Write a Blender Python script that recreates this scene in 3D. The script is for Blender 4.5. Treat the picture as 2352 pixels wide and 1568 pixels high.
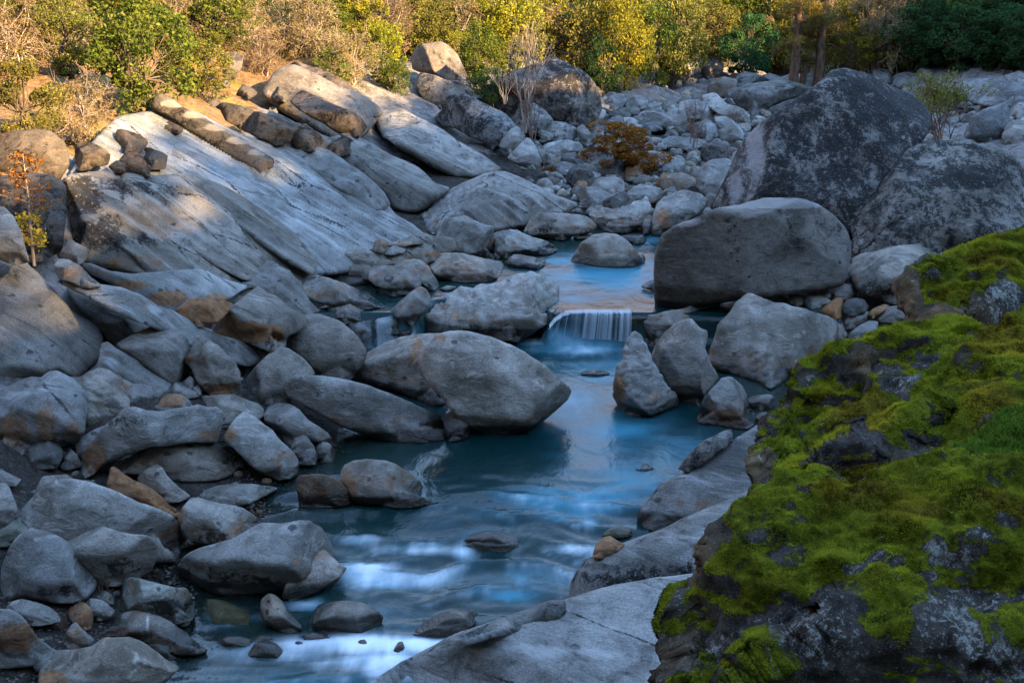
import bpy, math, random
import numpy as np
from mathutils import Vector, Euler
from mathutils.geometry import delaunay_2d_cdt
from mathutils.bvhtree import BVHTree

scene = bpy.context.scene
for _o in list(bpy.data.objects):
    bpy.data.objects.remove(_o)

# ------------------------------------------------------------------ camera
W, H_PX, FOC = 2352.0, 1568.0, 2839.0      # working units: the photograph at 2352 x 1568
CAM_H, PITCH = 9.0, math.radians(15.4)
cam_data = bpy.data.cameras.new('camera')
cam_data.sensor_width = 36.0
cam_data.lens = 36.0 * FOC / W
cam_data.clip_start = 0.1
cam_data.clip_end = 2000
cam = bpy.data.objects.new('camera', cam_data)
cam.location = (0, 0, CAM_H)
cam.rotation_euler = (math.pi / 2 - PITCH, 0, 0)
scene.collection.objects.link(cam)
scene.camera = cam

# ------------------------------------------------------------------ world, sun, exposure
SUN_AZ, SUN_EL = math.radians(52), math.radians(24)       # azimuth from "behind the camera" towards the right
SUN_DIR = np.array([math.sin(SUN_AZ) * math.cos(SUN_EL), -math.cos(SUN_AZ) * math.cos(SUN_EL), math.sin(SUN_EL)])
world = bpy.data.worlds.new('World')
scene.world = world
world.use_nodes = True
_n = world.node_tree.nodes
_bg = _n['Background']
_sky = _n.new('ShaderNodeTexSky')
_sky.sky_type = 'NISHITA'
_sky.sun_disc = False
_sky.sun_elevation = SUN_EL
_sky.sun_rotation = math.atan2(SUN_DIR[0], SUN_DIR[1])
_sky.air_density = 1.0
_sky.dust_density = 0.1
_sky.ozone_density = 1.4
world.node_tree.links.new(_sky.outputs[0], _bg.inputs[0])
_bg.inputs[1].default_value = 0.15
sun_data = bpy.data.lights.new('sun', 'SUN')
sun_data.energy = 3.8
sun_data.angle = math.radians(0.55)
sun_data.color = (1.0, 0.68, 0.34)
sun = bpy.data.objects.new('sun', sun_data)
sun.rotation_euler = Vector((-SUN_DIR[0], -SUN_DIR[1], -SUN_DIR[2])).to_track_quat('-Z', 'Y').to_euler()
sun.location = (60, -30, 60)
scene.collection.objects.link(sun)
vs = scene.view_settings
vs.view_transform = 'Standard'
vs.look = 'None'
vs.exposure = 2.8
vs.gamma = 1.0
scene.cycles.max_bounces = 6
scene.cycles.diffuse_bounces = 1
scene.cycles.glossy_bounces = 3
scene.cycles.transparent_max_bounces = 12

# ------------------------------------------------------------------ projection helpers
CA, SA = math.cos(PITCH), math.sin(PITCH)
CAMP = np.array([0.0, 0.0, CAM_H])
def rays(u, v):
    u = np.asarray(u, float); v = np.asarray(v, float)
    a = (u - W / 2) / FOC; b = (H_PX / 2 - v) / FOC
    return np.stack([a, CA + b * SA, -SA + b * CA], -1)
def at_y(u, v, y):
    d = rays(u, v); return CAMP + d * (y / d[1])
def at_z(u, v, z):
    d = rays(u, v); return CAMP + d * ((z - CAM_H) / d[2])
REG = {'Z': (0, 0, 1.0), 'A': (0, 0, .3359), 'B': (784, 0, .3359), 'C': (1568, 0, .3359),
       'D': (0, 520.6, .3359), 'E': (784, 520.6, .3359), 'F': (1568, 520.6, .3359),
       'G': (0, 1041.2, .3359), 'H': (784, 1041.2, .3359), 'I': (1568, 1041.2, .3359)}

# ------------------------------------------------------------------ noise
def _hash(ix, iy, iz, seed):
    h = (ix * 374761393 + iy * 668265263 + iz * 2147483647 + seed * 144665) & 0xFFFFFFFF
    h = ((h ^ (h >> 13)) * 1274126177) & 0xFFFFFFFF
    h = ((h ^ (h >> 16)) * 2246822519) & 0xFFFFFFFF
    return ((h ^ (h >> 15)) & 0xFFFFFF) / float(0xFFFFFF)
def vnoise(p, seed=0):
    p = np.asarray(p, float); i = np.floor(p).astype(np.int64); f = p - i
    f = f * f * f * (f * (f * 6 - 15) + 10)
    r = 0
    for dx in (0, 1):
        wx = f[:, 0] if dx else 1 - f[:, 0]
        for dy in (0, 1):
            wy = f[:, 1] if dy else 1 - f[:, 1]
            for dz in (0, 1):
                wz = f[:, 2] if dz else 1 - f[:, 2]
                r = r + wx * wy * wz * _hash(i[:, 0] + dx, i[:, 1] + dy, i[:, 2] + dz, seed)
    return r * 2 - 1
def fbm(p, oct=4, seed=0, gain=.5, lac=2.03):
    r = 0; a = 1.0; q = np.array(p, float); s = 0
    for k in range(oct):
        r = r + a * vnoise(q + 17.3 * k, seed + k * 7); s += a; a *= gain; q = q * lac
    return r / s
def ridged(p, oct=3, seed=0):
    r = 0; a = 1.0; q = np.array(p, float); s = 0
    for k in range(oct):
        r = r + a * (1 - 2 * np.abs(vnoise(q + 9.1 * k, seed + k * 5))); s += a; a *= .5; q = q * 2.1
    return r / s
def worley(p, seed=0):
    p = np.asarray(p, float); b = np.floor(p - .5).astype(np.int64); d = np.full(len(p), 9.0)
    for dx in (0, 1):
        for dy in (0, 1):
            for dz in (0, 1):
                i, j, k = b[:, 0] + dx, b[:, 1] + dy, b[:, 2] + dz
                q = np.stack([i + .15 + .7 * _hash(i, j, k, seed), j + .15 + .7 * _hash(i, j, k, seed + 91), k + .15 + .7 * _hash(i, j, k, seed + 173)], -1)
                d = np.minimum(d, ((q - p) ** 2).sum(-1))
    return np.sqrt(d)
def smooth01(x):
    x = np.clip(x, 0, 1); return x * x * (3 - 2 * x)

# ------------------------------------------------------------------ objects
C = scene.collection
def link_mesh(name, verts, faces, mat, parent=None, smooth=True, loc=None):
    me = bpy.data.meshes.new(name)
    verts = np.asarray(verts, float)
    if loc is not None: verts = verts - np.asarray(loc)
    if isinstance(faces, np.ndarray):
        n, k = faces.shape
        me.vertices.add(len(verts)); me.vertices.foreach_set('co', verts.astype(np.float32).ravel())
        me.loops.add(n * k); me.loops.foreach_set('vertex_index', faces.astype(np.int32).ravel())
        me.polygons.add(n)
        me.polygons.foreach_set('loop_start', np.arange(0, n * k, k, dtype=np.int32))
        me.update(calc_edges=True); me.validate()
    else:
        me.from_pydata(verts.tolist(), [], [list(f) for f in faces]); me.update()
    if smooth and len(me.polygons):
        me.polygons.foreach_set('use_smooth', np.ones(len(me.polygons), bool))
    if mat is not None: me.materials.append(mat)
    o = bpy.data.objects.new(name, me); C.objects.link(o)
    if loc is not None: o.location = loc
    if parent is not None: o.parent = parent
    return o
def empty(name, loc=(0, 0, 0), parent=None):
    o = bpy.data.objects.new(name, None); C.objects.link(o); o.location = loc
    o.empty_display_size = .1
    if parent is not None: o.parent = parent
    return o
LABELS = {}
def tag(o, label=None, cat=None, group=None, kind=None):
    if label: o['label'] = label
    if cat: o['category'] = cat
    if group: o['group'] = group
    if kind: o['kind'] = kind
    return o
def attr(o, name, vals):
    vals = np.asarray(vals, np.float32)
    me = o.data
    if vals.ndim == 1:
        a = me.attributes.new(name, 'FLOAT', 'POINT'); a.data.foreach_set('value', vals)
    else:
        a = me.attributes.new(name, 'FLOAT_COLOR', 'POINT'); a.data.foreach_set('color', vals.ravel())
def grid_faces(nx, ny):
    i = np.arange(nx * ny).reshape(ny, nx)
    return np.stack([i[:-1, :-1], i[:-1, 1:], i[1:, 1:], i[1:, :-1]], -1).reshape(-1, 4)
# ------------------------------------------------------------------ materials
class NT:
    def __init__(self, name):
        self.m = bpy.data.materials.new(name); self.m.use_nodes = True
        self.t = self.m.node_tree; self.t.nodes.clear()
        self.out = self.t.nodes.new('ShaderNodeOutputMaterial')
    def n(self, typ, **kw):
        nd = self.t.nodes.new('ShaderNode' + typ)
        for k, v in kw.items():
            if k in nd.inputs.keys() if hasattr(nd.inputs, 'keys') else False: self.set(nd.inputs[k], v)
            else: setattr(nd, k, v)
        return nd
    def set(self, sock, v):
        if isinstance(v, bpy.types.NodeSocket): self.t.links.new(v, sock)
        elif isinstance(v, (tuple, list)) and len(v) == 3 and sock.type == 'RGBA': sock.default_value = (*v, 1)
        else: sock.default_value = v
    def math(self, op, a, b=0.0, c=None, clamp=False):
        nd = self.t.nodes.new('ShaderNodeMath'); nd.operation = op; nd.use_clamp = clamp
        self.set(nd.inputs[0], a); self.set(nd.inputs[1], b)
        if c is not None: self.set(nd.inputs[2], c)
        return nd.outputs[0]
    def mix(self, fac, a, b, blend='MIX'):
        nd = self.t.nodes.new('ShaderNodeMix'); nd.data_type = 'RGBA'; nd.blend_type = blend
        self.set(nd.inputs[0], fac); self.set(nd.inputs[6], a); self.set(nd.inputs[7], b)
        return nd.outputs[2]
    def ramp(self, fac, lo, hi, a=0.0, b=1.0):
        nd = self.t.nodes.new('ShaderNodeMapRange'); nd.interpolation_type = 'SMOOTHSTEP'
        self.set(nd.inputs[0], fac); self.set(nd.inputs[1], lo); self.set(nd.inputs[2], hi)
        self.set(nd.inputs[3], a); self.set(nd.inputs[4], b)
        return nd.outputs[0]
    def coords(self): return self.t.nodes.new('ShaderNodeTexCoord').outputs['Object']
    def geo(self): return self.t.nodes.new('ShaderNodeNewGeometry')
    def mapping(self, vec, scale=(1, 1, 1), rot=(0, 0, 0), loc=(0, 0, 0)):
        nd = self.t.nodes.new('ShaderNodeMapping'); self.set(nd.inputs[0], vec)
        nd.inputs['Scale'].default_value = scale; nd.inputs['Rotation'].default_value = rot; nd.inputs['Location'].default_value = loc
        return nd.outputs[0]
    def noise(self, vec, scale, detail=4.0, rough=.55, dist=0.0, out=0):
        nd = self.t.nodes.new('ShaderNodeTexNoise'); self.set(nd.inputs['Vector'], vec)
        nd.inputs['Scale'].default_value = scale; nd.inputs['Detail'].default_value = detail
        nd.inputs['Roughness'].default_value = rough; nd.inputs['Distortion'].default_value = dist
        return nd.outputs[out]
    def voronoi(self, vec, scale, feature='F1', rnd=1.0, out=0):
        nd = self.t.nodes.new('ShaderNodeTexVoronoi'); nd.feature = feature; self.set(nd.inputs['Vector'], vec)
        nd.inputs['Scale'].default_value = scale; nd.inputs['Randomness'].default_value = rnd
        return nd.outputs[out]
    def bump(self, height, strength, dist, normal=None):
        nd = self.t.nodes.new('ShaderNodeBump'); self.set(nd.inputs['Height'], height)
        nd.inputs['Strength'].default_value = strength; nd.inputs['Distance'].default_value = dist
        if normal is not None: self.set(nd.inputs['Normal'], normal)
        return nd.outputs[0]
    def attr(self, name, typ='GEOMETRY'):
        nd = self.t.nodes.new('ShaderNodeAttribute'); nd.attribute_name = name; nd.attribute_type = typ
        return nd
    def sep(self, col):
        nd = self.t.nodes.new('ShaderNodeSeparateColor'); self.set(nd.inputs[0], col)
        return nd.outputs
    def principled(self, **kw):
        nd = self.t.nodes.new('ShaderNodeBsdfPrincipled')
        for k, v in kw.items(): self.set(nd.inputs[k.replace('_', ' ')], v)
        return nd.outputs[0]
    def mixsh(self, fac, a, b):
        nd = self.t.nodes.new('ShaderNodeMixShader'); self.set(nd.inputs[0], fac); self.set(nd.inputs[1], a); self.set(nd.inputs[2], b)
        return nd.outputs[0]
    def done(self, sh): self.t.links.new(sh, self.out.inputs[0]); return self.m

_p1 = at_y(280, 300, 38.5); _p2 = at_y(880, 570, 36.5)
BED_S = (_p2 - _p1) / np.linalg.norm(_p2 - _p1)
BED_N = np.array([math.sin(.56) * math.cos(.9), -math.cos(.56) * math.cos(.9), math.sin(.9)])
BED_Q = np.cross(BED_S, BED_N); BED_Q /= np.linalg.norm(BED_Q)
def rock_material(name, base_a, base_b, strata=(1, 1, 1), fine=34.0, bump=1.0, scale=1.0, bedded=False):
    """granite: speckle, mottling, rust stain, dark lichen, wet band, pale scour; 'mask' = stain, lichen, wet, pale; 'tint' per rock"""
    k = NT(name); co = k.coords()
    mk = k.attr('mask'); st, li, we = k.sep(mk.outputs['Color'])[:3]; pale = mk.outputs['Alpha']
    tint = k.attr('tint').outputs['Color']
    big = k.noise(co, .5 * scale, 3, .6, .5)
    med = k.noise(co, 2.1 * scale, 5, .62, .5)
    grain = k.noise(co, fine * scale, 2, .75)
    if bedded:                                            # veins and streaks follow the bedding of the bank
        pos = k.geo().outputs['Position']
        def dot(v):
            nd = k.t.nodes.new('ShaderNodeVectorMath'); nd.operation = 'DOT_PRODUCT'; k.set(nd.inputs[0], pos); nd.inputs[1].default_value = v; return nd.outputs['Value']
        cb = k.t.nodes.new('ShaderNodeCombineXYZ'); k.set(cb.inputs[0], dot([c * .22 for c in BED_S])); k.set(cb.inputs[1], dot([c * 1.9 for c in BED_Q])); k.set(cb.inputs[2], dot([c * 1.0 for c in BED_N]))
        lines = k.noise(cb.outputs[0], 1.8 * scale, 6, .66, .5)
    else: lines = k.noise(k.mapping(co, strata, (.35, .2, .6)), 2.6 * scale, 5, .66, 1.0)
    ln = k.noise(co, 7.5 * scale, 5, .74, .3)
    col = k.mix(k.ramp(big, .34, .66), base_a, base_b)
    col = k.mix(k.ramp(med, .42, .72, 0, .5 if not bedded else .7), col, tuple(c * .40 for c in base_a))
    col = k.mix(k.ramp(lines, .52, .70, 0, .5 if not bedded else .55), col, tuple(min(1, c * (1.45 if not bedded else 1.25)) for c in base_b))
    col = k.mix(k.ramp(lines, .33, .44, .5 if not bedded else .6, 0), col, tuple(c * .26 for c in base_a))
    col = k.mix(k.ramp(ln, .56, .70, 0, .30), col, tuple(c * .4 for c in base_a))
    col = k.mix(k.ramp(grain, .25, .60, .42, .0), col, (.05, .048, .046))
    col = k.mix(k.ramp(grain, .58, .80, 0, .35), col, (.60, .58, .55))
    # dark inclusions
    vd = k.voronoi(k.mapping(co, (1, 1, 1.7), (.3, .5, .2)), 1.3 * scale)
    wob = k.math('ADD', vd, k.math('MULTIPLY', k.math('SUBTRACT', ln, .5), .22))
    col = k.mix(k.ramp(wob, .085, .10, .8, 0), col, (.045, .047, .05))
    if bedded:                                            # open joints along and across the bedding
        jo = k.voronoi(k.mapping(cb.outputs[0], (1.3, .55, .4)), .9, 'DISTANCE_TO_EDGE')
        jn = k.math('ADD', jo, k.math('MULTIPLY', k.math('SUBTRACT', ln, .5), .10))
        col = k.mix(k.math('MULTIPLY', k.ramp(jn, .003, .018, .85, 0), k.ramp(big, .42, .56)), col, (.015, .014, .012))
    # rust / tannin stain
    sm = k.ramp(k.math('ADD', k.math('ADD', st, k.math('MULTIPLY', k.math('SUBTRACT', med, .5), .9)), k.math('ADD', k.math('MULTIPLY', k.math('SUBTRACT', ln, .5), .7), k.math('MULTIPLY', k.math('SUBTRACT', lines, .5), .8))), .28, .62)
    rust = k.mix(k.ramp(ln, .35, .65), (.35, .165, .06), (.16, .078, .036))
    col = k.mix(k.math('MULTIPLY', sm, .74), col, rust)
    # lichen: black crust with pale rosettes
    lm = k.ramp(k.math('ADD', k.math('ADD', li, k.math('MULTIPLY', k.math('SUBTRACT', med, .5), 1.3)), k.math('MULTIPLY', k.math('SUBTRACT', ln, .5), 1.5)), .40, .62)
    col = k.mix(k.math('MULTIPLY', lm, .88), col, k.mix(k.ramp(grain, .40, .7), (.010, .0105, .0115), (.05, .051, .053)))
    col = k.mix(k.math('MULTIPLY', k.ramp(ln, .58, .66), k.math('MULTIPLY', li, 1.1), clamp=True), col, (.36, .35, .335))
    # pale scoured bands, and light painted on some tops and edges
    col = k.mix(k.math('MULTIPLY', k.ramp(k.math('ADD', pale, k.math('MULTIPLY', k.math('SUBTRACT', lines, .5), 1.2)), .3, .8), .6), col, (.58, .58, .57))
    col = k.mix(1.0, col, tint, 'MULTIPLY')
    # wet band, and shade painted on boulder undersides
    wm = k.ramp(k.math('ADD', we, k.math('MULTIPLY', k.math('SUBTRACT', med, .5), .5)), .3, .7)
    col = k.mix(wm, col, k.mix(1.0, col, (.22, .20, .17), 'MULTIPLY'))
    rough = k.math('SUBTRACT', .82, k.math('MULTIPLY', wm, .5))
    h = k.math('ADD', k.math('MULTIPLY', lines, 1.0), k.math('ADD', k.math('MULTIPLY', ln, .5), k.math('MULTIPLY', grain, .06)))
    nb = k.bump(h, .7 * bump, .07 / scale)
    return k.done(k.principled(Base_Color=col, Roughness=rough, Normal=nb, Specular_IOR_Level=k.math('ADD', .10, k.math('MULTIPLY', wm, .4))))

M = {}
M['granite'] = rock_material('granite', (.165, .152, .128), (.38, .366, .33), (1, 1, 2.4))
M['slab'] = rock_material('bedrock_granite', (.175, .167, .146), (.36, .355, .33), (.35, 1.6, 3.0), fine=28, bump=1.2, bedded=True)
M['far'] = rock_material('far_granite', (.165, .157, .14), (.38, .374, .35), (1, 1, 2.0), fine=20, bump=1.2, scale=.7)

def leaf_material(name, cols, trans=.35):
    k = NT(name)
    oi = k.t.nodes.new('ShaderNodeObjectInfo')
    rnd = k.attr('rnd').outputs['Fac']
    nz = k.noise(k.coords(), 2.2, 3, .6)
    f = k.math('ADD', k.math('MULTIPLY', rnd, .75), k.math('MULTIPLY', k.math('SUBTRACT', nz, .5), .9), clamp=True)
    cr = k.t.nodes.new('ShaderNodeValToRGB'); k.set(cr.inputs[0], f)
    e = cr.color_ramp.elements
    e[0].position = 0; e[0].color = (*cols[0], 1); e[1].position = 1; e[1].color = (*cols[-1], 1)
    for i, c in enumerate(cols[1:-1]):
        x = e.new((i + 1) / (len(cols) - 1)); x.color = (*c, 1)
    hsv = k.t.nodes.new('ShaderNodeHueSaturation')
    k.set(hsv.inputs['Hue'], k.math('ADD', .5, k.math('MULTIPLY', k.math('SUBTRACT', oi.outputs['Random'], .5), .035)))
    k.set(hsv.inputs['Value'], k.math('ADD', .85, k.math('MULTIPLY', oi.outputs['Random'], .3)))
    k.set(hsv.inputs['Color'], cr.outputs[0])
    d = k.t.nodes.new('ShaderNodeBsdfDiffuse'); k.set(d.inputs[0], hsv.outputs[0])
    tr = k.t.nodes.new('ShaderNodeBsdfTranslucent'); k.set(tr.inputs[0], hsv.outputs[0])
    return k.done(k.mixsh(trans, d.outputs[0], tr.outputs[0]))
LEAF = {
    'green': leaf_material('oak_leaves', [(.045, .065, .014), (.13, .155, .026), (.27, .265, .05)]),
    'olive': leaf_material('olive_leaves', [(0.074, 0.081, 0.022), (0.203, 0.189, 0.041), (0.351, 0.297, 0.068)]),
    'yellow': leaf_material('yellow_leaves', [(0.095, 0.108, 0.016), (0.270, 0.257, 0.027), (0.459, 0.365, 0.041)]),
    'tan': leaf_material('tan_leaves', [(0.121, 0.095, 0.047), (0.284, 0.209, 0.101), (0.459, 0.351, 0.189)]),
    'dark': leaf_material('evergreen_leaves', [(0.024, 0.054, 0.024), (0.047, 0.101, 0.034), (0.081, 0.149, 0.041)]),
    'rust': leaf_material('rust_leaves', [(.14, .055, .012), (.30, .125, .02), (.42, .20, .03)]),
    'gold': leaf_material('gold_leaves', [(0.405, 0.270, 0.027), (0.600, 0.486, 0.041), (0.600, 0.567, 0.068)]),
    'needle': leaf_material('pine_needles', [(0.081, 0.081, 0.020), (0.189, 0.155, 0.041), (0.365, 0.257, 0.081)]),
    'fern': leaf_material('fern_fronds', [(0.027, 0.135, 0.027), (0.068, 0.270, 0.054), (0.108, 0.351, 0.068)]),
}
def bark(name, a, b):
    k = NT(name); co = k.coords()
    n = k.noise(k.mapping(co, (1, 1, .25)), 9, 5, .65, .5)
    return k.done(k.principled(Base_Color=k.mix(k.ramp(n, .35, .65), a, b), Roughness=.9, Normal=k.bump(n, .7, .03), Specular_IOR_Level=.15))
M['bark'] = bark('dark_bark', (.06, .045, .035), (.16, .12, .085))
M['palebark'] = bark('pale_bark', (.22, .17, .13), (.42, .34, .26))
M['pinebark'] = bark('pine_bark', (.05, .035, .025), (.15, .09, .055))
M['twig'] = bark('dry_twig', (.13, .07, .05), (.27, .17, .12))

def ground_material():
    """bank and bed: gravel by the river, grey bedrock on the bank, dry orange litter up the hill ('zone': r litter, g bedrock, b wet)"""
    k = NT('ground_cover'); co = k.coords()
    z = k.attr('zone'); li, be, we = k.sep(z.outputs['Color'])[:3]
    v = k.voronoi(co, 9.0, out=1); v2 = k.voronoi(co, 24.0, out=1); vd = k.voronoi(co, 9.0); vd2 = k.voronoi(co, 24.0)
    s1 = k.sep(v)[0]; s2 = k.sep(v2)[0]
    grav = k.mix(s1, (.022, .019, .016), (.13, .115, .10)); grav2 = k.mix(s2, (.016, .014, .012), (.085, .075, .066))
    n = k.noise(co, .8, 6, .65, .4)
    gcol = k.mix(k.ramp(n, .4, .6), grav, grav2)
    gcol = k.mix(k.ramp(vd, .02, .5, 0, .55), gcol, (.03, .026, .022))
    n2 = k.noise(co, 3.1, 8, .7, .5)
    lit = k.mix(k.ramp(n2, .3, .7), (.10, .055, .026), (.26, .165, .085))
    lit = k.mix(k.ramp(n, .52, .66, 0, .7), lit, (.17, .16, .035))
    bed = k.mix(k.ramp(n2, .3, .7), (.12, .108, .098), (.26, .245, .23))
    bed = k.mix(k.ramp(k.noise(co, 1.3, 8, .7), .5, .62, 0, .7), bed, (.06, .055, .05))
    col = k.mix(k.ramp(k.math('ADD', be, k.math('MULTIPLY', k.math('SUBTRACT', n2, .5), .8)), .35, .65), gcol, bed)
    col = k.mix(k.ramp(k.math('ADD', li, k.math('MULTIPLY', k.math('SUBTRACT', n2, .5), .9)), .35, .65), col, lit)
    col = k.mix(k.math('MULTIPLY', we, .9), col, k.mix(1.0, col, (.42, .40, .36), 'MULTIPLY'))
    h = k.math('ADD', k.math('MULTIPLY', vd, -.6), k.math('ADD', k.math('MULTIPLY', vd2, -.25), n2))
    return k.done(k.principled(Base_Color=col, Roughness=k.math('SUBTRACT', .92, k.math('MULTIPLY', we, .35)), Normal=k.bump(h, .8, .07), Specular_IOR_Level=.08))
M['ground'] = ground_material()

def water_material():
    """'wat': r = depth of water (0 shallow .. 1 deep), g = foam, b = blue-white aerated water"""
    k = NT('river_water'); co = k.coords()
    w = k.attr('wat'); dp, fo, ae = k.sep(w.outputs['Color'])[:3]
    flow = k.mapping(co, (1.0, .55, 1.0))
    n1 = k.noise(flow, 1.1, 4, .55, .6)
    n2 = k.noise(k.mapping(co, (1.6, .5, 1)), 2.3, 4, .55, .4)
    body = k.mix(dp, (.025, .045, .036), (.002, .021, .022))
    body = k.mix(k.ramp(ae, .0, 1.0, 0, .9), body, (.055, .235, .32))
    f = k.ramp(k.math('ADD', fo, k.math('MULTIPLY', k.math('SUBTRACT', n2, .5), k.math('ADD', .15, k.math('MULTIPLY', fo, .8)))), .12, 1.0)
    col = k.mix(f, body, (.80, .86, .90))
    nb = k.bump(k.math('ADD', n1, k.math('MULTIPLY', n2, .35)), .22, .25)
    water = k.principled(Base_Color=col, Roughness=k.math('ADD', .20, k.math('ADD', k.math('MULTIPLY', f, .4), k.math('MULTIPLY', ae, .18))), Normal=nb, IOR=1.33, Specular_IOR_Level=k.math('SUBTRACT', .42, k.math('MULTIPLY', ae, .30)))
    tr = k.t.nodes.new('ShaderNodeBsdfTransparent'); tr.inputs[0].default_value = (.62, .80, .76, 1)
    gl = k.t.nodes.new('ShaderNodeBsdfGlossy'); gl.inputs['Roughness'].default_value = .14; gl.inputs[0].default_value = (1, 1, 1, 1); k.set(gl.inputs['Normal'], nb)
    fr = k.t.nodes.new('ShaderNodeFresnel'); fr.inputs[0].default_value = 1.33; k.set(fr.inputs['Normal'], nb)
    clear = k.mixsh(fr.outputs[0], tr.outputs[0], gl.outputs[0])
    opa = k.math('MAXIMUM', k.ramp(dp, .02, .6, .12, .97), k.math('MAXIMUM', f, k.math('MULTIPLY', ae, .95)), clamp=True)
    return k.done(k.mixsh(opa, clear, water))
M['water'] = water_material()

def fall_material():
    k = NT('falling_water')
    t = k.attr('strand').outputs['Fac']
    s = k.principled(Base_Color=(.62, .72, .80), Roughness=.3, Specular_IOR_Level=.4)
    tr = k.t.nodes.new('ShaderNodeBsdfTransparent'); tr.inputs[0].default_value = (.80, .92, .95, 1)
    return k.done(k.mixsh(t, tr.outputs[0], s))
M['fall'] = fall_material()

def moss_rock_material():
    """'mask': r moss, g lichen, b bare brown, a gold moss"""
    k = NT('mossy_rock'); co = k.coords()
    mk = k.attr('mask'); mo, li, br = k.sep(mk.outputs['Color'])[:3]; go = mk.outputs['Alpha']
    n1 = k.noise(co, 1.6, 7, .65, .5); n2 = k.noise(co, 6, 8, .72, .4); n3 = k.noise(co, 28, 6, .75); n4 = k.noise(co, 90, 3, .7)
    stone = k.mix(k.ramp(n2, .35, .65), (.022, .021, .021), (.10, .095, .09))
    stone = k.mix(k.math('MULTIPLY', br, .9), stone, k.mix(k.ramp(n2, .3, .7), (.075, .05, .026), (.24, .165, .085)))
    # pale crustose lichen in broken patches
    lm = k.ramp(k.math('ADD', k.math('MULTIPLY', k.math('SUBTRACT', n3, .5), 2.6), k.math('ADD', k.math('MULTIPLY', li, .45), k.math('MULTIPLY', k.math('SUBTRACT', n2, .5), 1.6))), .42, .60)
    stone = k.mix(k.math('MULTIPLY', lm, .9), stone, k.mix(k.ramp(n4, .3, .7), (.16, .17, .15), (.50, .52, .47)))
    stone = k.mix(k.ramp(n4, .62, .70, 0, .8), stone, (.42, .42, .40))
    green = k.mix(k.ramp(n2, .3, .7), (.03, .036, .004), (.27, .30, .02))
    gold = k.mix(k.ramp(n3, .3, .7), (.06, .04, .006), (.25, .19, .018))
    mcol = k.mix(k.ramp(k.math('ADD', go, k.math('MULTIPLY', k.math('SUBTRACT', n1, .5), 1.4)), .3, .7), green, gold)
    mcol = k.mix(k.ramp(n3, .3, .62, .8, 0), mcol, (.03, .036, .005))
    mm = k.ramp(k.math('ADD', mo, k.math('ADD', k.math('MULTIPLY', k.math('SUBTRACT', n2, .5), 1.0), k.math('MULTIPLY', k.math('SUBTRACT', n3, .5), .9))), .42, .56)
    col = k.mix(mm, stone, mcol)
    h = k.math('ADD', k.math('MULTIPLY', n2, .9), k.math('ADD', k.math('MULTIPLY', n3, .55), k.math('ADD', k.math('MULTIPLY', n4, .25), k.math('MULTIPLY', mm, .5))))
    return k.done(k.principled(Base_Color=col, Roughness=.92, Normal=k.bump(h, .95, .06), Specular_IOR_Level=.05))
M['mossrock'] = moss_rock_material()
def tuft_material(name, cols):
    k = NT(name); r = k.attr('rnd').outputs['Fac']; g = k.attr('gold').outputs['Fac']
    a = k.mix(r, cols[0], cols[1]); b = k.mix(r, cols[2], cols[3])
    c = k.mix(g, a, b)
    d = k.t.nodes.new('ShaderNodeBsdfDiffuse'); k.set(d.inputs[0], c)
    tr = k.t.nodes.new('ShaderNodeBsdfTranslucent'); k.set(tr.inputs[0], c)
    return k.done(k.mixsh(.3, d.outputs[0], tr.outputs[0]))
M['moss'] = tuft_material('moss_tufts', [(.014, .018, .003), (.38, .43, .028), (.035, .022, .005), (.46, .35, .028)])
M['grass'] = tuft_material('green_grass', [(.02, .06, .006), (.13, .28, .022), (.20, .20, .04), (.42, .38, .10)])
# ------------------------------------------------------------------ water level along the river (flows towards the camera)
def water_level(y, x=None):
    y = np.asarray(y, float)
    if x is not None:                # the pool edge bends back behind the scalloped boulder
        x = np.asarray(x, float); y = np.where((y > 29) & (y < 36), y - 1.5 * smooth01((x + 2.5) / .5) * smooth01((.95 - x) / .35) * smooth01((35.5 - y) / 3), y)
    z = .50 * smooth01((y - 16.6) / 5.0)
    z = z + .78 * smooth01((y - 30.45) / .35)
    z = z + .25 * smooth01((y - 39.5) / 2.5)
    return z
def pw(u, v):                       # pixel on the water surface -> world point
    d = rays(u, v)
    y = 25.0
    for _ in range(30):
        t = (float(water_level(y)) - CAM_H) / d[2]; y = .5 * y + .5 * t * d[1]
    return CAMP + d * t

# ------------------------------------------------------------------ terrain control points
_ctrl = []
def cz(*pts):
    for u, v, z in pts: _ctrl.append(at_z(u, v, z))
def cy(*pts):
    for u, v, y in pts: _ctrl.append(at_y(u, v, y))
cz((1000, 1500, -.5), (1200, 1300, -.35), (1100, 1190, -.2), (1300, 1080, -.8), (1150, 1040, -.7), (1350, 880, -.6), (1380, 830, -.5),
   (800, 1250, -.15), (880, 1400, -.35), (1380, 1200, -.4), (1500, 1080, -.5), (600, 1560, -.2), (1300, 1400, -.1), (900, 1100, .1),
   (1380, 640, .85), (1400, 580, .8), (1530, 550, 1.0), (1300, 680, .9), (860, 690, 1.0), (1000, 680, .9),
   (600, 1150, .58), (200, 1500, .18), (100, 1400, .32), (350, 1290, .30), (-100, 1500, .4), (450, 1110, .66), (780, 1020, .58),
   (520, 1400, .05), (480, 1290, .2), (680, 1240, .35), (150, 1080, .62), (60, 1060, .66), (0, 1120, .8), (-200, 1200, 1.2), (250, 1040, .85),
   (650, 960, .9), (600, 900, 1.25), (330, 900, 1.55), (430, 800, 2.0), (120, 985, 1.2), (0, 1010, 1.3), (-300, 1000, 2.5), (660, 800, 1.4), (800, 860, .7))
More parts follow.
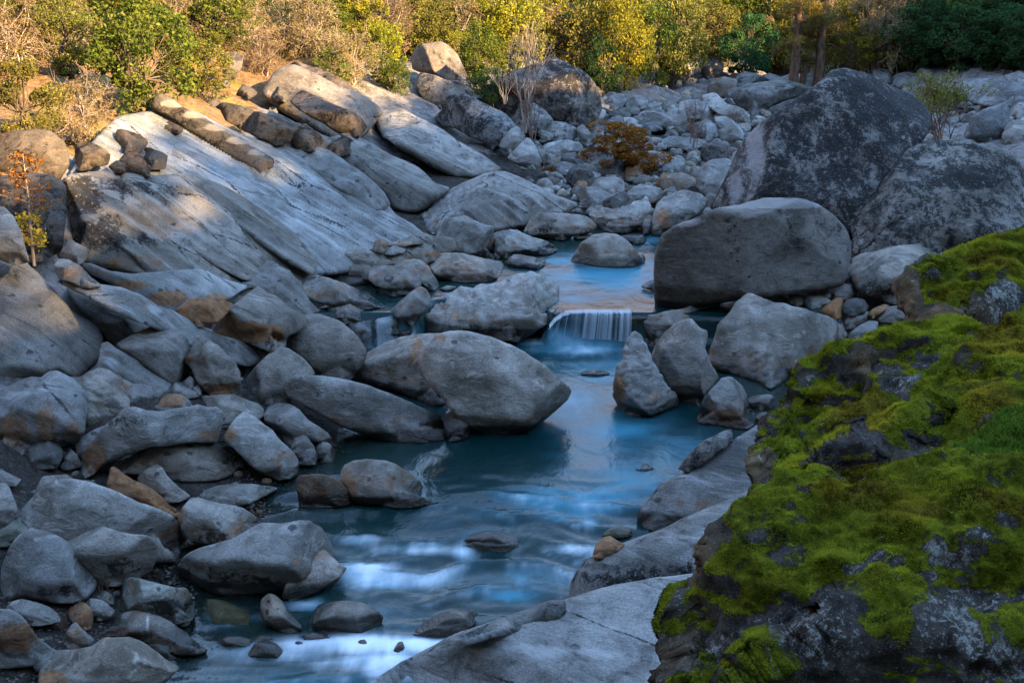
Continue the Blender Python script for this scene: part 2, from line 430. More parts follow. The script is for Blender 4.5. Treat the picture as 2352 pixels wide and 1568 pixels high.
cy((-50, 890, 23), (-300, 700, 22.5), (100, 630, 27), (200, 650, 27.5), (450, 710, 28.8), (640, 760, 29.5), (720, 700, 31.5), (850, 630, 35), (1000, 570, 38),
   (1150, 530, 41), (1320, 475, 44.7), (900, 490, 43), (700, 350, 46.5), (560, 480, 37), (400, 260, 40), (150, 410, 31), (0, 480, 28), (-150, 450, 27), (0, 310, 32),
   (-200, 300, 29), (200, 160, 43), (600, 160, 56), (400, 110, 54), (0, 100, 43), (-300, 100, 40), (900, 240, 58), (1150, 300, 61), (1000, 190, 67),
   (800, 80, 72), (1200, 120, 82), (1300, 280, 66), (1450, 340, 63), (1600, 290, 70), (1600, 205, 88), (1400, 190, 86), (1830, 192, 95), (1250, 410, 52),
   (1650, 410, 52), (1400, 490, 44), (1600, 490, 44), (1750, 710, 33), (1950, 700, 33), (2100, 640, 35), (2280, 570, 37), (2400, 450, 44),
   (2250, 335, 53), (2300, 225, 67), (2260, 168, 74), (2110, 192, 74), (2260, 80, 79), (2400, 100, 76), (2130, 90, 80), (2250, 0, 84), (2360, 20, 80), (2600, 400, 42), (2700, 200, 60), (1700, 765, 31.3), (2000, 760, 30.5))
cz((1650, 970, .2), (1720, 1010, .3), (1640, 1180, -.2), (1480, 1260, -.4), (1640, 1400, -.3), (1200, 1480, -.5), (1000, 1620, -.6))
_w = [(-16, 6, 2.0), (-8, 5, 0.2), (0, 6, .2), (5, 3, 3.2), (3, 8, .0), (9, 8, 3.0), (12, 13, 3.2), (16, 20, 3.6), (22, 26, 5), (8, 0, 5.0), (0, -6, 6.5), (14, -4, 8), (-14, -10, 4),
      (-30, 20, 14), (-34, 0, 20), (-30, 40, 12), (-40, 60, 22), (-30, 85, 26), (-15, 110, 26), (10, 130, 22), (30, 135, 20), (50, 130, 26), (-60, 30, 46), (-70, 100, 45),
      (-20, 150, 42), (30, 170, 36), (60, 160, 45), (34, 60, 7.5), (32, 40, 6.5), (37, 90, 14), (48, 110, 20), (45, 40, 14), (45, 10, 14), (40, -20, 22), (70, 60, 24), (70, 0, 24), (-60, -30, 70),
      (90, 120, 40), (-110, 60, 55), (-100, -30, 40), (0, 215, 60), (-90, 200, 70), (110, 210, 60), (-40, -36, 72), (-15, -36, 70), (5, -36, 68), (25, -36, 62), (-25, -20, 16), (0, -16, 9), (18, -18, 12), (120, 0, 45), (120, -40, 45)]  # unseen slopes behind and left raised to darken camera-facing rock
CT = np.array(_ctrl + [np.array(p, float) for p in _w])
_D = np.hypot(CT[:, None, 0] - CT[None, :, 0], CT[:, None, 1] - CT[None, :, 1])
_n = len(CT)
_A = np.zeros((_n + 3, _n + 3)); _A[:_n, :_n] = _D - np.eye(_n) * .25
_P = np.c_[np.ones(_n), CT[:, :2]]; _A[:_n, _n:] = _P; _A[_n:, :_n] = _P.T
_wt = np.linalg.solve(_A, np.r_[CT[:, 2], 0, 0, 0])
def terrain(x, y):
    x = np.atleast_1d(np.asarray(x, float)); y = np.atleast_1d(np.asarray(y, float)); out = np.empty(x.size)
    xf, yf = x.ravel(), y.ravel()
    for i in range(0, x.size, 20000):
        s = slice(i, i + 20000)
        out[s] = np.hypot(xf[s, None] - CT[None, :, 0], yf[s, None] - CT[None, :, 1]) @ _wt[:_n] + _wt[_n] + _wt[_n + 1] * xf[s] + _wt[_n + 2] * yf[s]
    return out.reshape(x.shape)
_gx = np.arange(-70, 70.01, .5); _gy = np.arange(4, 216.01, .5)
_GX, _GY = np.meshgrid(_gx, _gy); _TG = terrain(_GX, _GY)
def terrain_q(x, y):
    fx = np.clip((x + 70) / .5, 0, len(_gx) - 1.001); fy = np.clip((y - 4) / .5, 0, len(_gy) - 1.001)
    i, j = fx.astype(int), fy.astype(int); a, b = fx - i, fy - j
    return _TG[j, i] * (1 - a) * (1 - b) + _TG[j, i + 1] * a * (1 - b) + _TG[j + 1, i] * (1 - a) * b + _TG[j + 1, i + 1] * a * b
_TS = np.r_[np.arange(5, 60, .15), np.arange(60, 200, .5)]
def hit(u, v, water=True):
    """first point where the sight line through pixel (u, v) meets bank or water"""
    d = rays(u, v); p = CAMP + _TS[:, None] * d
    g = terrain_q(p[:, 0], p[:, 1])
    if water: g = np.maximum(g, np.where(np.abs(p[:, 1] - 30) < 20, water_level(p[:, 1]), -9))
    b = np.nonzero((p[:, 2] < g) & (p[:, 1] > 11))[0]
    return p[b[0]] if len(b) else p[-1]

BVHS = []
def hit2(u, v):
    p = hit(u, v); d = Vector(rays(u, v)); best = p; bd = np.linalg.norm(p - CAMP)
    for t in BVHS:
        r = t.ray_cast(Vector(CAMP), d)
        if r[0] is not None and r[3] < bd: bd = r[3]; best = np.array(r[0])
    return best

def build_ground():
    def axis(lo, hi, n, c, k):
        t = np.linspace(np.arcsinh((lo - c) / k), np.arcsinh((hi - c) / k), n); return c + k * np.sinh(t)
    xs = axis(-125, 125, 330, -2, 16); ys = axis(-38, 225, 400, 30, 22)
    X, Y = np.meshgrid(xs, ys); x, y = X.ravel(), Y.ravel()
    z = terrain(x, y)
    wl = water_level(y)
    p = np.c_[x, y, z * 0]
    dry = smooth01((z - wl) / 1.5)
    far = smooth01((y - 55) / 40)
    z = z - .12 + fbm(p * .9, 4, 3) * (.06 + .22 * dry) + fbm(p * .23, 3, 9) * (.05 + .6 * dry + 1.0 * far * dry)
    o = link_mesh('ground', np.c_[x, y, z], grid_faces(len(xs), len(ys)), M['ground'])
    n = fbm(p * .3, 4, 21)
    zz = z - wl
    left = smooth01((2 - (x + .0)) / 8)
    hill = smooth01((zz - (3.6 + n * 1.2) - 2.0 * smooth01((x) / 10) + 1.2 * smooth01((-7 - x) / 4) * smooth01((y - 32) / 5)) / 1.4)
    bed = smooth01((zz - .75 - .35 * n) / .6) * (1 - hill)
    wet = 1 - smooth01((zz - .02 - .10 * n) / .14)
    attr(o, 'zone', np.c_[hill, bed, wet, wet * 0 + 1])
    tag(o, 'gravel river bed and dry hillside ground', None, None, 'structure')
build_ground()

# ------------------------------------------------------------------ river water
FOAM = []      # (u, v, ru, rv, foam, aerated)
def build_water():
    def axis(a, b, d0, d1):
        v = [a]
        while v[-1] < b: v.append(v[-1] + d0 + (d1 - d0) * (v[-1] - a) / (b - a))
        return np.array(v)
    ys = axis(11.5, 50, .06, .16); xs = np.arange(-9.5, 8.5, .085)
    X, Y = np.meshgrid(xs, ys); x, y = X.ravel(), Y.ravel()
    wl = water_level(y, x)
    # pixel positions of the resting surface, to place the rapids where they run
    d = np.c_[x, y, wl] - CAMP
    cz_ = d[:, 1] * CA - d[:, 2] * SA
    u = W / 2 + FOC * d[:, 0] / cz_; v = H_PX / 2 - FOC * (d[:, 1] * SA + d[:, 2] * CA) / cz_
    foam = np.zeros(len(x)); aer = np.zeros(len(x))
    for (fu, fv, ru, rv, f, a) in FOAM:
        g = np.exp(-(((u - fu) / ru) ** 2 + ((v - fv) / rv) ** 2))
        foam = np.maximum(foam, f * g); aer = np.maximum(aer, a * g)
    p = np.c_[x, y, x * 0]
    rapid = np.exp(-((y - 19.0) / 2.3) ** 4) * smooth01((u - 520) / 160)
    rapid2 = np.exp(-((y - 15.4) / 1.3) ** 2)
    ra = np.clip(rapid + .8 * rapid2, 0, 1)
    wav = fbm(p * np.array([.9, 1.5, 1]), 3, 14)
    hgt = .012 * fbm(p * np.array([.8, 2.2, 1]), 3, 44) + .04 * foam
    veil = np.zeros(len(x))
    for per, sd, amp in ((.80, 3, .75), (.52, 8, .6), (.33, 13, .42)):      # water slides over unseen stones: a crest, then a white veil fading downstream
        ph = (y + .8 * fbm(p * np.array([.5, .28, 1]) + sd, 4, sd)) / per
        kk = np.ceil(ph); fd = kk - ph
        on = smooth01((fbm(np.c_[x * .75 + kk * 5.3, kk * 7.7, x * 0], 3, sd + 4) + .50) / .95)
        sh = smooth01(fd / .22) * np.exp(-np.maximum(fd - .1, 0) / .30) * smooth01((1 - fd) / .25)
        veil = np.maximum(veil, amp * on * sh * (.85 + .3 * fbm(p * np.array([4.5, .9, 1]), 2, sd + 9)))
        hgt = hgt + ra * amp * per * (.085 * on * (np.exp(-((fd - .08) / .16) ** 2) - .6 * np.exp(-((fd - .5) / .25) ** 2)))
    streak = ridged(np.c_[x * 2.6 + 1.2 * fbm(p * .5, 3, 71), y * .42, x * 0], 2, 72)
    veil = veil * (.62 + .55 * streak)
    for xr, yr, r in WATER_ROCKS:                       # white lines wrap the stones and trail downstream
        dx, dy = x - xr, y - yr; near = (np.abs(dx) < r + 1.2) & (np.abs(dy) < r + 2.5)
        if not near.any(): continue
        dx, dy = dx[near], dy[near]; sd_ = np.maximum(-dy, 0)
        ring = np.exp(-((np.hypot(dx, dy * .9) - r * .92) / .16) ** 2) * (.5 + .5 * wav[near])
        wake = np.exp(-((np.abs(dx) - r * (.85 + .18 * sd_)) / .15) ** 2) * np.exp(-sd_ / .9) * smooth01(sd_ / .3) * (.6 + .5 * wav[near])
        veil[near] = np.maximum(veil[near] * (1 - .7 * np.exp(-(dx / (r * .8)) ** 2) * np.exp(-sd_ / .9) * (dy < 0)), .30 * ring + .42 * wake)
    foam = np.clip(foam * (.62 + .35 * wav + .35 * streak) + .95 * ra * veil, 0, 1)
    aer = np.clip(aer * (.75 + .5 * wav) * (1 - .45 * ra * (veil < .08)) + .6 * ra * smooth01((veil + wav * .3) / .7), 0, 1)
    z = wl + hgt
    depth = np.clip((wl - terrain(x, y) + .12) / .75, 0, 1)
    keep = (wl - terrain(x, y)) > -.5
    F = grid_faces(len(xs), len(ys)); F = F[keep[F].any(1)]
    used = np.unique(F); remap = -np.ones(len(x), int); remap[used] = np.arange(len(used))
    o = link_mesh('river', np.c_[x, y, z][used], remap[F], M['water'])
    attr(o, 'wat', np.c_[depth, foam, aer, depth * 0 + 1][used])
    tag(o, 'blue river water smoothed by a long exposure', None, None, 'structure')
FOAM += [(1330, 800, 110, 26, .55, 1.0), (1270, 780, 90, 18, .6, 1.0), (1390, 850, 110, 45, .05, .75), (1330, 920, 70, 40, .35, .9), (1300, 960, 80, 35, .3, .9),
         (1420, 990, 130, 60, 0, .85), (1560, 1040, 110, 60, 0, .55), (1400, 1090, 180, 60, 0, .6), (1300, 1150, 240, 50, .02, .5),
         (1380, 600, 140, 26, 0, .95), (1500, 552, 40, 10, .2, 1.0), (1290, 600, 50, 14, .15, 1.0), (1400, 640, 180, 50, 0, 1.1), (1340, 685, 90, 14, .1, .8), (1460, 690, 60, 14, 0, .3),
         (1440, 1270, 110, 14, .5, .7), (1330, 1262, 70, 10, .6, .8), (980, 1265, 130, 14, .45, .7), (820, 1240, 80, 14, .45, .7), (900, 1330, 160, 26, .4, .7),
         (1250, 1330, 220, 40, .15, .6), (850, 1400, 110, 30, .2, .5), (1180, 1370, 60, 14, 0, 1.0), (800, 1480, 190, 24, 1.1, .9), (960, 1485, 130, 18, 1.3, .9), (900, 1525, 160, 30, .8, 1.0),
         (620, 1500, 150, 26, .5, .7), (520, 1420, 60, 36, .3, .6), (700, 1560, 220, 30, .2, .8), (600, 1420, 60, 14, .4, .5), (860, 1305, 70, 10, .6, .6),
         (920, 775, 70, 24, .6, .7), (860, 800, 40, 20, .4, .6), (700, 1390, 50, 14, .3, .5), (750, 1320, 60, 14, .3, .6)]
# ------------------------------------------------------------------ rocks: a traced outline, carved by planes at its real distance, closed at the back
def resample(pts, step):
    pts = np.asarray(pts, float); out = []
    n = len(pts)
    for i in range(n):                                  # Catmull-Rom with light tension keeps corners
        p0, p1, p2, p3 = pts[i - 1], pts[i], pts[(i + 1) % n], pts[(i + 2) % n]
        L = np.linalg.norm(p2 - p1); m = max(1, int(round(L / step)))
        t = (np.arange(m) / m)[:, None]
        k = .22
        m1 = k * (p2 - p0); m2 = k * (p3 - p1)
        lim = L * .9
        for mm in (m1, m2):
            q = np.linalg.norm(mm)
            if q > lim: mm *= lim / q
        t2, t3 = t * t, t * t * t
        out.append((2 * t3 - 3 * t2 + 1) * p1 + (t3 - 2 * t2 + t) * m1 + (-2 * t3 + 3 * t2) * p2 + (t3 - t2) * m2)
    return np.concatenate(out)
def inside(poly, q):
    out = np.zeros(len(q), bool); a = poly; b = np.roll(poly, -1, 0); dy = b[:, 1] - a[:, 1]; dy = np.where(np.abs(dy) < 1e-9, 1e-9, dy)
    for i in range(0, len(q), 4000):
        x, y = q[i:i + 4000, 0, None], q[i:i + 4000, 1, None]
        k = ((a[None, :, 1] > y) != (b[None, :, 1] > y)) & (x < (b[:, 0] - a[:, 0])[None] * (y - a[None, :, 1]) / dy[None] + a[None, :, 0])
        out[i:i + 4000] = k.sum(1) % 2 == 1
    return out
def dist_to(poly, q):
    a = poly[None]; b = np.roll(poly, -1, 0)[None]; ab = b - a
    d = np.full(len(q), 1e9)
    for i in range(0, len(q), 3000):
        s = q[i:i + 3000, None]
        t = np.clip(((s - a) * ab).sum(-1) / np.maximum((ab ** 2).sum(-1), 1e-9), 0, 1)
        d[i:i + 3000] = np.sqrt((((a + t[..., None] * ab) - s) ** 2).sum(-1).min(1))
    return d
def nrm(az, el):
    az, el = math.radians(az), math.radians(el)
    return np.array([math.sin(az) * math.cos(el), -math.cos(az) * math.cos(el), math.sin(el)])
ROCK_COUNT = 0
WATER_ROCKS = []
def rock_mesh(outline, contact, faces=None, Y=None, g=None, rough=1.0, soft=.008, rnd=.03, thick=.9, seed=1, scal=0.0, sink=0, fine=1.0, dish=1.0, strata=None, undercut=.2, chips=8, grounded=True, wall=.34):
    rs = random.Random(seed)
    P = np.asarray(outline, float)
    x0, y0 = P.min(0); x1, y1 = P.max(0); w, h = x1 - x0, y1 - y0; size = math.sqrt(w * h)
    if g is None: g = min(7.0, max(3.0, size / 34))
    area = .5 * abs(np.sum(P[:, 0] * np.roll(P[:, 1], -1) - P[:, 1] * np.roll(P[:, 0], -1)))
    base = at_y(contact[0], contact[1], Y) if Y else hit2(*contact)
    d = rays(*contact); t0 = (base[1] - CAMP[1]) / d[1]
    mpp = t0 / FOC                                     # metres per unit at the contact
    if faces is None:
        j = lambda a: rs.uniform(-a, a)
        cx = (x0 + x1) / 2
        faces = [(contact[0], contact[1], j(14), 6 + j(10)),
                 (cx + j(.15) * w, y0 + .55 * h, j(25), 46 + j(10)),
                 (cx + j(.2) * w, y0 + .32 * h, j(40), 70 + j(6)),
                 (x0 + .22 * w, y0 + .55 * h, -52 + j(14), 28 + j(14)),
                 (x1 - .22 * w, y0 + .55 * h, 52 + j(14), 28 + j(14))]
    if undercut and faces[0][3] > -8 and len(faces) > 1:       # river boulders are worn in at the foot
        f0 = faces[0]
        faces = [(contact[0], contact[1], f0[2], f0[3] - 30), (contact[0], contact[1] - undercut * h, f0[2], f0[3])] + list(faces[1:])
    O = resample(P, g)
    if np.sum(O[:, 0] * np.roll(O[:, 1], -1) - O[:, 1] * np.roll(O[:, 0], -1)) < 0: O = O[::-1]
    gx = np.arange(x0, x1, g); gy = np.arange(y0, y1, g * .866)
    GX, GY = np.meshgrid(gx, gy); GX = GX + (np.arange(len(gy)) % 2)[:, None] * g / 2
    q = np.c_[GX.ravel(), GY.ravel()]
    q = q[inside(O, q)]
    if len(q): q = q[dist_to(O, q) > g * .55]
    V = np.r_[O, q] if len(q) else O
    no = len(O)
    r = delaunay_2d_cdt([Vector(p) for p in V], [], [list(range(no))], 1, 1e-5)
    V = np.array([tuple(p) for p in r[0]]); T = np.array([f for f in r[2] if len(f) == 3], int)
    orig = r[3]
    e = dist_to(O, V)
    onb = e < 1e-3
    # carve
    D = rays(V[:, 0], V[:, 1])
    k = soft * size * mpp
    tcur = None; planes = []
    def surf(dd):
        tt = None
        for n, a in planes:
            dn = dd @ n
            t = np.where(dn < -1e-3, ((a - CAMP) @ n) / np.minimum(dn, -1e-3), -1e3)
            if tt is None: tt = t
            else:
                hh = np.clip(.5 + .5 * (t - tt) / k, 0, 1); tt = tt * (1 - hh) + t * hh + k * hh * (1 - hh)
        return tt
    for i, fc in enumerate(faces):
        n = nrm(fc[2], fc[3]); dd = rays(fc[0], fc[1])[None]
        a = base if i == 0 and len(fc) < 5 and (fc[0], fc[1]) == tuple(contact) else None
        if a is None:
            if planes: a = CAMP + dd[0] * surf(dd)[0]
            else: a = CAMP + dd[0] * t0
        planes.append((n, a))
    # chipped facets round the rim
    cxy = V[e.argmax()]; Rv, Uv = np.array([1.0, 0, 0]), np.array([0, SA, CA])
    for i in range(chips):
        th_ = .5 + 2 * math.pi * (i + rs.random()) / max(1, chips); dr = np.array([math.cos(th_), math.sin(th_)])
        ff_ = np.linspace(.04, 1.2, 24) * max(w, h); reach = ff_[inside(O, cxy + dr * ff_[:, None])]
        if not len(reach) or dr[1] > .45: continue
        q0 = cxy + dr * max(reach) * rs.uniform(.30, .80)
        d0 = rays(*q0)[None]; d1 = rays(q0[0] + 3, q0[1])[None]; d2 = rays(q0[0], q0[1] + 3)[None]
        A0, A1, A2 = [CAMP + dd[0] * surf(dd)[0] for dd in (d0, d1, d2)]
        n0 = np.cross(A1 - A0, A2 - A0); n0 /= max(np.linalg.norm(n0), 1e-9)
        if n0 @ d0[0] > 0: n0 = -n0
        ow = Rv * dr[0] - Uv * dr[1]; ow = ow - n0 * (ow @ n0); ow /= max(np.linalg.norm(ow), 1e-6)
        jit = np.array([rs.uniform(-1, 1) for _ in range(3)]) * .35; jit -= n0 * (jit @ n0)
        an = math.radians(rs.uniform(18, 48)); n1 = n0 * math.cos(an) + (ow + jit) / np.linalg.norm(ow + jit) * math.sin(an)
        if n1 @ d0[0] / np.linalg.norm(d0[0]) > -.12: continue
        planes.append((n1, A0))
    t = surf(D)
    R = rnd * size
    q_ = np.clip(e / R, 0, 1)
    t = t + mpp * R * .9 * (1 - np.sqrt(np.clip(1 - (1 - q_) ** 2, 0, 1)))
    lim = (.75 * max(w, h)) * mpp
    ex = t - t0
    ex = np.where(ex > lim, lim + (ex - lim) * .35, ex); ex = np.where(ex < -lim, -lim + (ex + lim) * .35, ex)
    t = t0 + ex
    if grounded:                                        # the rock rises from the line where it meets the ground
        Do = rays(O[:, 0], O[:, 1]); to = np.where(Do[:, 2] < -.01, (base[2] + .03 - CAM_H) / np.minimum(Do[:, 2], -.01), 1e9)
        to = np.where(to > .8 * t0, to, 1e9)
        near = np.empty(len(V), int)
        for i in range(0, len(V), 3000): near[i:i + 3000] = ((V[i:i + 3000, None] - O[None]) ** 2).sum(-1).argmin(1)
        band = wall * min(w, h)
        t = np.minimum(t, to[near] + (.10 * e + 2.2 * np.maximum(e - band, 0)) * mpp)
    Rin = max(e.max(), g)
    th = thick * min(w, h) * mpp * np.sqrt(np.clip(1 - (1 - np.clip(e / Rin, 0, 1)) ** 2, 0, 1))
    front = CAMP + D * t[:, None]
    inner = np.nonzero(~onb)[0]
    back = CAMP + D[inner] * (t[inner] + th[inner])[:, None]
    remap = np.arange(len(V)); remap[inner] = len(V) + np.arange(len(inner))
    verts = np.r_[front, back]
    F = np.r_[T, remap[T][:, ::-1]]
    # orient front towards the camera
    a, b, c = verts[T[0]]
    if np.dot(np.cross(b - a, c - a), CAMP - a) < 0: F = F[:, ::-1]
    # relief
    fn = np.cross(verts[F[:, 1]] - verts[F[:, 0]], verts[F[:, 2]] - verts[F[:, 0]])
    vn = np.zeros_like(verts)
    for i in range(3): np.add.at(vn, F[:, i], fn)
    vn /= np.maximum(np.linalg.norm(vn, axis=1, keepdims=True), 1e-12)
    S = size * mpp
    off = seed * 3.17
    disp = fbm(verts * (1.7 / S) + off, 3, seed) * .026 * S * rough
    disp += ridged(verts * (3.5 / S) + off, 2, seed + 3) * .014 * S * rough
    disp += fbm(verts * 4.5 + off, 4, seed + 5, .6) * min(.045, .02 * S) * rough * fine
    dz = np.array([1.0, 1.0, 1.35])
    disp += (worley(verts * dz * (1.9 / S) + off, seed + 21) - .5) * .05 * S * dish * rough
    disp += (worley(verts * dz * (5.2 / S) + off, seed + 22) - .5) * .013 * S * dish * rough
    if strata:                                          # bedding steps running down the slab
        per, amp = strata
        q = verts @ BED_Q / per; along = verts @ BED_S / per; nn = verts @ BED_N / per
        z0_ = np.zeros(len(q))
        q = q + .5 * fbm(np.c_[along * .20, q * .4, nn * .3 + seed], 3, seed + 31)
        for oc, (fq, fa) in enumerate(((1.0, 1.0), (2.7, .18))):
            qq = q * fq; fl = np.floor(qq); fr = qq - fl; ii = fl.astype(np.int64)
            idn = _hash(ii, ii * 0 + seed, ii * 0, 5 + oc)
            st_ = np.where(fr < .72, fr / .72, (1 - fr) / .28)
            fade = smooth01((fbm(np.c_[along * .16 + fl * 2.3, fl * 3.1, z0_], 2, seed + 33) + .35) / .5)
            disp += .75 * fa * amp * (st_ - .5) * (.25 + idn) * fade * smooth01(np.r_[e, e[inner]] / 30)
    if scal:
        sc = np.abs(vnoise(verts * np.array([1.0, 1.3, 2.0]) * (7.0 / S) + off, seed + 11))
        disp -= (1 - sc) ** 2 * scal * S * np.clip(vn[:, 2] + .2, 0, 1)
    dim = np.ones(len(verts)); dim[np.nonzero(onb)[0]] = .55
    verts = verts + vn * (disp * dim)[:, None]
    uv = np.r_[V, V[inner]]
    return verts, F, uv, base, S, mpp, vn

def paint(verts, uv, base, S, st, lich, wetz, seed, stain0, reg, dim=False):
    n = len(verts); m = np.zeros((n, 4), np.float32); m[:, 3] = 0
    ox, oy, sc = reg
    m[:, 1] = lich; m[:, 0] = stain0
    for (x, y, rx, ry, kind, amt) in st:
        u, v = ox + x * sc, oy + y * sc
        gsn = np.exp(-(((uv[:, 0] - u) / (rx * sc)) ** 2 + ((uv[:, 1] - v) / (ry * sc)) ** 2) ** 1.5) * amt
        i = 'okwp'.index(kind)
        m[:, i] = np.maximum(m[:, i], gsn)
        if kind == 'k' and dim: m[:, 2] = np.maximum(m[:, 2], .62 * gsn)  # dark stains here also carry smooth shade painted on undersides
    if wetz is not None:
        hgt = verts[:, 2] - wetz
        m[:, 2] = np.maximum(m[:, 2], 1 - smooth01((hgt - .07) / .34))
        m[:, 0] = np.maximum(m[:, 0], .40 * np.exp(-((hgt - .42) / .24) ** 2))
    return m

def R(region, name, label, outline, c=None, f=None, Y=None, st=(), lich=.12, stain=.10, tint=(1, 1, 1), mat='granite', group=None, cat=None, water=None, parent=None, **kw):
    global ROCK_COUNT
    ROCK_COUNT += 1
    seed = kw.pop('seed', ROCK_COUNT); kw2 = {'drop': kw.pop('drop', 0)}
    ox, oy, sc = REG[region]
    P = [(ox + x * sc, oy + y * sc) for x, y in outline]
    if c is None:
        yb = max(p[1] for p in P); xs = [p[0] for p in P if p[1] > yb - 3 - .03 * (yb - min(p[1] for p in P))]
        cc = (sum(xs) / len(xs), yb - 1)
    else: cc = (ox + c[0] * sc, oy + c[1] * sc)
    ff = None if f is None else [(cc[0], cc[1], a[0], a[1]) if len(a) == 2 else (ox + a[0] * sc, oy + a[1] * sc, a[2], a[3]) for a in f]
    if name == 'bedrock_outcrop': kw.setdefault('undercut', 0); kw.setdefault('chips', 4); right = region in 'ZH' and P[0][0] > 755 and P[0][1] > 1000; kw.setdefault('grounded', right)
    if name == 'bedrock_outcrop' and right: kw['chips'] = 0; kw.setdefault('wall', .12)
    if kw.get('soft', 0) >= .09: kw.setdefault('chips', 4); kw['soft'] = .05; kw['rnd'] = .09
    verts, F, uv, base, S, mpp, vn = rock_mesh(P, cc, ff, Y, seed=seed, **kw)
    drop = kw2.get('drop', 0)
    o = link_mesh(name, verts, F, M[mat], parent, loc=base)
    if drop: o.location[2] -= drop
    wl = float(water_level(base[1]))
    wz = wl if (water or (water is None and base[2] < wl + .12 and 12 < base[1] < 47 and abs(base[0]) < 9)) else None
    if wz is not None: WATER_ROCKS.append((base[0], base[1] + .15 * S, .42 * (max(p[0] for p in P) - min(p[0] for p in P)) * mpp))
    if st and isinstance(st[0], (int, float)): st = [st]
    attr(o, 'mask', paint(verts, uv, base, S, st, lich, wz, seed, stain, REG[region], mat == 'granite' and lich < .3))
    rs = random.Random(seed * 7 + 1)
    j = rs.uniform(.70, 1.08); wv = rs.uniform(-.05, .07)
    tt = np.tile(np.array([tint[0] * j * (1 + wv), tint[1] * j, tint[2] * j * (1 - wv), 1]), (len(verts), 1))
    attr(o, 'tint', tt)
    if name == 'bedrock_outcrop': BVHS.append(BVHTree.FromPolygons(verts.tolist(), F.tolist()))
    if parent is None: tag(o, label, cat or {'cobble': 'stone', 'boulder': 'boulder', 'bedrock_outcrop': 'rock slab'}.get(name, 'rock'), group)
    return o
# the great bank slabs
R('Z', 'bedrock_outcrop', 'great dark-nosed bedrock slab filling the middle of the left bank', [(140,500),(143,420),(160,398),(240,390),(340,402),(430,398),(520,430),(600,480),(680,540),(720,590),(730,640),(720,690),(680,720),(600,700),(540,700),(470,700),(410,660),(340,640),(270,618),(195,605),(160,570)],
  c=(450,690), Y=28.9, f=[(61,50),(330,600,20,24),(250,560,10,8),(350,440,56,60),(175,470,-50,14),(690,650,70,30)], chips=0, mat='slab', strata=(0.71, 0.24), lich=.22, stain=.05, rough=.5, g=4.5, st=[(190,450,70,60,'k',.85),(300,430,110,30,'k',.55),(220,540,90,50,'k',.7),(330,560,60,24,'k',.5),(420,520,200,90,'p',.2),(300,600,120,20,'o',.5),(450,640,120,30,'o',.3)])
R('Z', 'bedrock_outcrop', 'long pale upper bedrock slab dipping to the river under the stone pillar', [(160,402),(240,300),(280,268),(340,258),(400,248),(450,258),(560,310),(640,330),(730,340),(800,380),(870,440),(910,490),(950,515),(985,550),(950,590),(880,610),(800,625),(720,630),(640,560),(560,500),(430,430),(300,410)],
  c=(760,600), Y=33.5, f=[(75,61),(420,300,70,66),(820,560,60,52)], chips=0, mat='slab', strata=(0.65, 0.33), lich=.10, stain=.03, rough=.45, rnd=.03, g=4.5, st=[(640,400,200,60,'p',.25),(330,390,80,20,'k',.4)])
R('D', 'bedrock_outcrop', 'rust-bellied lower lip of the great bedrock slab', [(545,255),(620,250),(750,300),(900,320),(1100,310),(1320,290),(1400,300),(1480,340),(1620,380),(1720,405),(1660,440),(1560,500),(1450,520),(1330,520),(1250,570),(1190,590),(1080,560),(900,460),(800,415),(680,355),(580,305)],
  c=(1180,580), f=[(10,10),(1150,470,16,36),(1000,380,26,56)], mat='slab', strata=(.45, .16), lich=.05, st=[(1150,490,160,60,'o',.95),(850,400,200,40,'o',.8),(1480,500,90,50,'o',.8),(700,310,120,40,'o',.6)], rough=.5)
R('D', 'bedrock_outcrop', 'blue-grey fluted end of the great slab above the egg-shaped boulder', [(1450,340),(1700,250),(1850,230),(1980,300),(2060,380),(2090,460),(2150,540),(2300,620),(2340,660),(2200,640),(2080,640),(2000,600),(1900,500),(1820,460),(1760,430),(1620,400)],
  c=(2100,635), f=[(30,20),(1900,420,32,50)], mat='slab', strata=(.5, .2), scal=.03, rough=.9, lich=.05)
for lab, pts, c, top in [
    ('long ledge across the dark nose of the great slab', [(190,440),(300,438),(420,498),(540,578),(625,642),(560,642),(460,592),(340,533),(240,492)], (460,588), (440,570)),
    ('slanting ledge in the middle of the great bank slabs', [(400,412),(520,438),(620,516),(705,588),(725,634),(660,604),(560,533),(470,474)], (560,530), (545,514))]:
    R('Z', 'bedrock_outcrop', lab, pts, c=c, f=[(-14,6),(top[0],top[1],68,60)], chips=0, mat='slab', strata=(.5, .10), rough=.4, dish=.4, rnd=.02, lich=.12, thick=.5)
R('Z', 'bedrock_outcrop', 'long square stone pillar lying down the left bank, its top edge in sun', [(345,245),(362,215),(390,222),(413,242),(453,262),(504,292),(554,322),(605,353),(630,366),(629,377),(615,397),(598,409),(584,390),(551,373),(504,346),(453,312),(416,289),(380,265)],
  c=(600,400), f=[(2,18),(500,300,60,56),(618,372,60,-12)], mat='far', lich=.36, stain=.2, soft=.012, rnd=.03, rough=.3, dish=.2, chips=0, thick=.7, tint=(.62,.54,.46), st=[(400,238,34,9,'p',1.3),(450,264,34,9,'p',1.3),(500,293,34,9,'p',1.3),(550,323,34,9,'p',1.3),(596,350,30,8,'p',1.2),(480,330,120,20,'k',.6),(420,285,60,16,'k',.7)])  # pale top edge paints sunlight, dark front paints shade, into the colour
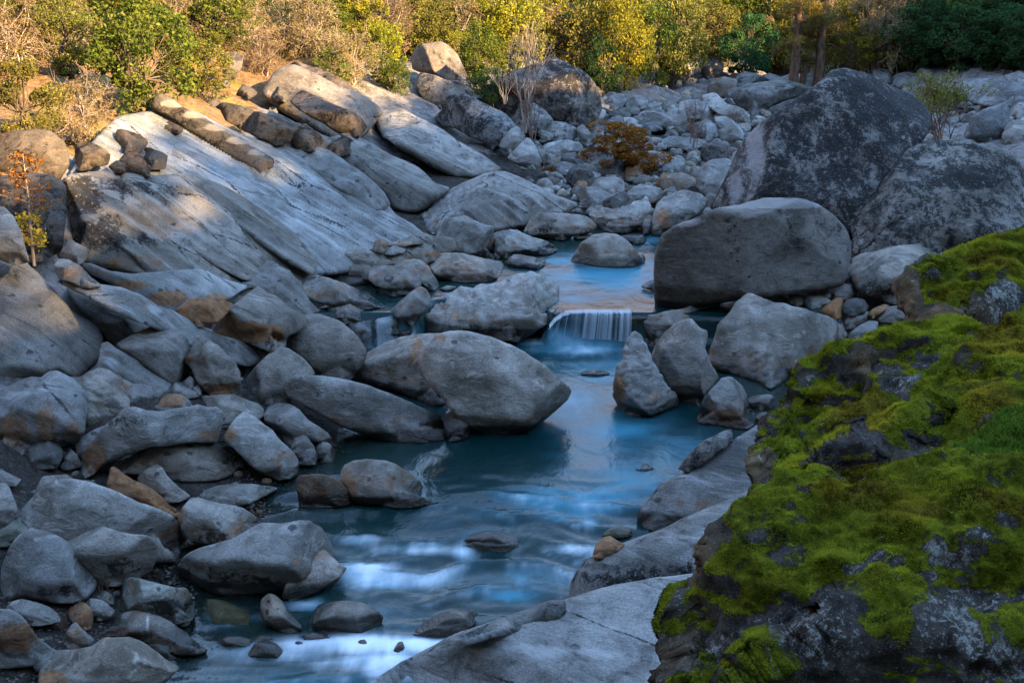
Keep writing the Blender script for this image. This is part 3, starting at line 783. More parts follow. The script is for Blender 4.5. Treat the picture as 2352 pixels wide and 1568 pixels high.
R('Z', 'bedrock_outcrop', 'thick tilted block in the middle of the left bank with a shaded undercut end', [(720,345),(745,320),(800,305),(850,328),(900,358),(960,383),(1000,420),(1032,432),(1000,468),(955,488),(905,482),(885,450),(840,410),(780,375)],
  c=(935,486), chips=0, f=[(0,8),(900,418,0,20),(900,400,62,64),(1000,450,60,-22)], mat='slab', strata=(0.46, 0.18), lich=.26, soft=.015, rnd=.03, rough=.4, dish=.4)
R('Z', 'bedrock_outcrop', 'thin-edged slab stepping down beyond the thick tilted block', [(862,270),(920,250),(1000,288),(1060,328),(1110,358),(1152,388),(1100,408),(1050,408),(1000,388),(950,358),(880,312)],
  c=(1060,407), chips=1, f=[(0,4),(1010,368,62,66)], mat='slab', strata=(0.40, 0.21), lich=.2, soft=.02, rnd=.05)
R('Z', 'bedrock_outcrop', 'pale ribbed slab reaching the rubble at the foot of the far bank', [(930,495),(980,470),(1040,430),(1110,400),(1160,395),(1240,430),(1310,460),(1335,470),(1280,500),(1210,520),(1130,540),(1050,560),(1000,550)],
  c=(1150,540), Y=40.9, f=[(30,30),(1120,470,24,60)], mat='slab', strata=(0.34, 0.33), lich=.08, tint=(1.05,1.06,1.08), rnd=.04, rough=.7)
R('Z', 'bedrock_outcrop', 'grey slab with a shadowed lower edge between pillar and thick tilted block', [(560,330),(620,320),(700,330),(760,350),(830,395),(880,440),(897,470),(880,487),(850,490),(780,440),(700,390),(630,360)],
  c=(870,487), f=[(20,10),(800,430,26,50)], mat='slab', strata=(0.46, 0.21), lich=.14, rnd=.05)
R('Z', 'bedrock_outcrop', 'sunlit pale ramp of rock at the top of the left bank', [(600,215),(640,160),(680,150),(760,190),(840,225),(880,255),(850,300),(790,330),(730,300),(660,260)],
  c=(780,325), Y=50, f=[(50,44),(740,240,60,60)], mat='far', lich=.2, stain=.2, tint=(.8,.72,.64), rnd=.06)

# ================================================================== left bank, middle height
R('D', 'bedrock_outcrop', 'large smooth slab with sun glints at the left edge', [(-260,40),(-40,80),(0,105),(60,140),(130,190),(190,260),(260,320),(330,400),(420,490),(510,580),(600,640),(670,690),(700,760),(707,830),(690,890),(640,950),(580,1000),(510,1042),(420,985),(390,975),(330,1000),(280,1035),(200,1030),(130,1055),(60,1095),(0,1130),(-260,1180)],
  c=(300,1025), f=[(10,-28),(240,962,34,46),(300,700,28,52),(600,830,58,24),(90,930,-8,30)], mat='slab', strata=(1.08, 0.15), lich=.16, stain=.05, rough=.55, rnd=.04, soft=.025, st=[(60,300,160,150,'k',.35),(200,620,200,60,'p',.3),(350,1000,300,30,'o',.4)], g=5.5)
R('D', 'boulder', 'rust-streaked rounded boulder under the sunlit slab at the left edge', [(-120,1170),(0,1115),(60,1090),(130,1053),(200,1030),(280,1030),(340,985),(400,980),(450,1010),(510,1050),(560,1110),(600,1180),(607,1250),(585,1330),(575,1400),(545,1445),(470,1490),(380,1520),(250,1540),(160,1560),(100,1600),(-120,1640)],
  c=(250,1535), f=[(0,0),(260,1280,10,36),(260,1120,10,60),(540,1250,60,20)], st=[(100,1400,140,170,'o',.7),(320,1330,120,150,'o',.65),(480,1370,90,120,'o',.5),(250,1480,350,70,'k',.45)], mat='slab', rough=1.1, lich=.06)
R('D', 'boulder', 'rounded boulder with a sunlit crown right of the rust-streaked boulder', [(500,1060),(600,990),(680,970),(760,985),(840,1030),(920,1080),(1000,1140),(1045,1190),(1010,1230),(940,1250),(880,1265),(800,1310),(760,1350),(700,1370),(620,1380),(575,1330),(560,1180)],
  f=[(30,10),(760,1180,30,38),(740,1050,25,60)], st=[(850,1100,90,60,'o',.4),(660,1200,60,60,'o',.4)], mat='slab', scal=.03)
R('D', 'bedrock_outcrop', 'tapering blue-grey slab right of the sunlit slab', [(455,430),(480,403),(540,398),(600,440),(680,500),(780,560),(900,610),(1010,660),(1045,680),(980,710),(900,750),(830,800),(800,820),(720,760),(640,660),(560,590),(510,530),(475,475)],
  c=(700,715), f=[(36,20),(720,650,38,50)], mat='slab', strata=(.5, .12), lich=.10, rough=.6)
R('D', 'bedrock_outcrop', 'lowest cracked slab with a sun glint at the foot of the left bank', [(690,800),(740,785),(790,825),(860,870),(940,910),(1040,980),(1120,1040),(1175,1082),(1150,1130),(1080,1140),(1000,1120),(930,1110),(850,1060),(770,1010),(650,990),(670,900)], f=[(20,10),(900,1000,28,40),(800,880,34,56)], mat='slab', strata=(.4, .14), rough=.8, st=[(760,920,80,60,'p',.5)])
R('D', 'bedrock_outcrop', 'wedge slab with a shaded end above the lowest cracked slab', [(795,805),(900,740),(1040,680),(1120,663),(1200,690),(1285,760),(1300,830),(1330,920),(1340,1030),(1270,1075),(1180,1090),(1060,1000),(960,930),(870,860)],
  c=(1180,1075), f=[(24,4),(1000,850,30,48),(1230,900,55,15)], mat='slab', strata=(.5, .12), rough=.7)
R('D', 'bedrock_outcrop', 'tan water-polished slab in the hollow of the left bank', [(390,370),(470,355),(560,380),(700,395),(830,415),(960,465),(1080,535),(1180,570),(1300,635),(1390,690),(1500,740),(1700,800),(1850,860),(1700,960),(1500,900),(1350,850),(1250,800),(1120,720),(1000,680),(850,620),(700,540),(560,460),(450,410)],
  c=(1150,740), f=[(36,40),(1000,600,34,56)], mat='slab', strata=(.5, .10), rough=.5, st=[(900,520,300,60,'o',.30),(1050,560,160,50,'p',.5),(550,400,120,40,'p',.5),(1000,560,60,30,'o',.5)], rnd=.04)
R('D', 'boulder', 'brown-sided boulder by the yellow sapling', [(368,260),(400,220),(470,225),(550,270),(620,340),(690,405),(620,418),(560,412),(470,375),(410,365),(378,315)], st=[(480,310,120,70,'o',.55)])
R('D', 'boulder', 'grey angular boulder right of the yellow sapling', [(295,205),(350,150),(430,80),(500,95),(612,160),(592,225),(540,262),(470,250),(390,240)], lich=.2)
R('D', 'boulder', 'dark three-sided rock lying on the tan slab', [(690,505),(800,455),(860,460),(900,520),(960,590),(1020,660),(900,630),(780,575)], f=[(-30,10),(850,540,40,30)], tint=(.6,.57,.55), lich=.25)
R('D', 'boulder', 'sloping grey boulder with a rust-brown underside at the slab foot', [(1448,700),(1470,650),(1530,590),(1600,530),(1680,460),(1760,410),(1820,440),(1900,480),(2000,560),(2090,610),(2080,690),(2000,740),(1965,760),(1955,810),(1905,858),(1840,850),(1760,812),(1640,785),(1540,772),(1470,740)],
  c=(1680,790), f=[(-6,-6),(1700,655,-2,22),(1700,635,22,50),(1930,740,50,-5)], st=[(1700,720,260,80,'o',1.0),(1560,640,90,60,'o',.8),(1880,800,90,60,'k',.4),(1740,500,120,40,'p',.4)], mat='slab', lich=.06, rough=.6, soft=.03)
R('D', 'boulder', 'bright orange block in the cleft of the left slabs', [(1190,595),(1220,545),(1300,495),(1400,485),(1480,505),(1530,498),(1600,530),(1560,590),(1480,660),(1400,680),(1350,690),(1300,660),(1230,625)], f=[(-4,10),(1400,560,10,35)], st=[(1400,570,240,110,'o',1.0)], mat='slab', tint=(1.15,1.05,.9), lich=.03)
R('D', 'boulder', 'smooth egg-shaped grey boulder upstream of the lens-shaped boulder', [(1950,780),(1980,720),(2030,650),(2090,600),(2180,593),(2260,620),(2340,655),(2420,725),(2480,795),(2507,850),(2492,930),(2440,1000),(2340,1035),(2250,1030),(2180,1015),(2120,970),(2050,910),(1960,840)],
  c=(2250,1025), f=[(6,4),(2230,880,6,26),(2230,720,4,50),(2440,880,55,5),(2040,760,-45,22)], soft=.1, rough=.5, lich=.05)
R('D', 'boulder', 'layered brown and grey boulder with a broken face on the left shore', [(1243,875),(1270,840),(1278,760),(1340,748),(1430,778),(1500,828),(1560,890),(1600,910),(1640,1000),(1647,1080),(1628,1145),(1560,1156),(1450,1156),(1415,1122),(1365,1065),(1335,1022),(1298,965),(1265,925)],
  f=[(4,0),(1480,1040,8,26),(1420,860,14,50)], rough=1.8, st=[(1500,1110,150,60,'o',.7),(1280,900,60,60,'o',.6),(1420,1000,90,50,'o',.35)], lich=.08, fine=2.0)
R('D', 'boulder', 'pointed boulder split between a brown and a blue-grey face', [(1640,1160),(1680,1050),(1740,970),(1830,880),(1920,828),(1980,838),(2060,888),(2120,950),(2150,1005),(2080,1060),(2000,1140),(1975,1210),(1900,1232),(1830,1225),(1760,1195),(1700,1200)],
  c=(1850,1222), f=[(0,10),(1860,960,-42,22),(1870,960,38,42)], soft=.02, st=[(1780,1050,80,120,'o',.2),(1890,1170,90,60,'k',.5)])
R('D', 'boulder', 'orange-topped flat rock behind the dark hollow-backed boulder', [(965,1238),(1010,1190),(1060,1160),(1150,1143),(1240,1150),(1295,1190),(1320,1240),(1250,1290),(1100,1290),(1000,1270)], st=[(1140,1190,160,50,'o',1.0)])
R('D', 'boulder', 'dark hollow-backed boulder like an upturned hull on the left shore', [(555,1600),(600,1500),(660,1420),(720,1350),(800,1290),(860,1240),(930,1234),(1000,1255),(1100,1262),(1200,1250),(1290,1233),(1350,1213),(1420,1228),(1480,1228),(1533,1270),(1525,1330),(1505,1400),(1485,1475),(1400,1480),(1250,1480),(1140,1490),(1040,1500),(920,1540),(800,1580),(720,1620),(650,1690),(580,1715),(555,1660)],
  c=(620,1700), f=[(-16,2),(900,1300,-6,14),(1000,1272,6,68),(660,1450,-40,14)], st=[(640,1580,90,130,'o',.9),(900,1340,200,70,'k',.55),(1420,1420,120,50,'o',.5),(1150,1390,200,60,'k',.3)], lich=.1, soft=.02, rough=.8)
R('D', 'boulder', 'flat pale blue boulder beside the dark hollow-backed boulder', [(1310,1175),(1400,1155),(1500,1148),(1600,1150),(1680,1180),(1760,1208),(1806,1250),(1800,1295),(1740,1335),(1660,1340),(1580,1350),(1510,1350),(1500,1270),(1400,1230)], f=[(0,25),(1600,1240,20,62)], tint=(1.05,1.08,1.1))
R('D', 'boulder', 'smooth brownish boulder tucked under the lens-shaped boulder', [(1796,1295),(1830,1230),(1890,1203),(1980,1208),(2050,1250),(2110,1320),(2170,1360),(2240,1405),(2270,1450),(2200,1480),(2100,1475),(2050,1490),(1990,1500),(1940,1465),(1870,1400),(1810,1345)], stain=.25, soft=.1, rough=.5)
R('D', 'boulder', 'steep wedge boulder with a rusty left edge on the gravel bar', [(1522,1445),(1560,1380),(1610,1310),(1670,1260),(1730,1280),(1790,1340),(1860,1390),(1930,1470),(2000,1540),(2034,1600),(2036,1685),(1985,1725),(1900,1735),(1800,1695),(1700,1615),(1640,1562),(1580,1505)],
  c=(1880,1728), f=[(24,20),(1760,1520,16,42),(1640,1400,-50,35),(1980,1640,50,15)], st=[(1580,1420,60,60,'o',.7),(1900,1650,120,60,'o',.35)], lich=.06)
R('D', 'cobble', 'little spire-shaped stone on the gravel bar', [(1985,1530),(2010,1430),(2045,1373),(2080,1410),(2120,1460),(2155,1515),(2090,1545),(2000,1550)], soft=.03)
for i, pts in enumerate([[(2075,1420),(2130,1403),(2215,1470),(2180,1515),(2130,1510)], [(2145,1520),(2200,1470),(2250,1480),(2293,1530),(2280,1610),(2200,1615)], [(2025,1560),(2080,1520),(2150,1515),(2175,1560),(2155,1630),(2050,1630)]]):
    R('D', 'cobble', ['flat stone behind the little spire-shaped stone', 'rounded grey stone right of the spire-shaped stone', 'rounded stone in front of the spire-shaped stone'][i], pts, group='stones on the gravel bar')
R('D', 'boulder', 'wide low boulder with a flat speckled top on the gravel bar', [(685,1600),(720,1540),(800,1490),(900,1450),(1000,1430),(1130,1410),(1250,1425),(1400,1455),(1520,1500),(1620,1560),(1668,1580),(1650,1635),(1590,1690),(1500,1728),(1400,1740),(1250,1742),(1100,1720),(950,1700),(800,1690),(700,1660)],
  c=(1250,1736), f=[(4,18),(1180,1600,4,46),(1180,1510,6,68),(1600,1620,50,10)], lich=.05, st=[(1150,1500,300,50,'o',.2),(1000,1540,200,30,'p',.4)], rough=.6)
R('D', 'boulder', 'small dark angular rock under the rust-streaked boulder', [(140,1530),(210,1498),(260,1468),(330,1456),(400,1488),(430,1530),(418,1600),(375,1655),(230,1660),(165,1610)], tint=(.62,.64,.66), rough=1.5)
R('D', 'cobble', 'small grey stone right of the dark angular rock', [(425,1515),(470,1508),(530,1560),(558,1640),(480,1655),(440,1600)])
R('D', 'boulder', 'pale stone wedged left of the hollow-backed boulder', [(515,1500),(560,1430),(640,1390),(730,1355),(700,1440),(640,1540),(590,1600),(530,1570)])
for i, pts in enumerate([[(1155,1130),(1200,1063),(1260,1063),(1335,1100),(1365,1160),(1270,1180),(1190,1165)], [(1240,1070),(1300,1022),(1345,1060),(1330,1110),(1270,1100)], [(1305,1100),(1350,1073),(1385,1110),(1375,1150),(1330,1142)], [(980,1110),(1010,1078),(1060,1090),(1125,1138),(1095,1168),(1030,1172),(988,1138)]]):
    R('D', 'cobble', ['blue-grey flat stone below the wedge slab', 'small stone behind the blue-grey flat stone', 'small stone between layered boulder and flat stone', 'pale pebble-like stone below the lowest slab'][i], pts, group='stones at the slab foot')


R('Z', 'bedrock_outcrop', 'sloping blue-grey foot of the bank above the side channel', [(660,610),(760,590),(860,570),(950,540),(1040,545),(1050,575),(980,605),(900,645),(820,660),(730,665),(680,650)], c=(800,655), f=[(30,20),(820,630,28,52)], mat='slab', strata=(0.40, 0.18), rnd=.05, lich=.06)

R('Z', 'boulder', 'rock tinted dark for the shaded cleft behind the yellow sapling', [(-60,410),(40,395),(120,405),(150,430),(148,520),(140,575),(100,600),(50,600),(-60,540)], c=(90,590), Y=27.2, tint=(.3,.28,.27), lich=.45)  # fills the dark hollow; its tint paints the shade there
# ================================================================== middle of the river
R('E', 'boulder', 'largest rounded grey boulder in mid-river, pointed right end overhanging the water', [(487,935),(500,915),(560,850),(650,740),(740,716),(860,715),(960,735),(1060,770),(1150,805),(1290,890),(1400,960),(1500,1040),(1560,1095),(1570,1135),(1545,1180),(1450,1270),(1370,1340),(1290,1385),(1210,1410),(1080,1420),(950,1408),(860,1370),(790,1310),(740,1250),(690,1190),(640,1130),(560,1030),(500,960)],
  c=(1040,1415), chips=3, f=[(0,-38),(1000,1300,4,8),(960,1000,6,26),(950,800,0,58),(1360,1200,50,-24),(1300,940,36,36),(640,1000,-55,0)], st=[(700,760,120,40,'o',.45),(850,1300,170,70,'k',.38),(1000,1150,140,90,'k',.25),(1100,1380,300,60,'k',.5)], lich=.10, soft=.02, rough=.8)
R('E', 'boulder', 'grey boulder with a brown-stained crease tucked behind the largest mid-river boulder', [(60,1060),(80,1030),(150,885),(200,842),(300,790),(430,755),(550,735),(660,722),(740,740),(740,900),(720,1000),(720,1210),(620,1230),(400,1130),(200,1080)],
  c=(400,1190), f=[(0,10),(350,900,-14,34),(520,780,-5,58),(560,1000,-40,12)], st=[(520,870,60,170,'o',.6),(440,1000,60,150,'o',.35)], lich=.06)
R('Z', 'boulder', 'long lens-shaped grey boulder lying at the water edge in front of the largest boulder', [(654,890),(660,871),(700,862),(760,865),(830,880),(900,905),(960,930),(1010,955),(1035,975),(1039,1000),(1020,1012),(960,1020),(880,1014),(800,988),(740,957),(690,930),(660,911)],
  c=(900,1016), chips=3, f=[(0,-34),(860,985,0,8),(830,915,0,34),(830,888,0,58),(690,890,-40,25),(1000,980,40,20)], st=[(780,905,120,14,'k',.35),(850,1000,160,16,'k',.45)], soft=.02, rough=.7, lich=.12)
R('E', 'boulder', 'broad boulder with a scalloped water-carved top left of the small waterfall', [(565,620),(590,540),(640,510),(660,490),(720,450),(800,400),(880,410),(960,375),(1080,375),(1150,340),(1200,312),(1290,310),(1380,335),(1450,360),(1485,375),(1496,430),(1480,520),(1455,600),(1400,665),(1330,715),(1270,755),(1210,782),(1150,787),(1050,775),(930,740),(800,730),(640,730),(580,728),(565,690)],
  c=(1000,775), f=[(0,-16),(900,655,-4,12),(900,630,-6,46),(1000,530,0,64),(1400,560,50,0),(620,620,-40,20)], tint=(.95,.97,1.0), st=[(900,700,280,50,'k',.55),(1150,720,260,60,'k',.45),(900,500,400,90,'p',.35)], soft=.02, scal=.055, rough=.7, lich=.05)
R('E', 'boulder', 'smooth domed tan boulder standing alone in the upper pool', [(1570,240),(1600,170),(1640,110),(1720,60),(1800,42),(1880,50),(1950,90),(2010,150),(2040,200),(2055,250),(2000,275),(1880,282),(1750,275),(1650,258)],
  c=(1800,272), f=[(0,8),(1800,170,0,34),(1800,90,0,60),(1620,200,-48,18),(2000,200,48,18)], soft=.14, rough=.5, lich=.05, st=[(1640,230,90,50,'o',.4)], tint=(1.02,.98,.93))
R('E', 'boulder', 'flat-topped boulder with a brown-streaked front beside the upper pool', [(580,225),(640,200),(720,178),(800,180),(900,200),(1000,220),(1090,240),(1108,270),(1100,310),(1060,360),(980,382),(850,386),(760,380),(680,352),(640,330),(600,270)],
  c=(850,380), f=[(0,6),(820,290,4,44),(820,262,0,68),(640,300,-48,20),(1080,300,55,10)], st=[(850,340,220,50,'o',.5),(850,250,200,40,'p',.3)], lich=.1)
R('E', 'boulder', 'low grey boulder with a rust-edged rim behind the flat-topped boulder', [(375,210),(430,150),(500,110),(600,120),(700,150),(800,178),(800,220),(640,240),(560,260),(480,250),(400,245)], st=[(640,190,90,20,'o',.8)])
R('E', 'boulder', 'lumpy boulder with a black patch on its front above the left side channel', [(185,300),(220,270),(290,265),(350,270),(430,270),(500,290),(540,330),(548,400),(520,452),(450,467),(380,472),(320,442),(230,400),(190,360)], st=[(325,355,40,36,'k',.95),(440,420,100,40,'o',.3)], rough=1.3)
R('E', 'boulder', 'smooth grey boulder leaning between the lumpy and the flat-topped boulders', [(360,265),(420,235),(500,220),(560,235),(610,290),(650,360),(667,410),(640,442),(590,435),(520,400),(440,330)], lich=.05)
R('E', 'boulder', 'log-shaped brown boulder leaning against the scalloped boulder', [(325,590),(370,540),(420,490),(480,440),(540,410),(580,430),(610,480),(600,530),(560,590),(520,650),(480,680),(420,650)],
  c=(470,672), f=[(20,10),(460,540,-30,45),(540,520,50,25)], stain=.35)
R('E', 'boulder', 'tall grey boulder crossed by a pale vein above the flat-topped boulder', [(645,80),(660,30),(700,-40),(740,-60),(850,-70),(950,-30),(1000,-10),(1035,0),(1047,100),(1052,225),(950,210),(850,190),(750,160),(690,135),(655,120)],
  f=[(20,8),(850,60,-10,30),(850,-20,0,60),(700,40,-50,15)], lich=.08)
R('E', 'boulder', 'scalloped grey slab boulder overhanging the upper pool from the left bank', [(1040,100),(1050,40),(1100,20),(1200,15),(1280,60),(1400,90),(1470,140),(1477,165),(1420,192),(1300,195),(1200,205),(1120,220),(1070,185)],
  f=[(10,-25),(1250,150,0,10),(1250,125,0,55),(1250,80,0,72)], scal=.04, st=[(1300,175,200,30,'k',.6)])
R('E', 'boulder', 'small dark flat boulder under the overhanging slab at the upper pool', [(1110,245),(1180,190),(1260,195),(1350,215),(1395,215),(1390,265),(1340,292),(1240,282),(1150,262)], st=[(1250,270,150,30,'k',.8)])
R('E', 'boulder', 'dark boulder at the left edge of the pool behind the domed tan boulder', [(1250,50),(1265,0),(1300,-60),(1360,-95),(1520,-95),(1680,-70),(1745,-10),(1700,40),(1600,60),(1520,95),(1400,80)],
  f=[(0,0),(1500,0,0,20),(1500,-40,0,60)], lich=.3, st=[(1400,20,120,60,'k',.6)])
R('E', 'cobble', 'pale flat stone at the head of the pool, behind the domed tan boulder', [(1900,70),(1960,50),(2050,48),(2085,80),(2080,112),(2020,122),(1960,100)])
R('E', 'cobble', 'thin flat stone between dark boulder and domed tan boulder', [(1575,60),(1610,38),(1680,45),(1750,50),(1780,65),(1700,82),(1600,85)])
R('E', 'cobble', 'small dark stone touching the right side of the domed tan boulder', [(2030,200),(2060,185),(2080,215),(2070,250),(2040,250)])
R('E', 'cobble', 'pointed brown stone at the right edge of the upper pool', [(2050,408),(2100,370),(2150,360),(2190,380),(2190,445),(2100,432)], stain=.3)
R('E', 'boulder', 'dark wet ledge carrying the small waterfall', [(1400,830),(1420,720),(1480,640),(1560,600),(1700,592),(1850,597),(2000,588),(2150,580),(2190,600),(2080,640),(2000,700),(1960,780),(1950,840),(1700,850),(1480,840)],
  c=(1680,815), Y=30.75, chips=0, grounded=False, dish=.3, rough=.3, undercut=0, f=[(-4,0),(1700,618,-4,60),(1700,600,0,82),(1450,720,-45,10)], st=[(1700,740,400,120,'k',.9),(1700,720,400,200,'w',1.0)], lich=.4, stain=.3, water=True)
R('E', 'cobble', 'greenish wet stone at the left lip of the small waterfall', [(1440,600),(1480,548),(1530,580),(1510,640),(1450,650)], st=[(1480,600,80,60,'w',.8)], tint=(.9,1,.6))
R('E', 'cobble', 'grey stone peeking over the top of the largest mid-river boulder', [(690,718),(740,685),(820,675),(870,680),(920,725),(900,760),(720,760)])
R('E', 'cobble', 'low half-drowned stone in the chute right of the largest boulder', [(1620,1008),(1680,980),(1740,973),(1810,988),(1838,1006),(1750,1020)], stain=.25)
R('E', 'boulder', 'grey stone splitting the small left side cascade', [(205,680),(240,610),(300,598),(350,620),(385,670),(410,730),(330,740),(250,730)], water=True)
R('Z', 'boulder', 'pale grey sloping boulder at the left shore of the side channel', [(690,680),(700,645),(730,632),(790,650),(840,672),(885,705),(830,712),(760,705)], f=[(10,20),(770,670,10,60)])
R('Z', 'boulder', 'small scalloped boulder at the left edge of the side cascade', [(731,705),(760,682),(800,678),(840,698),(864,716),(830,738),(790,745),(750,730)], scal=.05)
R('Z', 'cobble', 'dark flat stone slab above the side channel pool', [(735,597),(738,570),(790,568),(850,580),(900,590),(910,606),(860,614),(790,608),(745,608)], st=[(750,590,40,12,'o',.8)])
R('Z', 'cobble', 'brown angular stone under the dark flat stone slab', [(783,620),(800,600),(840,597),(885,612),(870,642),(840,642),(800,632)], stain=.35)
for i, pts in enumerate([[(215,150),(230,100),(280,80),(320,100),(330,150),(280,182),(225,170)], [(285,185),(350,130),(400,125),(452,150),(420,182),(340,197)], [(330,130),(360,95),(460,95),(560,103),(560,120),(480,125),(430,140)], [(480,70),(520,40),(580,45),(640,70),(650,130),(560,105)]]):
    R('E', 'cobble', ['rust-sided block in the rubble at the foot of the bank', 'grey wedge in the rubble beside the rust-sided block', 'long rust-edged stone in the rubble above the upper pool', 'pale stone behind the rubble at the foot of the bank'][i], pts, stain=[.5, .15, .45, .1][i])
R('E', 'cobble', 'small triangular stone below the lumpy boulder', [(318,470),(345,432),(375,450),(388,475),(350,482)])
R('E', 'cobble', 'flat pale stone awash in the left side channel', [(660,430),(720,402),(780,408),(790,425),(720,440)])

# ================================================================== right bank, middle distance
R('Z', 'boulder', 'huge peaked boulder streaked with black lichen on the right bank', [(1632,478),(1650,440),(1680,380),(1700,335),(1740,290),(1790,250),(1850,215),(1890,185),(1910,165),(1940,160),(1980,168),(2030,190),(2080,210),(2120,240),(2137,270),(2132,300),(2110,335),(2095,350),(2060,400),(2020,450),(1990,520),(1945,560),(1900,560),(1800,530),(1700,510)],
  c=(1800,640), Y=37.5, chips=2, f=[(-4,4),(1800,430,2,26),(1905,190,6,38),(1775,310,-72,22),(2000,235,58,52),(2110,320,78,6)], tint=(.66,.65,.66), lich=.60, st=[(1850,330,70,120,'k',.62),(2060,245,80,44,'k',1.2),(1990,200,60,24,'k',1.1),(1800,300,60,40,'k',.6),(1700,400,40,80,'p',.5),(1870,440,120,50,'p',.35),(2000,430,90,90,'p',.3),(1735,350,26,90,'p',.9),(1690,430,24,50,'p',.8)], soft=.02, rough=.6, dish=.6, rnd=.05, g=5)  # lichen, plus pale left face and dark right top painting face shading
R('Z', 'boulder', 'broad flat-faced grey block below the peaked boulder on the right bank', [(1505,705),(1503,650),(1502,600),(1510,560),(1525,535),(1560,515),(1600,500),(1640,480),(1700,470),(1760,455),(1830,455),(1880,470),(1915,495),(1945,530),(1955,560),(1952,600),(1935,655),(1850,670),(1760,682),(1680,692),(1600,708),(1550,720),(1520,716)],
  c=(1575,712), grounded=False, chips=2, f=[(-20,2),(1712,600,24,0),(1712,500,0,62),(1760,490,6,78),(1930,560,62,10)], tint=(.66,.64,.63), lich=.2, st=[(1690,540,40,60,'k',.45),(1850,530,120,40,'k',.4),(1760,468,170,14,'p',1.2),(1580,510,50,14,'p',.8),(1540,640,40,70,'o',.2)], soft=.015, rough=.5, rnd=.05, dish=.5, g=4.5)  # pale marks paint skylight onto the top face
R('Z', 'boulder', 'dark weathered boulder behind the moss at the right edge', [(1955,600),(1960,545),(1952,520),(1970,490),(2010,440),(2050,390),(2090,342),(2130,326),(2200,325),(2280,345),(2320,365),(2338,390),(2345,430),(2400,470),(2450,520),(2420,580),(2250,600),(2100,610),(2000,612)],
  c=(2100,600), Y=35.5, f=[(-10,10),(2100,520,-10,34),(2120,420,5,48),(2180,360,10,66),(2010,480,-45,35)], lich=.50, st=[(2220,410,120,40,'k',.85),(2100,390,60,40,'k',.6),(2060,500,60,60,'p',.4),(2250,520,90,40,'p',.25)], rough=1.0, g=5, tint=(.74,.79,.83))
R('F', 'boulder', 'tabular block with a flat pale top and dark front beside the mossy ledge', [(1145,300),(1160,230),(1200,195),(1350,160),(1500,125),(1700,105),(1850,95),(1960,115),(2000,130),(1950,200),(1800,260),(1700,350),(1600,450),(1530,545),(1430,530),(1330,505),(1260,490),(1200,445),(1165,380)],
  c=(1400,520), f=[(10,0),(1400,352,10,62),(1420,330,4,78),(1250,400,-50,5)], lich=.28, st=[(1400,430,250,80,'k',.7),(1180,350,50,110,'o',.45),(1500,240,300,80,'p',.35)], soft=.02, rnd=.07)
R('F', 'boulder', 'pitted pale boulder sloping to the water below the flat-faced block', [(178,900),(200,800),(250,680),(320,580),(380,500),(440,452),(480,455),(540,480),(620,515),(750,550),(880,580),(1000,620),(1047,650),(1058,700),(1040,760),(1000,820),(900,900),(800,980),(720,1030),(660,1080),(600,1115),(520,1065),(400,1025),(290,992),(210,972)],
  c=(420,1015), f=[(-14,-12),(420,960,-10,14),(460,880,-8,38),(620,640,0,54),(700,590,4,66),(250,760,-50,25)], lich=.10, stain=.04, tint=(1.08,1.09,1.1), rough=1.0, soft=.04, st=[(650,700,300,120,'p',.25)], fine=1.6)
R('F', 'cobble', 'broken corner stone at the right end of the pitted pale boulder', [(1040,640),(1090,640),(1125,690),(1132,735),(1100,775),(1040,775),(1010,740)], rough=1.4)
R('Z', 'boulder', 'pale upright slab leaning on the pitted boulder at the water edge', [(1496,816),(1506,789),(1523,766),(1543,749),(1568,735),(1588,732),(1608,752),(1625,759),(1628,776),(1622,799),(1634,833),(1650,867),(1638,888),(1616,915),(1608,935),(1588,926),(1568,922),(1550,905),(1530,872),(1509,843)],
  c=(1590,926), f=[(-20,0),(1570,860,-24,26),(1590,790,-5,45),(1610,800,45,25)], lich=.05, tint=(1.03,1.03,1.03), rough=.7)
R('E', 'boulder', 'fluted water-carved rock with a brown flank standing at the right water edge', [(1855,1150),(1865,1050),(1880,960),(1920,890),(1940,800),(1970,740),(2010,703),(2050,720),(2080,790),(2120,870),(2160,960),(2230,1060),(2280,1130),(2312,1180),(2290,1225),(2220,1255),(2130,1290),(2030,1306),(1960,1286),(1900,1245)],
  c=(2030,1300), f=[(-40,-5),(1990,1180,18,14),(2030,950,14,34),(2110,1000,55,22)], st=[(1890,1130,60,130,'o',.85),(1960,1240,60,60,'o',.5)], scal=.07, lich=.03, tint=(1.05,1.07,1.1), rough=.9, soft=.03)
R('Z', 'boulder', 'rust-patched boulder wedged behind the fluted rock', [(1443,775),(1452,752),(1456,738),(1484,724),(1525,716),(1570,707),(1605,693),(1640,690),(1695,692),(1690,715),(1660,750),(1640,775),(1560,800),(1500,810),(1470,790)],
  c=(1490,800), Y=30.6, f=[(-10,6),(1560,735,-6,50),(1580,715,0,70)], st=[(1640,735,34,24,'o',1.0),(1480,765,40,30,'k',.7)], lich=.25)
R('F', 'boulder', 'small brown-footed boulder at the water below the pitted pale boulder', [(98,1340),(115,1260),(150,1170),(200,1100),(260,1040),(310,1025),(360,1040),(410,1090),(440,1150),(455,1220),(495,1290),(495,1355),(440,1388),(350,1380),(250,1360),(150,1352)],
  c=(280,1362), f=[(-20,5),(280,1210,-12,40),(290,1110,-20,58),(400,1200,50,20)], st=[(270,1310,230,80,'o',.75),(300,1300,150,60,'k',.3)])
R('F', 'cobble', 'small dark wedge stone right of the brown-footed boulder', [(440,1185),(480,1155),(590,1143),(640,1180),(600,1240),(530,1258),(485,1245)])
R('F', 'cobble', 'little grey stone below the dark wedge stone', [(488,1290),(530,1270),(580,1268),(580,1340),(520,1350)])
CB = 'stones heaped between the blocks on the right bank'
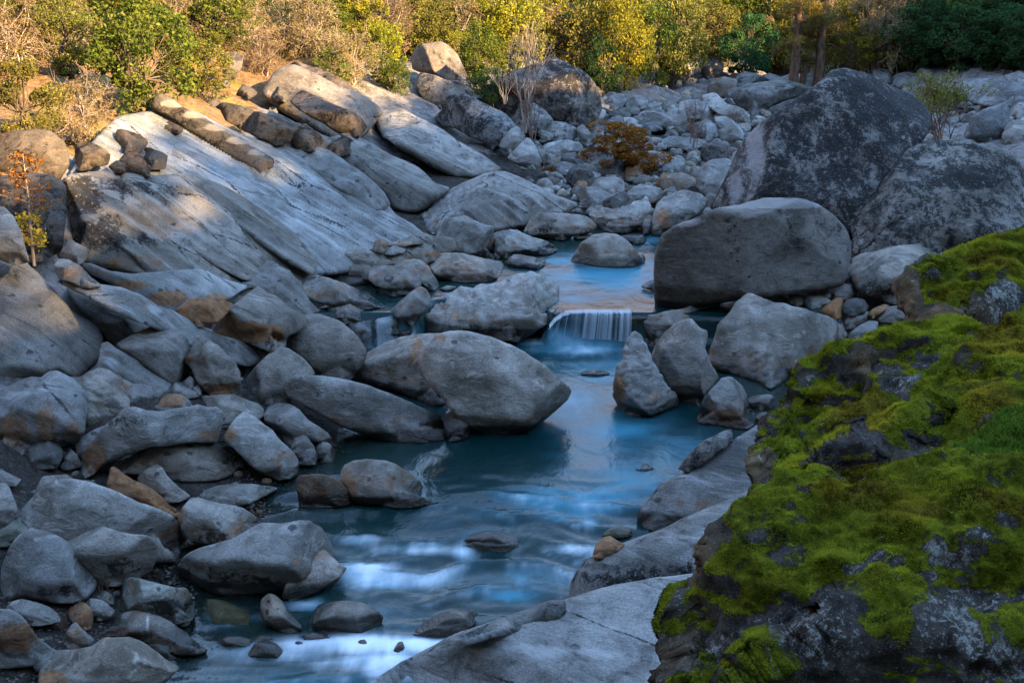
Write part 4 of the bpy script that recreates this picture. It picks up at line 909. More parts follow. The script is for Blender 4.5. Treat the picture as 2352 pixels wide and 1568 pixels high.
for pts, lab, s, t in [
    ([(560,500),(600,470),(640,453),(690,470),(707,512),(680,540),(600,530)], 'small grey stone directly under the flat-faced block', .1, (1,1,1)),
    ([(703,515),(730,470),(780,458),(837,480),(832,525),(780,545)], 'round tan stone under the flat-faced block', .2, (1,.96,.9)),
    ([(838,470),(870,420),(930,408),(1000,430),(1012,485),(960,500),(870,510)], 'rounded grey stone at the back of the stone heap', .1, (1,1,1)),
    ([(978,460),(1000,410),(1060,393),(1140,393),(1192,440),(1182,485),(1100,505),(1020,500)], 'broad smooth grey stone against the tabular block', .1, (.95,.97,1)),
    ([(823,503),(850,470),(920,463),(990,490),(1012,512),(950,553),(880,563),(840,545)], 'pale flat oval stone on the stone heap', .05, (1.1,1.12,1.12)),
    ([(933,585),(980,530),(1050,488),(1092,490),(1098,550),(1092,615),(1050,635),(990,610)], 'bright orange stone in the heap beside the pitted boulder', 1.0, (1.1,1,.85)),
    ([(1078,555),(1120,500),(1180,486),(1240,500),(1273,550),(1243,593),(1160,615),(1100,595)], 'dark speckled stone in the middle of the stone heap', .1, (.5,.5,.52)),
    ([(1103,650),(1150,600),(1210,573),(1270,580),(1284,612),(1243,655),(1180,695),(1120,700)], 'grey ribbed oval stone below the dark speckled stone', .1, (.75,.78,.8)),
    ([(1128,775),(1140,730),(1200,680),(1270,643),(1335,650),(1330,710),(1280,765),(1200,790)], 'blue-grey slab stone touching the moss', .05, (.9,.95,1)),
    ([(1308,625),(1330,590),(1390,553),(1470,538),(1540,560),(1530,630),(1440,660),(1340,650)], 'pale flat stone below the mossy block', .05, (1,1.03,1.05)),
    ([(1053,375),(1070,300),(1110,258),(1152,256),(1165,320),(1180,410),(1110,400)], 'upright grey stone between the two big blocks', .15, (1,1,1)),
    ([(1265,600),(1300,560),(1380,528),(1420,545),(1350,600),(1300,630)], 'small rust stone under the tabular block', .9, (1,.95,.85))]:
    R('F', 'cobble', lab, pts, stain=s, tint=t, group=CB, rough=.6, soft=.1, rnd=.25, water=False)

# ================================================================== right foreground bedrock
R('Z', 'bedrock_outcrop', 'pale granite slab running off the bottom of the picture beside the river', [(846,1600),(851,1568),(918,1521),(985,1488),(1046,1457),(1120,1431),(1221,1397),(1301,1376),(1400,1345),(1500,1330),(1600,1318),(1720,1300),(1800,1350),(1800,1700),(846,1700)],
  c=(930,1515), Y=15.4, f=[(-36,40),(1150,1450,-14,66),(1300,1430,0,74),(1500,1480,-8,70)], mat='slab', lich=.14, stain=.02, rough=.4, dish=.3, rnd=.05, st=[(1250,1500,260,24,'p',.6),(1400,1440,200,14,'p',.4),(1080,1500,70,30,'o',.2),(1450,1510,180,16,'k',.3)], g=6, thick=.5)
R('H', 'bedrock_outcrop', 'narrow granite rib between the bottom slab and the rapids', [(760,1275),(800,1245),(1000,1160),(1250,1070),(1400,1010),(1530,993),(1550,1080),(1500,1130),(1300,1200),(1000,1270),(850,1310)],
  c=(1000,1190), f=[(-30,35),(1150,1140,-20,66)], mat='slab', rnd=.25, lich=.25)
R('Z', 'bedrock_outcrop', 'brown-grey granite shoulder above the bottom slab on the right shore', [(1310,1405),(1308,1360),(1313,1333),(1328,1306),(1355,1280),(1409,1256),(1459,1236),(1516,1216),(1568,1189),(1640,1160),(1740,1120),(1800,1150),(1800,1330),(1660,1345),(1560,1350),(1440,1365),(1340,1405)],
  c=(1330,1398), Y=16.95, f=[(-20,20),(1420,1320,-12,26),(1450,1275,-10,60),(1560,1230,0,70),(1330,1340,-55,25)], mat='slab', lich=.26, stain=.14, rough=.35, dish=.3, st=[(1500,1330,220,46,'k',.7),(1420,1270,100,20,'p',.3)], rnd=.12)
R('Z', 'bedrock_outcrop', 'dimpled blue-grey granite slab dipping into the deep pool on the right', [(1464,1190),(1469,1165),(1483,1155),(1500,1130),(1523,1108),(1568,1085),(1640,1040),(1700,1000),(1770,960),(1850,980),(1850,1150),(1720,1190),(1640,1200),(1560,1212),(1500,1222),(1475,1210)],
  c=(1500,1215), f=[(-20,10),(1540,1180,-22,50),(1600,1120,-18,60)], mat='slab', lich=.08, st=[(1520,1190,50,30,'o',.35),(1640,1090,120,50,'p',.35)], scal=.012, rough=.35, dish=.3, rnd=.05)
R('Z', 'boulder', 'dark pointed rock lying at the pool edge above the dimpled slab', [(1558,1075),(1585,1040),(1620,1010),(1660,990),(1680,986),(1683,1015),(1650,1040),(1610,1068),(1580,1085)], lich=.5, tint=(.7,.7,.7))
R('H', 'boulder', 'small rust-red rock between the rapids and the granite shoulder', [(1718,705),(1740,620),(1790,570),(1840,563),(1900,600),(1940,622),(1880,680),(1780,720),(1730,715)], stain=.75, st=[(1800,620,60,60,'o',.9)])
R('H', 'cobble', 'mossy yellow stone awash under the dimpled slab', [(1785,560),(1830,510),(1900,493),(1970,508),(1990,560),(1900,580)], tint=(.9,.95,.45), water=True)
R('H', 'boulder', 'pale flat-topped boulder in the middle of the rapids', [(785,640),(860,575),(950,535),(1060,527),(1150,547),(1220,590),(1255,630),(1180,665),(1100,680),(980,672),(880,658)],
  c=(1010,668), f=[(-8,10),(1030,585,-4,60),(1030,560,0,76),(1180,610,50,15)], tint=(.95,1,.92), water=True)
R('H', 'cobble', 'small stone breaking the calm water near the right shore', [(2005,115),(2060,72),(2130,77),(2150,105),(2080,122)])
R('H', 'boulder', 'drowned brown boulder under the white water near the bottom slab', [(490,1245),(560,1150),(680,1090),(800,1060),(900,1070),(945,1115),(900,1180),(800,1245),(650,1260)], Y=None, stain=.4, tint=(.9,.9,.85), f=[(0,30),(720,1130,0,66)])
R('H', 'cobble', 'rust stone in the white water near the bottom edge', [(95,1310),(130,1270),(180,1272),(222,1312),(160,1340)], stain=.7)
R('H', 'cobble', 'brown stone right of the rust stone in the bottom white water', [(355,1350),(385,1290),(420,1285),(435,1335),(390,1362)], stain=.5)

R('Z', 'cobble', 'dark filler stone for the shaded gap between the lens-shaped and the largest boulder', [(1015,960),(1045,940),(1080,965),(1078,1004),(1030,1014)], tint=(.35,.34,.33))  # added stone; its dark tint stands for the shade of the gap

R('E', 'cobble', 'wet stone at the left lip of the side cascade', [(30,720),(60,655),(130,632),(190,662),(205,745),(120,790),(50,780)], c=(120,785), tint=(.6,.6,.6), water=True)
R('E', 'cobble', 'wet stone at the right lip of the side cascade', [(385,720),(410,655),(470,662),(510,730),(480,790),(400,790)], c=(440,786), tint=(.6,.6,.6), water=True)
# ================================================================== upper left, among the shrubs
R('A', 'boulder', 'big dark-stained boulder in the left corner under the shrubs', [(-150,960),(0,920),(100,895),(250,878),(340,888),(430,960),(472,1060),(478,1130),(425,1215),(405,1270),(300,1310),(150,1310),(50,1280),(-150,1250)],
  c=(250,1305), Y=29.5, f=[(0,-10),(230,1150,4,14),(230,980,6,44),(430,1100,55,10)], lich=.35, stain=.30, st=[(180,1100,150,120,'k',.55),(400,1120,60,130,'p',.4)], mat='granite', tint=(.55,.46,.38))
for pts, lab, Y, kw in [
    ([(515,1005),(560,963),(640,980),(720,1020),(755,1060),(735,1125),(660,1145),(600,1165),(520,1165)], 'brown boulder with a shaded underside next to the dark-stained corner boulder', 30.5, dict(lich=.3, stain=.25)),
    ([(790,965),(798,888),(870,888),(960,928),(1015,980),(950,1050),(850,1055),(800,1020)], 'sunlit brown boulder below the green oak shrub', 33, dict(lich=.25, stain=.25)),
    ([(815,1095),(860,1048),(930,1038),(980,1080),(1025,1150),(1024,1215),(950,1200),(880,1165)], 'dark lichened boulder perched on the edge of the great slab', 31, dict(lich=.4)),
    ([(935,1035),(1020,1008),(1145,1060),(1125,1155),(1020,1160),(975,1090)], 'sunlit squarish block right of the perched boulder', 31.5, dict(lich=.05, stain=.2)),
    ([(740,1140),(800,1098),(865,1130),(858,1180),(790,1185)], 'small dark rock left of the perched boulder', 30.6, dict(lich=.4)),
    ([(375,435),(410,358),(470,400),(530,448),(570,490),(490,530),(445,495)], 'sunlit reddish block standing in the shrubs', 40, dict(stain=.5, lich=.15)),
    ([(1380,695),(1430,658),(1505,690),(1495,750),(1430,760)], 'small block at the upper end of the stone pillar', 46, dict(lich=.3)),
    ([(1475,735),(1520,700),(1640,718),(1735,760),(1690,870),(1640,890),(1560,850),(1505,795)], 'squared brown block above the stone pillar', 45, dict(lich=.3)),
    ([(1645,880),(1740,763),(1850,788),(1980,830),(2065,850),(2010,915),(1975,980),(1880,1000),(1780,950)], 'bluish lichened block in the row above the pillar', 44, dict(lich=.32)),
    ([(1975,960),(2030,870),(2090,848),(2180,918),(2215,960),(2145,1040),(2020,1022)], 'end block of the row, with a cracked left side', 43.5, dict(lich=.35)),
    ([(1985,695),(2060,618),(2150,650),(2300,720),(2450,790),(2510,870),(2450,940),(2330,920),(2200,840),(2080,775)], 'long lichened block resting on the upper slabs', 47, dict(lich=.35)),
    ([(1965,452),(2030,418),(2130,450),(2260,500),(2400,590),(2520,680),(2620,780),(2560,800),(2350,745),(2200,665),(2080,560)], 'long weathered slab at the top of the left bank below the shrubs', 53, dict(lich=.32, stain=.2)),
    ([(1850,645),(1890,588),(1960,620),(2015,660),(1950,698),(1880,690)], 'sunlit small boulder on the pale ramp', 48, dict(lich=.15)),
    ([(1615,650),(1660,578),(1720,600),(1765,640),(1700,680)], 'small sunlit rubble block below the pale cliff stump', 49, dict(lich=.1)),
    ([(1520,500),(1540,372),(1600,352),(1665,380),(1650,470),(1610,540),(1550,570)], 'pale sunlit rock stump among the shrubs', 50, dict(lich=.05, stain=.2, rough=1.5)),
    ([(1090,880),(1160,828),(1255,880),(1225,918),(1130,900)], 'thin slab leaning under the left end of the pillar', 37.5, dict(lich=.25)),
    ([(2215,1000),(2260,930),(2330,915),(2420,960),(2470,1010),(2400,1060),(2280,1070)], 'rounded block at the head of the thick tilted block', 44, dict(lich=.3))]:
    kw.setdefault('tint', (.50, .42, .35)); kw['lich'] = kw.get('lich', .1) + .08; R('A', 'boulder', lab, pts, mat='far', group='blocks along the top of the left bank', **kw)
R('Z', 'boulder', 'sunlit pale boulder at the left edge below the yellow sapling', [(-60,465),(-20,468),(12,478),(36,505),(48,535),(66,600),(30,610),(-20,590),(-60,590)], Y=24.5, lich=.12)

# ================================================================== far left: lit boulder and giant
R('B', 'boulder', 'sunlit angular boulder perched against the trees, left face in shade', [(478,425),(484,370),(520,320),(560,300),(680,283),(740,318),(792,370),(832,450),(863,520),(842,550),(780,548),(700,540),(640,512),(560,505),(488,475)],
  c=(680,538), Y=63, f=[(-50,4),(600,400,-45,12),(600,400,30,36),(700,300,20,60),(760,480,45,-10)], mat='far', lich=.30, stain=.2, soft=.012, rnd=.03, rough=.35, dish=.4, chips=1, tint=(.66,.55,.46))
R('B', 'boulder', 'lichened block carrying the perched boulder', [(505,570),(540,498),(620,508),(700,545),(780,560),(860,590),(905,630),(880,672),(800,680),(740,720),(670,755),(600,715),(535,650)],
  Y=61, f=[(-10,8),(660,640,-10,30),(680,560,20,60)], mat='far', lich=.42, tint=(.66,.58,.51))
R('B', 'boulder', 'dark square-cut boulder on the slope below the perched boulder', [(640,810),(700,740),(780,660),(820,638),(900,668),(1000,720),(1100,760),(1172,830),(1195,862),(1155,930),(1095,1000),(1040,1030),(980,980),(880,940),(780,880),(700,865)],
  Y=55, f=[(-20,4),(900,820,-14,24),(900,730,10,52),(1150,880,60,10)], mat='far', lich=.48, tint=(.66,.66,.66))
R('B', 'boulder', 'giant dark rounded boulder at the far bend behind the bare tree', [(1010,660),(1060,560),(1180,490),(1320,440),(1470,393),(1560,428),(1660,490),(1730,570),(1765,650),(1780,740),(1750,810),(1660,860),(1560,858),(1480,830),(1400,830),(1300,870),(1220,890),(1100,820),(1030,740)],
  c=(1500,850), Y=64, f=[(0,2),(1450,650,4,18),(1400,500,-6,42),(1400,440,0,62),(1700,650,58,12)], mat='far', lich=.54, st=[(1550,520,150,60,'k',.85),(1250,640,180,120,'k',.7),(1620,700,120,90,'p',.4)], tint=(.66,.60,.56), g=4)
for pts, lab, Y, kw in [
    ([(1230,870),(1260,760),(1310,703),(1400,760),(1455,830),(1410,890),(1300,920)], 'dark three-cornered rock in front of the giant dark boulder', 61, dict(lich=.4)),
    ([(1385,880),(1440,830),(1530,838),(1600,870),(1626,920),(1570,968),(1450,968),(1395,930)], 'dark oval boulder at the foot of the giant dark boulder', 60.5, dict(lich=.4)),
    ([(1605,880),(1650,848),(1700,900),(1750,955),(1690,980),(1640,955)], 'bright pale wedge beside the dark oval boulder', 60, dict(lich=.0)),
    ([(1345,900),(1390,878),(1455,930),(1425,962),(1360,950)], 'small dark stone left of the dark oval boulder', 59.5, dict(lich=.4)),
    ([(1075,1000),(1120,920),(1190,858),(1243,900),(1255,955),(1210,1020),(1150,1050)], 'split block with a pale flat side below the dark square-cut boulder', 54, dict(lich=.1)),
    ([(1135,1080),(1200,1010),(1270,938),(1333,1000),(1368,1105),(1325,1160),(1240,1145)], 'upright cracked block at the end of the thin-edged slab', 51, dict(lich=.2)),
    ([(1300,980),(1340,960),(1420,1060),(1430,1110),(1380,1150),(1350,1090)], 'dark leaning plate right of the upright cracked block', 51.5, dict(lich=.4)),
    ([(1355,1020),(1430,973),(1520,958),(1620,970),(1655,1010),(1610,1050),(1480,1070),(1385,1062)], 'long pale boulder left of the orange willow bush', 57, dict(lich=.0))]:
    R('B', 'boulder', lab, pts, Y=Y, mat='far', group='rocks around the giant dark boulder', **kw)

# ================================================================== boulder field upstream
FB = 'boulders strewn over the river bed upstream'
for reg, pts, lab, kw in [
    ('B', [(1595,1100),(1700,1040),(1780,1028),(1820,1080),(1880,1058),(1965,1100),(1965,1155),(1905,1225),(1820,1210),(1720,1165),(1640,1145)], 'twin-humped pale boulder in front of the orange willow bush', {}),
    ('B', [(1445,1140),(1520,1103),(1645,1140),(1590,1175),(1480,1180)], 'flat pale boulder left of the twin-humped boulder', {}),
    ('B', [(1635,1200),(1690,1163),(1775,1190),(1745,1252),(1670,1245)], 'squat pale stone below the twin-humped boulder', {}),
    ('B', [(1695,1290),(1760,1220),(1870,1208),(1935,1240),(1935,1300),(1885,1352),(1800,1345)], 'flat-topped grey boulder in the rubble above the pool', dict(stain=.3)),
    ('B', [(1595,1310),(1650,1278),(1750,1278),(1830,1320),(1866,1355),(1825,1410),(1740,1428),(1650,1402),(1615,1350)], 'pale boulder with a shaded rusty left side above the pool', dict(stain=.25)),
    ('B', [(1690,1460),(1760,1398),(1840,1430),(1950,1400),(2080,1343),(2120,1400),(2105,1480),(2055,1555),(1960,1590),(1800,1585),(1725,1520)], 'saddle-shaped pale boulder at the head of the upper pool', dict(scal=.06)),
    ('B', [(1885,1380),(1950,1310),(2040,1258),(2130,1270),(2215,1310),(2170,1370),(2110,1400),(2040,1420),(1930,1430)], 'scalloped white boulder behind the saddle-shaped boulder', dict(scal=.06)),
    ('B', [(2110,1590),(2150,1400),(2200,1350),(2334,1298),(2450,1320),(2510,1370),(2470,1440),(2400,1500),(2330,1590),(2180,1615)], 'tall pale boulder with a rust side next to the flat-faced block', dict(st=[(2200,1500,60,90,'o',.7)])),
    ('B', [(1585,1285),(1620,1228),(1670,1233),(1690,1275),(1630,1300)], 'small orange block in the rubble above the pool', dict(stain=.95)),
    ('B', [(1915,1215),(1970,1118),(2030,1118),(2065,1185),(2000,1225)], 'red-brown rounded boulder under the orange willow bush', dict(stain=.7)),
    ('B', [(2185,1180),(2220,1088),(2280,1073),(2350,1120),(2345,1190),(2250,1210)], 'egg-shaped pale boulder right of the orange willow bush', {}),
    ('B', [(2145,1262),(2200,1178),(2280,1198),(2298,1265),(2200,1282)], 'rusty boulder below the egg-shaped pale boulder', dict(stain=.8)),
    ('B', [(2050,1540),(2090,1470),(2130,1480),(2110,1590),(2060,1600)], 'little curved stone between saddle-shaped and tall pale boulders', {}),
    ('B', [(1775,690),(1830,628),(1900,638),(1955,680),(1925,732),(1840,732)], 'pale boulder at the far bend right of the giant dark boulder', {}),
    ('B', [(2015,655),(2080,588),(2160,588),(2240,640),(2265,690),(2180,702),(2080,702)], 'large pale boulder at the far bend below the lit rocks', {}),
    ('B', [(2030,735),(2130,688),(2205,710),(2125,752)], 'flat stone in front of the large pale far boulder', {}),
    ('B', [(1825,775),(1920,738),(1985,790),(1905,832)], 'dark stone in the far bed near the giant dark boulder', dict(lich=.35)),
    ('B', [(2055,880),(2110,808),(2205,820),(2195,890),(2100,902)], 'pale blocky boulder above the orange willow bush', {}),
    ('B', [(1785,865),(1830,818),(1895,840),(1865,882)], 'small pale stone left above the orange willow bush', {}),
    ('B', [(2180,960),(2260,930),(2400,950),(2480,1000),(2380,1030),(2220,1010)], 'flat blue-white boulder right behind the orange willow bush', {}),
    ('C', [(325,650),(370,520),(420,488),(490,500),(590,545),(560,600),(440,640),(390,660)], 'dark peaked boulder left of the wedge boulder near the pines', dict(lich=.42)),
    ('C', [(325,655),(420,580),(520,560),(650,548),(780,563),(880,600),(920,612),(850,650),(700,690),(600,730),(540,790),(450,790),(380,735)], 'long dark wedge boulder with a shaded underside near the pines', dict(lich=.38, f=[(0,-20),(600,670,0,10),(600,640,0,66)])),
    ('C', [(130,655),(220,638),(300,708),(400,738),(465,800),(450,875),(350,850),(260,790),(160,715)], 'sloping pale slab boulder below the long dark wedge boulder', {}),
    ('C', [(215,800),(300,798),(380,858),(445,930),(400,955),(320,925),(245,870)], 'tilted pale plank-like boulder left of the peaked boulder', {}),
    ('C', [(-20,700),(100,678),(200,718),(235,780),(195,855),(100,820),(-20,810)], 'broad pale boulder among bare stems upstream', {}),
    ('C', [(75,845),(180,828),(265,880),(225,955),(150,965),(85,915)], 'blocky blue-white boulder below the broad pale boulder', {}),
    ('C', [(95,1215),(130,1130),(200,1093),(300,1083),(335,1100),(320,1200),(250,1340),(200,1390),(140,1335),(95,1280)], 'smooth grey boulder against the left foot of the peaked boulder', dict(lich=.0)),
    ('C', [(1295,530),(1310,478),(1380,468),(1432,500),(1445,558),(1400,595),(1325,575)], 'grey lichened boulder in the row behind the peaked boulder', dict(lich=.35)),
    ('C', [(1435,575),(1460,510),(1540,493),(1655,540),(1640,600),(1520,618),(1455,595)], 'wide lichened boulder at the right of the row behind the peaked boulder', dict(lich=.35)),
    ('C', [(1595,500),(1670,428),(1745,480),(1730,550),(1640,548)], 'dark gabled boulder near the shaded trees', dict(lich=.4)),
    ('C', [(1870,590),(1950,540),(2100,538),(2334,568),(2480,600),(2480,740),(2300,760),(2050,720),(1890,660)], 'wide smooth pale slab at the far right', dict(f=[(0,20),(2150,620,0,62)])),
    ('C', [(1920,930),(1980,800),(2080,740),(2200,700),(2275,643),(2270,690),(2230,770),(2240,850),(2205,930),(2120,985),(2000,960)], 'pale fin-shaped boulder with an upturned tip at the right', dict(st=[(2110,890,40,40,'o',.2)])),
    ('C', [(2180,940),(2220,840),(2300,818),(2420,860),(2420,990),(2300,1010),(2210,1000)], 'pale block with a dark crack right of the fin-shaped boulder', {}),
    ('C', [(1735,655),(1800,618),(1900,648),(1935,705),(1860,735),(1770,720)], 'pale boulder behind the leafy dark shrub', {}),
    ('C', [(2085,520),(2180,508),(2265,560),(2200,595),(2090,570)], 'pale stone above the wide smooth slab', {}),
    ('C', [(2195,520),(2300,488),(2420,520),(2420,590),(2280,590)], 'round pale boulder at the right edge above the wide smooth slab', {}),
    ('C', [(1930,525),(2000,498),(2095,520),(2090,560),(1960,562)], 'dull flat rock left above the wide smooth slab', dict(lich=.3)),
    ('C', [(2200,780),(2300,700),(2420,700),(2420,800),(2300,815)], 'banded blue slab right of the fin-shaped tip', {}),
    ('C', [(1235,520),(1250,438),(1330,428),(1395,450),(1360,500),(1300,545)], 'dark rock at the crest behind the peaked boulder', dict(lich=.4)),
    ('C', [(1055,490),(1140,438),(1235,470),(1240,530),(1100,520)], 'brown rock at the foot of the tallest pines', dict(lich=.3, stain=.3)),
    ('C', [(785,555),(880,538),(955,570),(920,620),(830,600)], 'shaded rock between the pine trunks and the wedge boulder', dict(lich=.4))]:
    kw = dict(kw); kw.setdefault('lich', .06); kw.setdefault('stain', .06)
    R(reg, 'boulder', lab, pts, mat='far', group=FB, tint=(.98, 1.0, 1.02) if kw['lich'] < .1 else (.7, .7, .7), **kw)
for i, pts in enumerate([[(-10,430),(60,368),(132,400),(125,490),(40,520)], [(125,480),(180,368),(252,380),(285,440),(265,520),(170,540)], [(-50,420),(-20,308),(52,308),(72,360),(30,440)]]):
    R('C', 'boulder', ['sunlit boulder by the far bend, left of the cracked one', 'sunlit cracked boulder by the far bend', 'tall sunlit rock at the far bend under the small tree'][i], pts, mat='far', Y=90 + 2 * i, lich=.05, stain=.15, group='sunlit rocks at the far bend', rough=1.4)

# ================================================================== left foreground
R('G', 'boulder', 'long arched grey boulder in the left foreground', [(90,450),(150,380),(220,300),(300,220),(380,185),(480,170),(600,188),(720,228),(850,288),(950,338),(1050,368),(1150,408),(1210,450),(1242,510),(1240,600),(1230,690),(1195,735),(1110,745),(1000,740),(800,700),(600,660),(400,620),(250,560),(150,520)],
  c=(1150,738), f=[(6,4),(700,480,2,24),(650,300,4,46),(600,220,0,64),(1180,600,55,10),(220,400,-45,20)], lich=.14, st=[(600,380,300,80,'k',.3),(1150,690,100,60,'o',.4),(650,240,300,40,'p',.3)], rough=.7)
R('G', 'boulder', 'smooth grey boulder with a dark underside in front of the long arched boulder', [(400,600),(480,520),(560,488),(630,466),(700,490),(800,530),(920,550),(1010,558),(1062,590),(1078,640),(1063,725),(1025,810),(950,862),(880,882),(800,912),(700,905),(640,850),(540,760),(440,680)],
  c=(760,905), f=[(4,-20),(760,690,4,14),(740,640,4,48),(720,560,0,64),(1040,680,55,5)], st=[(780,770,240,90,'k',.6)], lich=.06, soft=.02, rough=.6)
R('G', 'boulder', 'blue-grey boulder with a cracked flat face at the left edge', [(8,870),(20,760),(50,680),(110,580),(170,530),(210,510),(280,518),(350,543),(430,578),(490,618),(530,668),(580,758),(640,838),(658,890),(642,935),(590,990),(500,1022),(400,1022),(280,1000),(180,985),(100,990),(45,1010),(15,950)],
  c=(420,1018), f=[(8,-16),(350,890,10,16),(350,870,14,36),(300,640,16,52),(130,800,-42,14)], st=[(330,940,300,60,'k',.6),(60,850,70,150,'o',.35)], lich=.05, tint=(1.02,1.05,1.08), soft=.03, rough=.7, fine=1.5)
R('G', 'boulder', 'thin rust-brown wedge standing behind the long arched boulder', [(730,205),(768,98),(830,130),(900,170),(970,200),(1050,250),(1120,310),(1190,370),(1235,402),(1220,440),(1150,430),(1050,400),(950,380),(850,340),(760,260)], f=[(-30,14),(950,280,-20,24)], stain=.75, tint=(1,.95,.88))
R('G', 'boulder', 'grey triangular boulder behind the rust-brown wedge', [(935,160),(1000,110),(1070,73),(1100,88),(1150,158),(1220,230),(1300,292),(1220,335),(1120,330),(1040,280),(970,230)], f=[(-20,10),(1090,180,-14,24),(1130,150,50,35)], stain=.2)
R('G', 'boulder', 'thin flat boulder half sunk in the gravel by the water', [(1365,290),(1400,250),(1500,220),(1600,207),(1720,207),(1850,224),(1895,240),(1810,290),(1700,345),(1600,368),(1500,360),(1415,335)], f=[(-10,16),(1600,300,0,60),(1600,250,0,72)], tint=(1.05,1.07,1.08))
R('G', 'boulder', 'angular layered boulder beside the long arched boulder', [(1222,440),(1250,370),(1310,303),(1370,303),(1450,328),(1560,350),(1660,373),(1720,410),(1795,482),(1740,560),(1650,580),(1500,620),(1380,622),(1290,628),(1262,632),(1240,540)],
  c=(1300,626), f=[(-16,-10),(1450,490,0,14),(1450,460,6,56),(1450,370,0,70),(1280,480,-55,10)], st=[(1245,440,30,100,'o',.6),(1420,560,200,60,'k',.5),(1420,400,150,50,'p',.3)], soft=.02, rough=1.2)
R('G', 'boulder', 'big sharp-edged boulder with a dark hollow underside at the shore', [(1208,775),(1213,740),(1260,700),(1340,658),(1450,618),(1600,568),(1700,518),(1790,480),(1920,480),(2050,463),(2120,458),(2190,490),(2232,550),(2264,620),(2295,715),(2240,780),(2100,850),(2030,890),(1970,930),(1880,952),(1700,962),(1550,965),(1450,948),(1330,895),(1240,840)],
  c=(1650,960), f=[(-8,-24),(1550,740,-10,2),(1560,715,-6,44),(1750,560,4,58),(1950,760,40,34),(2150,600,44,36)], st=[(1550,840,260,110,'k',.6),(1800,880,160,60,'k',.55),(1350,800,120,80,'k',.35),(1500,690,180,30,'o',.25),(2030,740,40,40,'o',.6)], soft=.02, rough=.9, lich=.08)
R('G', 'boulder', 'pale blue boulder against the sharp-edged boulder in the water', [(1930,975),(1960,880),(2000,800),(2060,740),(2090,688),(2140,648),(2200,648),(2262,690),(2315,750),(2365,782),(2310,860),(2220,920),(2120,970),(2030,1015),(1975,1025)],
  f=[(20,10),(2100,840,20,50),(2130,740,10,64)], tint=(1.1,1.12,1.15), lich=.03)
R('Z', 'boulder', 'dark brown flat-sided boulder in the shallows beside the calm pool', [(680,1104),(690,1092),(740,1089),(780,1103),(800,1128),(807,1158),(760,1168),(690,1164),(683,1135)], f=[(-6,4),(745,1105,0,60)], tint=(.6,.52,.45), stain=.4, soft=.03)
R('H', 'boulder', 'carved grey boulder with a hollowed tail in the shallows', [(-15,160),(20,80),(90,48),(180,40),(280,48),(370,68),(440,108),(500,158),(560,218),(620,270),(688,325),(600,352),(500,370),(400,380),(300,365),(240,345),(150,345),(80,330),(30,260),(-5,210)],
  c=(300,365), f=[(-6,6),(280,240,-4,36),(230,120,0,58),(480,240,40,40),(60,200,-50,18)], st=[(60,230,70,110,'o',.7),(420,320,180,40,'k',.5)], tint=(1.02,1.05,1.08), rough=1.0)
R('G', 'boulder', 'kidney-shaped tan stone standing in the rapids', [(1776,1090),(1788,1000),(1830,958),(1880,963),(1932,1010),(1962,1070),(2012,1120),(2060,1170),(2060,1208),(2000,1228),(1920,1222),(1850,1180),(1798,1135)], st=[(1835,1010,12,14,'k',1),(1825,1080,14,24,'k',1),(1900,1060,10,10,'k',1)], soft=.1, rough=.4, tint=(1.02,.98,.9), water=True)
R('Z', 'boulder', 'rounded stone with a pale cap right of the kidney-shaped stone', [(716,1432),(722,1402),(736,1388),(760,1381),(795,1379),(830,1385),(858,1396),(880,1416),(872,1440),(840,1452),(790,1458),(735,1456)], f=[(-6,6),(770,1415,-4,56),(780,1395,0,72)], st=[(760,1440,50,16,'o',.5)], water=True)
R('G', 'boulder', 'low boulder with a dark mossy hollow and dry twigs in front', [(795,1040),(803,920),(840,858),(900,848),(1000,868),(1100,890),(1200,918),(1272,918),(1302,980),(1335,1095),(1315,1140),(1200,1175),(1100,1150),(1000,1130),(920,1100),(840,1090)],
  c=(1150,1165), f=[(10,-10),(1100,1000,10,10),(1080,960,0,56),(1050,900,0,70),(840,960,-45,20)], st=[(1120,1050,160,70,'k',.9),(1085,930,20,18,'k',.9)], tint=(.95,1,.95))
R('G', 'boulder', 'banded boulder with a rust underside sloping into the rapids', [(622,1190),(700,1140),(800,1108),(930,1068),(1000,1088),(1100,1120),(1200,1180),(1280,1230),(1370,1305),(1420,1350),(1340,1378),(1200,1372),(1100,1330),(1010,1300),(900,1260),(800,1255),(700,1275),(650,1270),(630,1225)],
  c=(1000,1295), f=[(-4,-14),(950,1235,0,10),(950,1200,4,54),(950,1120,4,66),(1250,1300,40,40)], st=[(800,1230,200,40,'o',.8),(1050,1270,120,30,'o',.6),(1010,1160,12,60,'p',1.0)], soft=.02)
R('G', 'boulder', 'wide grey boulder with a straight crack at the bottom edge', [(270,1500),(310,1400),(350,1360),(450,1340),(560,1328),(620,1318),(700,1268),(800,1256),(890,1258),(980,1288),(1050,1338),(1130,1398),(1225,1465),(1140,1560),(1020,1640),(650,1700),(285,1660)],
  c=(330,1600), Y=14.6, f=[(-4,4),(600,1500,0,30),(700,1440,4,56),(760,1330,4,68),(1050,1470,44,40)], st=[(350,1540,120,70,'o',.8),(950,1430,90,90,'p',.5)], lich=.05)
R('G', 'boulder', 'rust-hollowed boulder in the bottom left corner', [(-100,1060),(-30,1058),(60,1063),(130,1098),(190,1150),(240,1230),(290,1280),(340,1320),(385,1352),(340,1410),(300,1450),(230,1450),(100,1460),(-100,1460)],
  c=(150,1450), f=[(4,-14),(120,1250,10,6),(140,1170,20,52)], st=[(100,1250,180,120,'o',.9)], soft=.03)
R('G', 'boulder', 'flat grey boulder in front of the cracked-face boulder', [(45,1060),(80,1010),(150,993),(250,1018),(330,1043),(395,1090),(410,1150),(300,1175),(220,1180),(140,1135),(80,1095)], lich=.04)
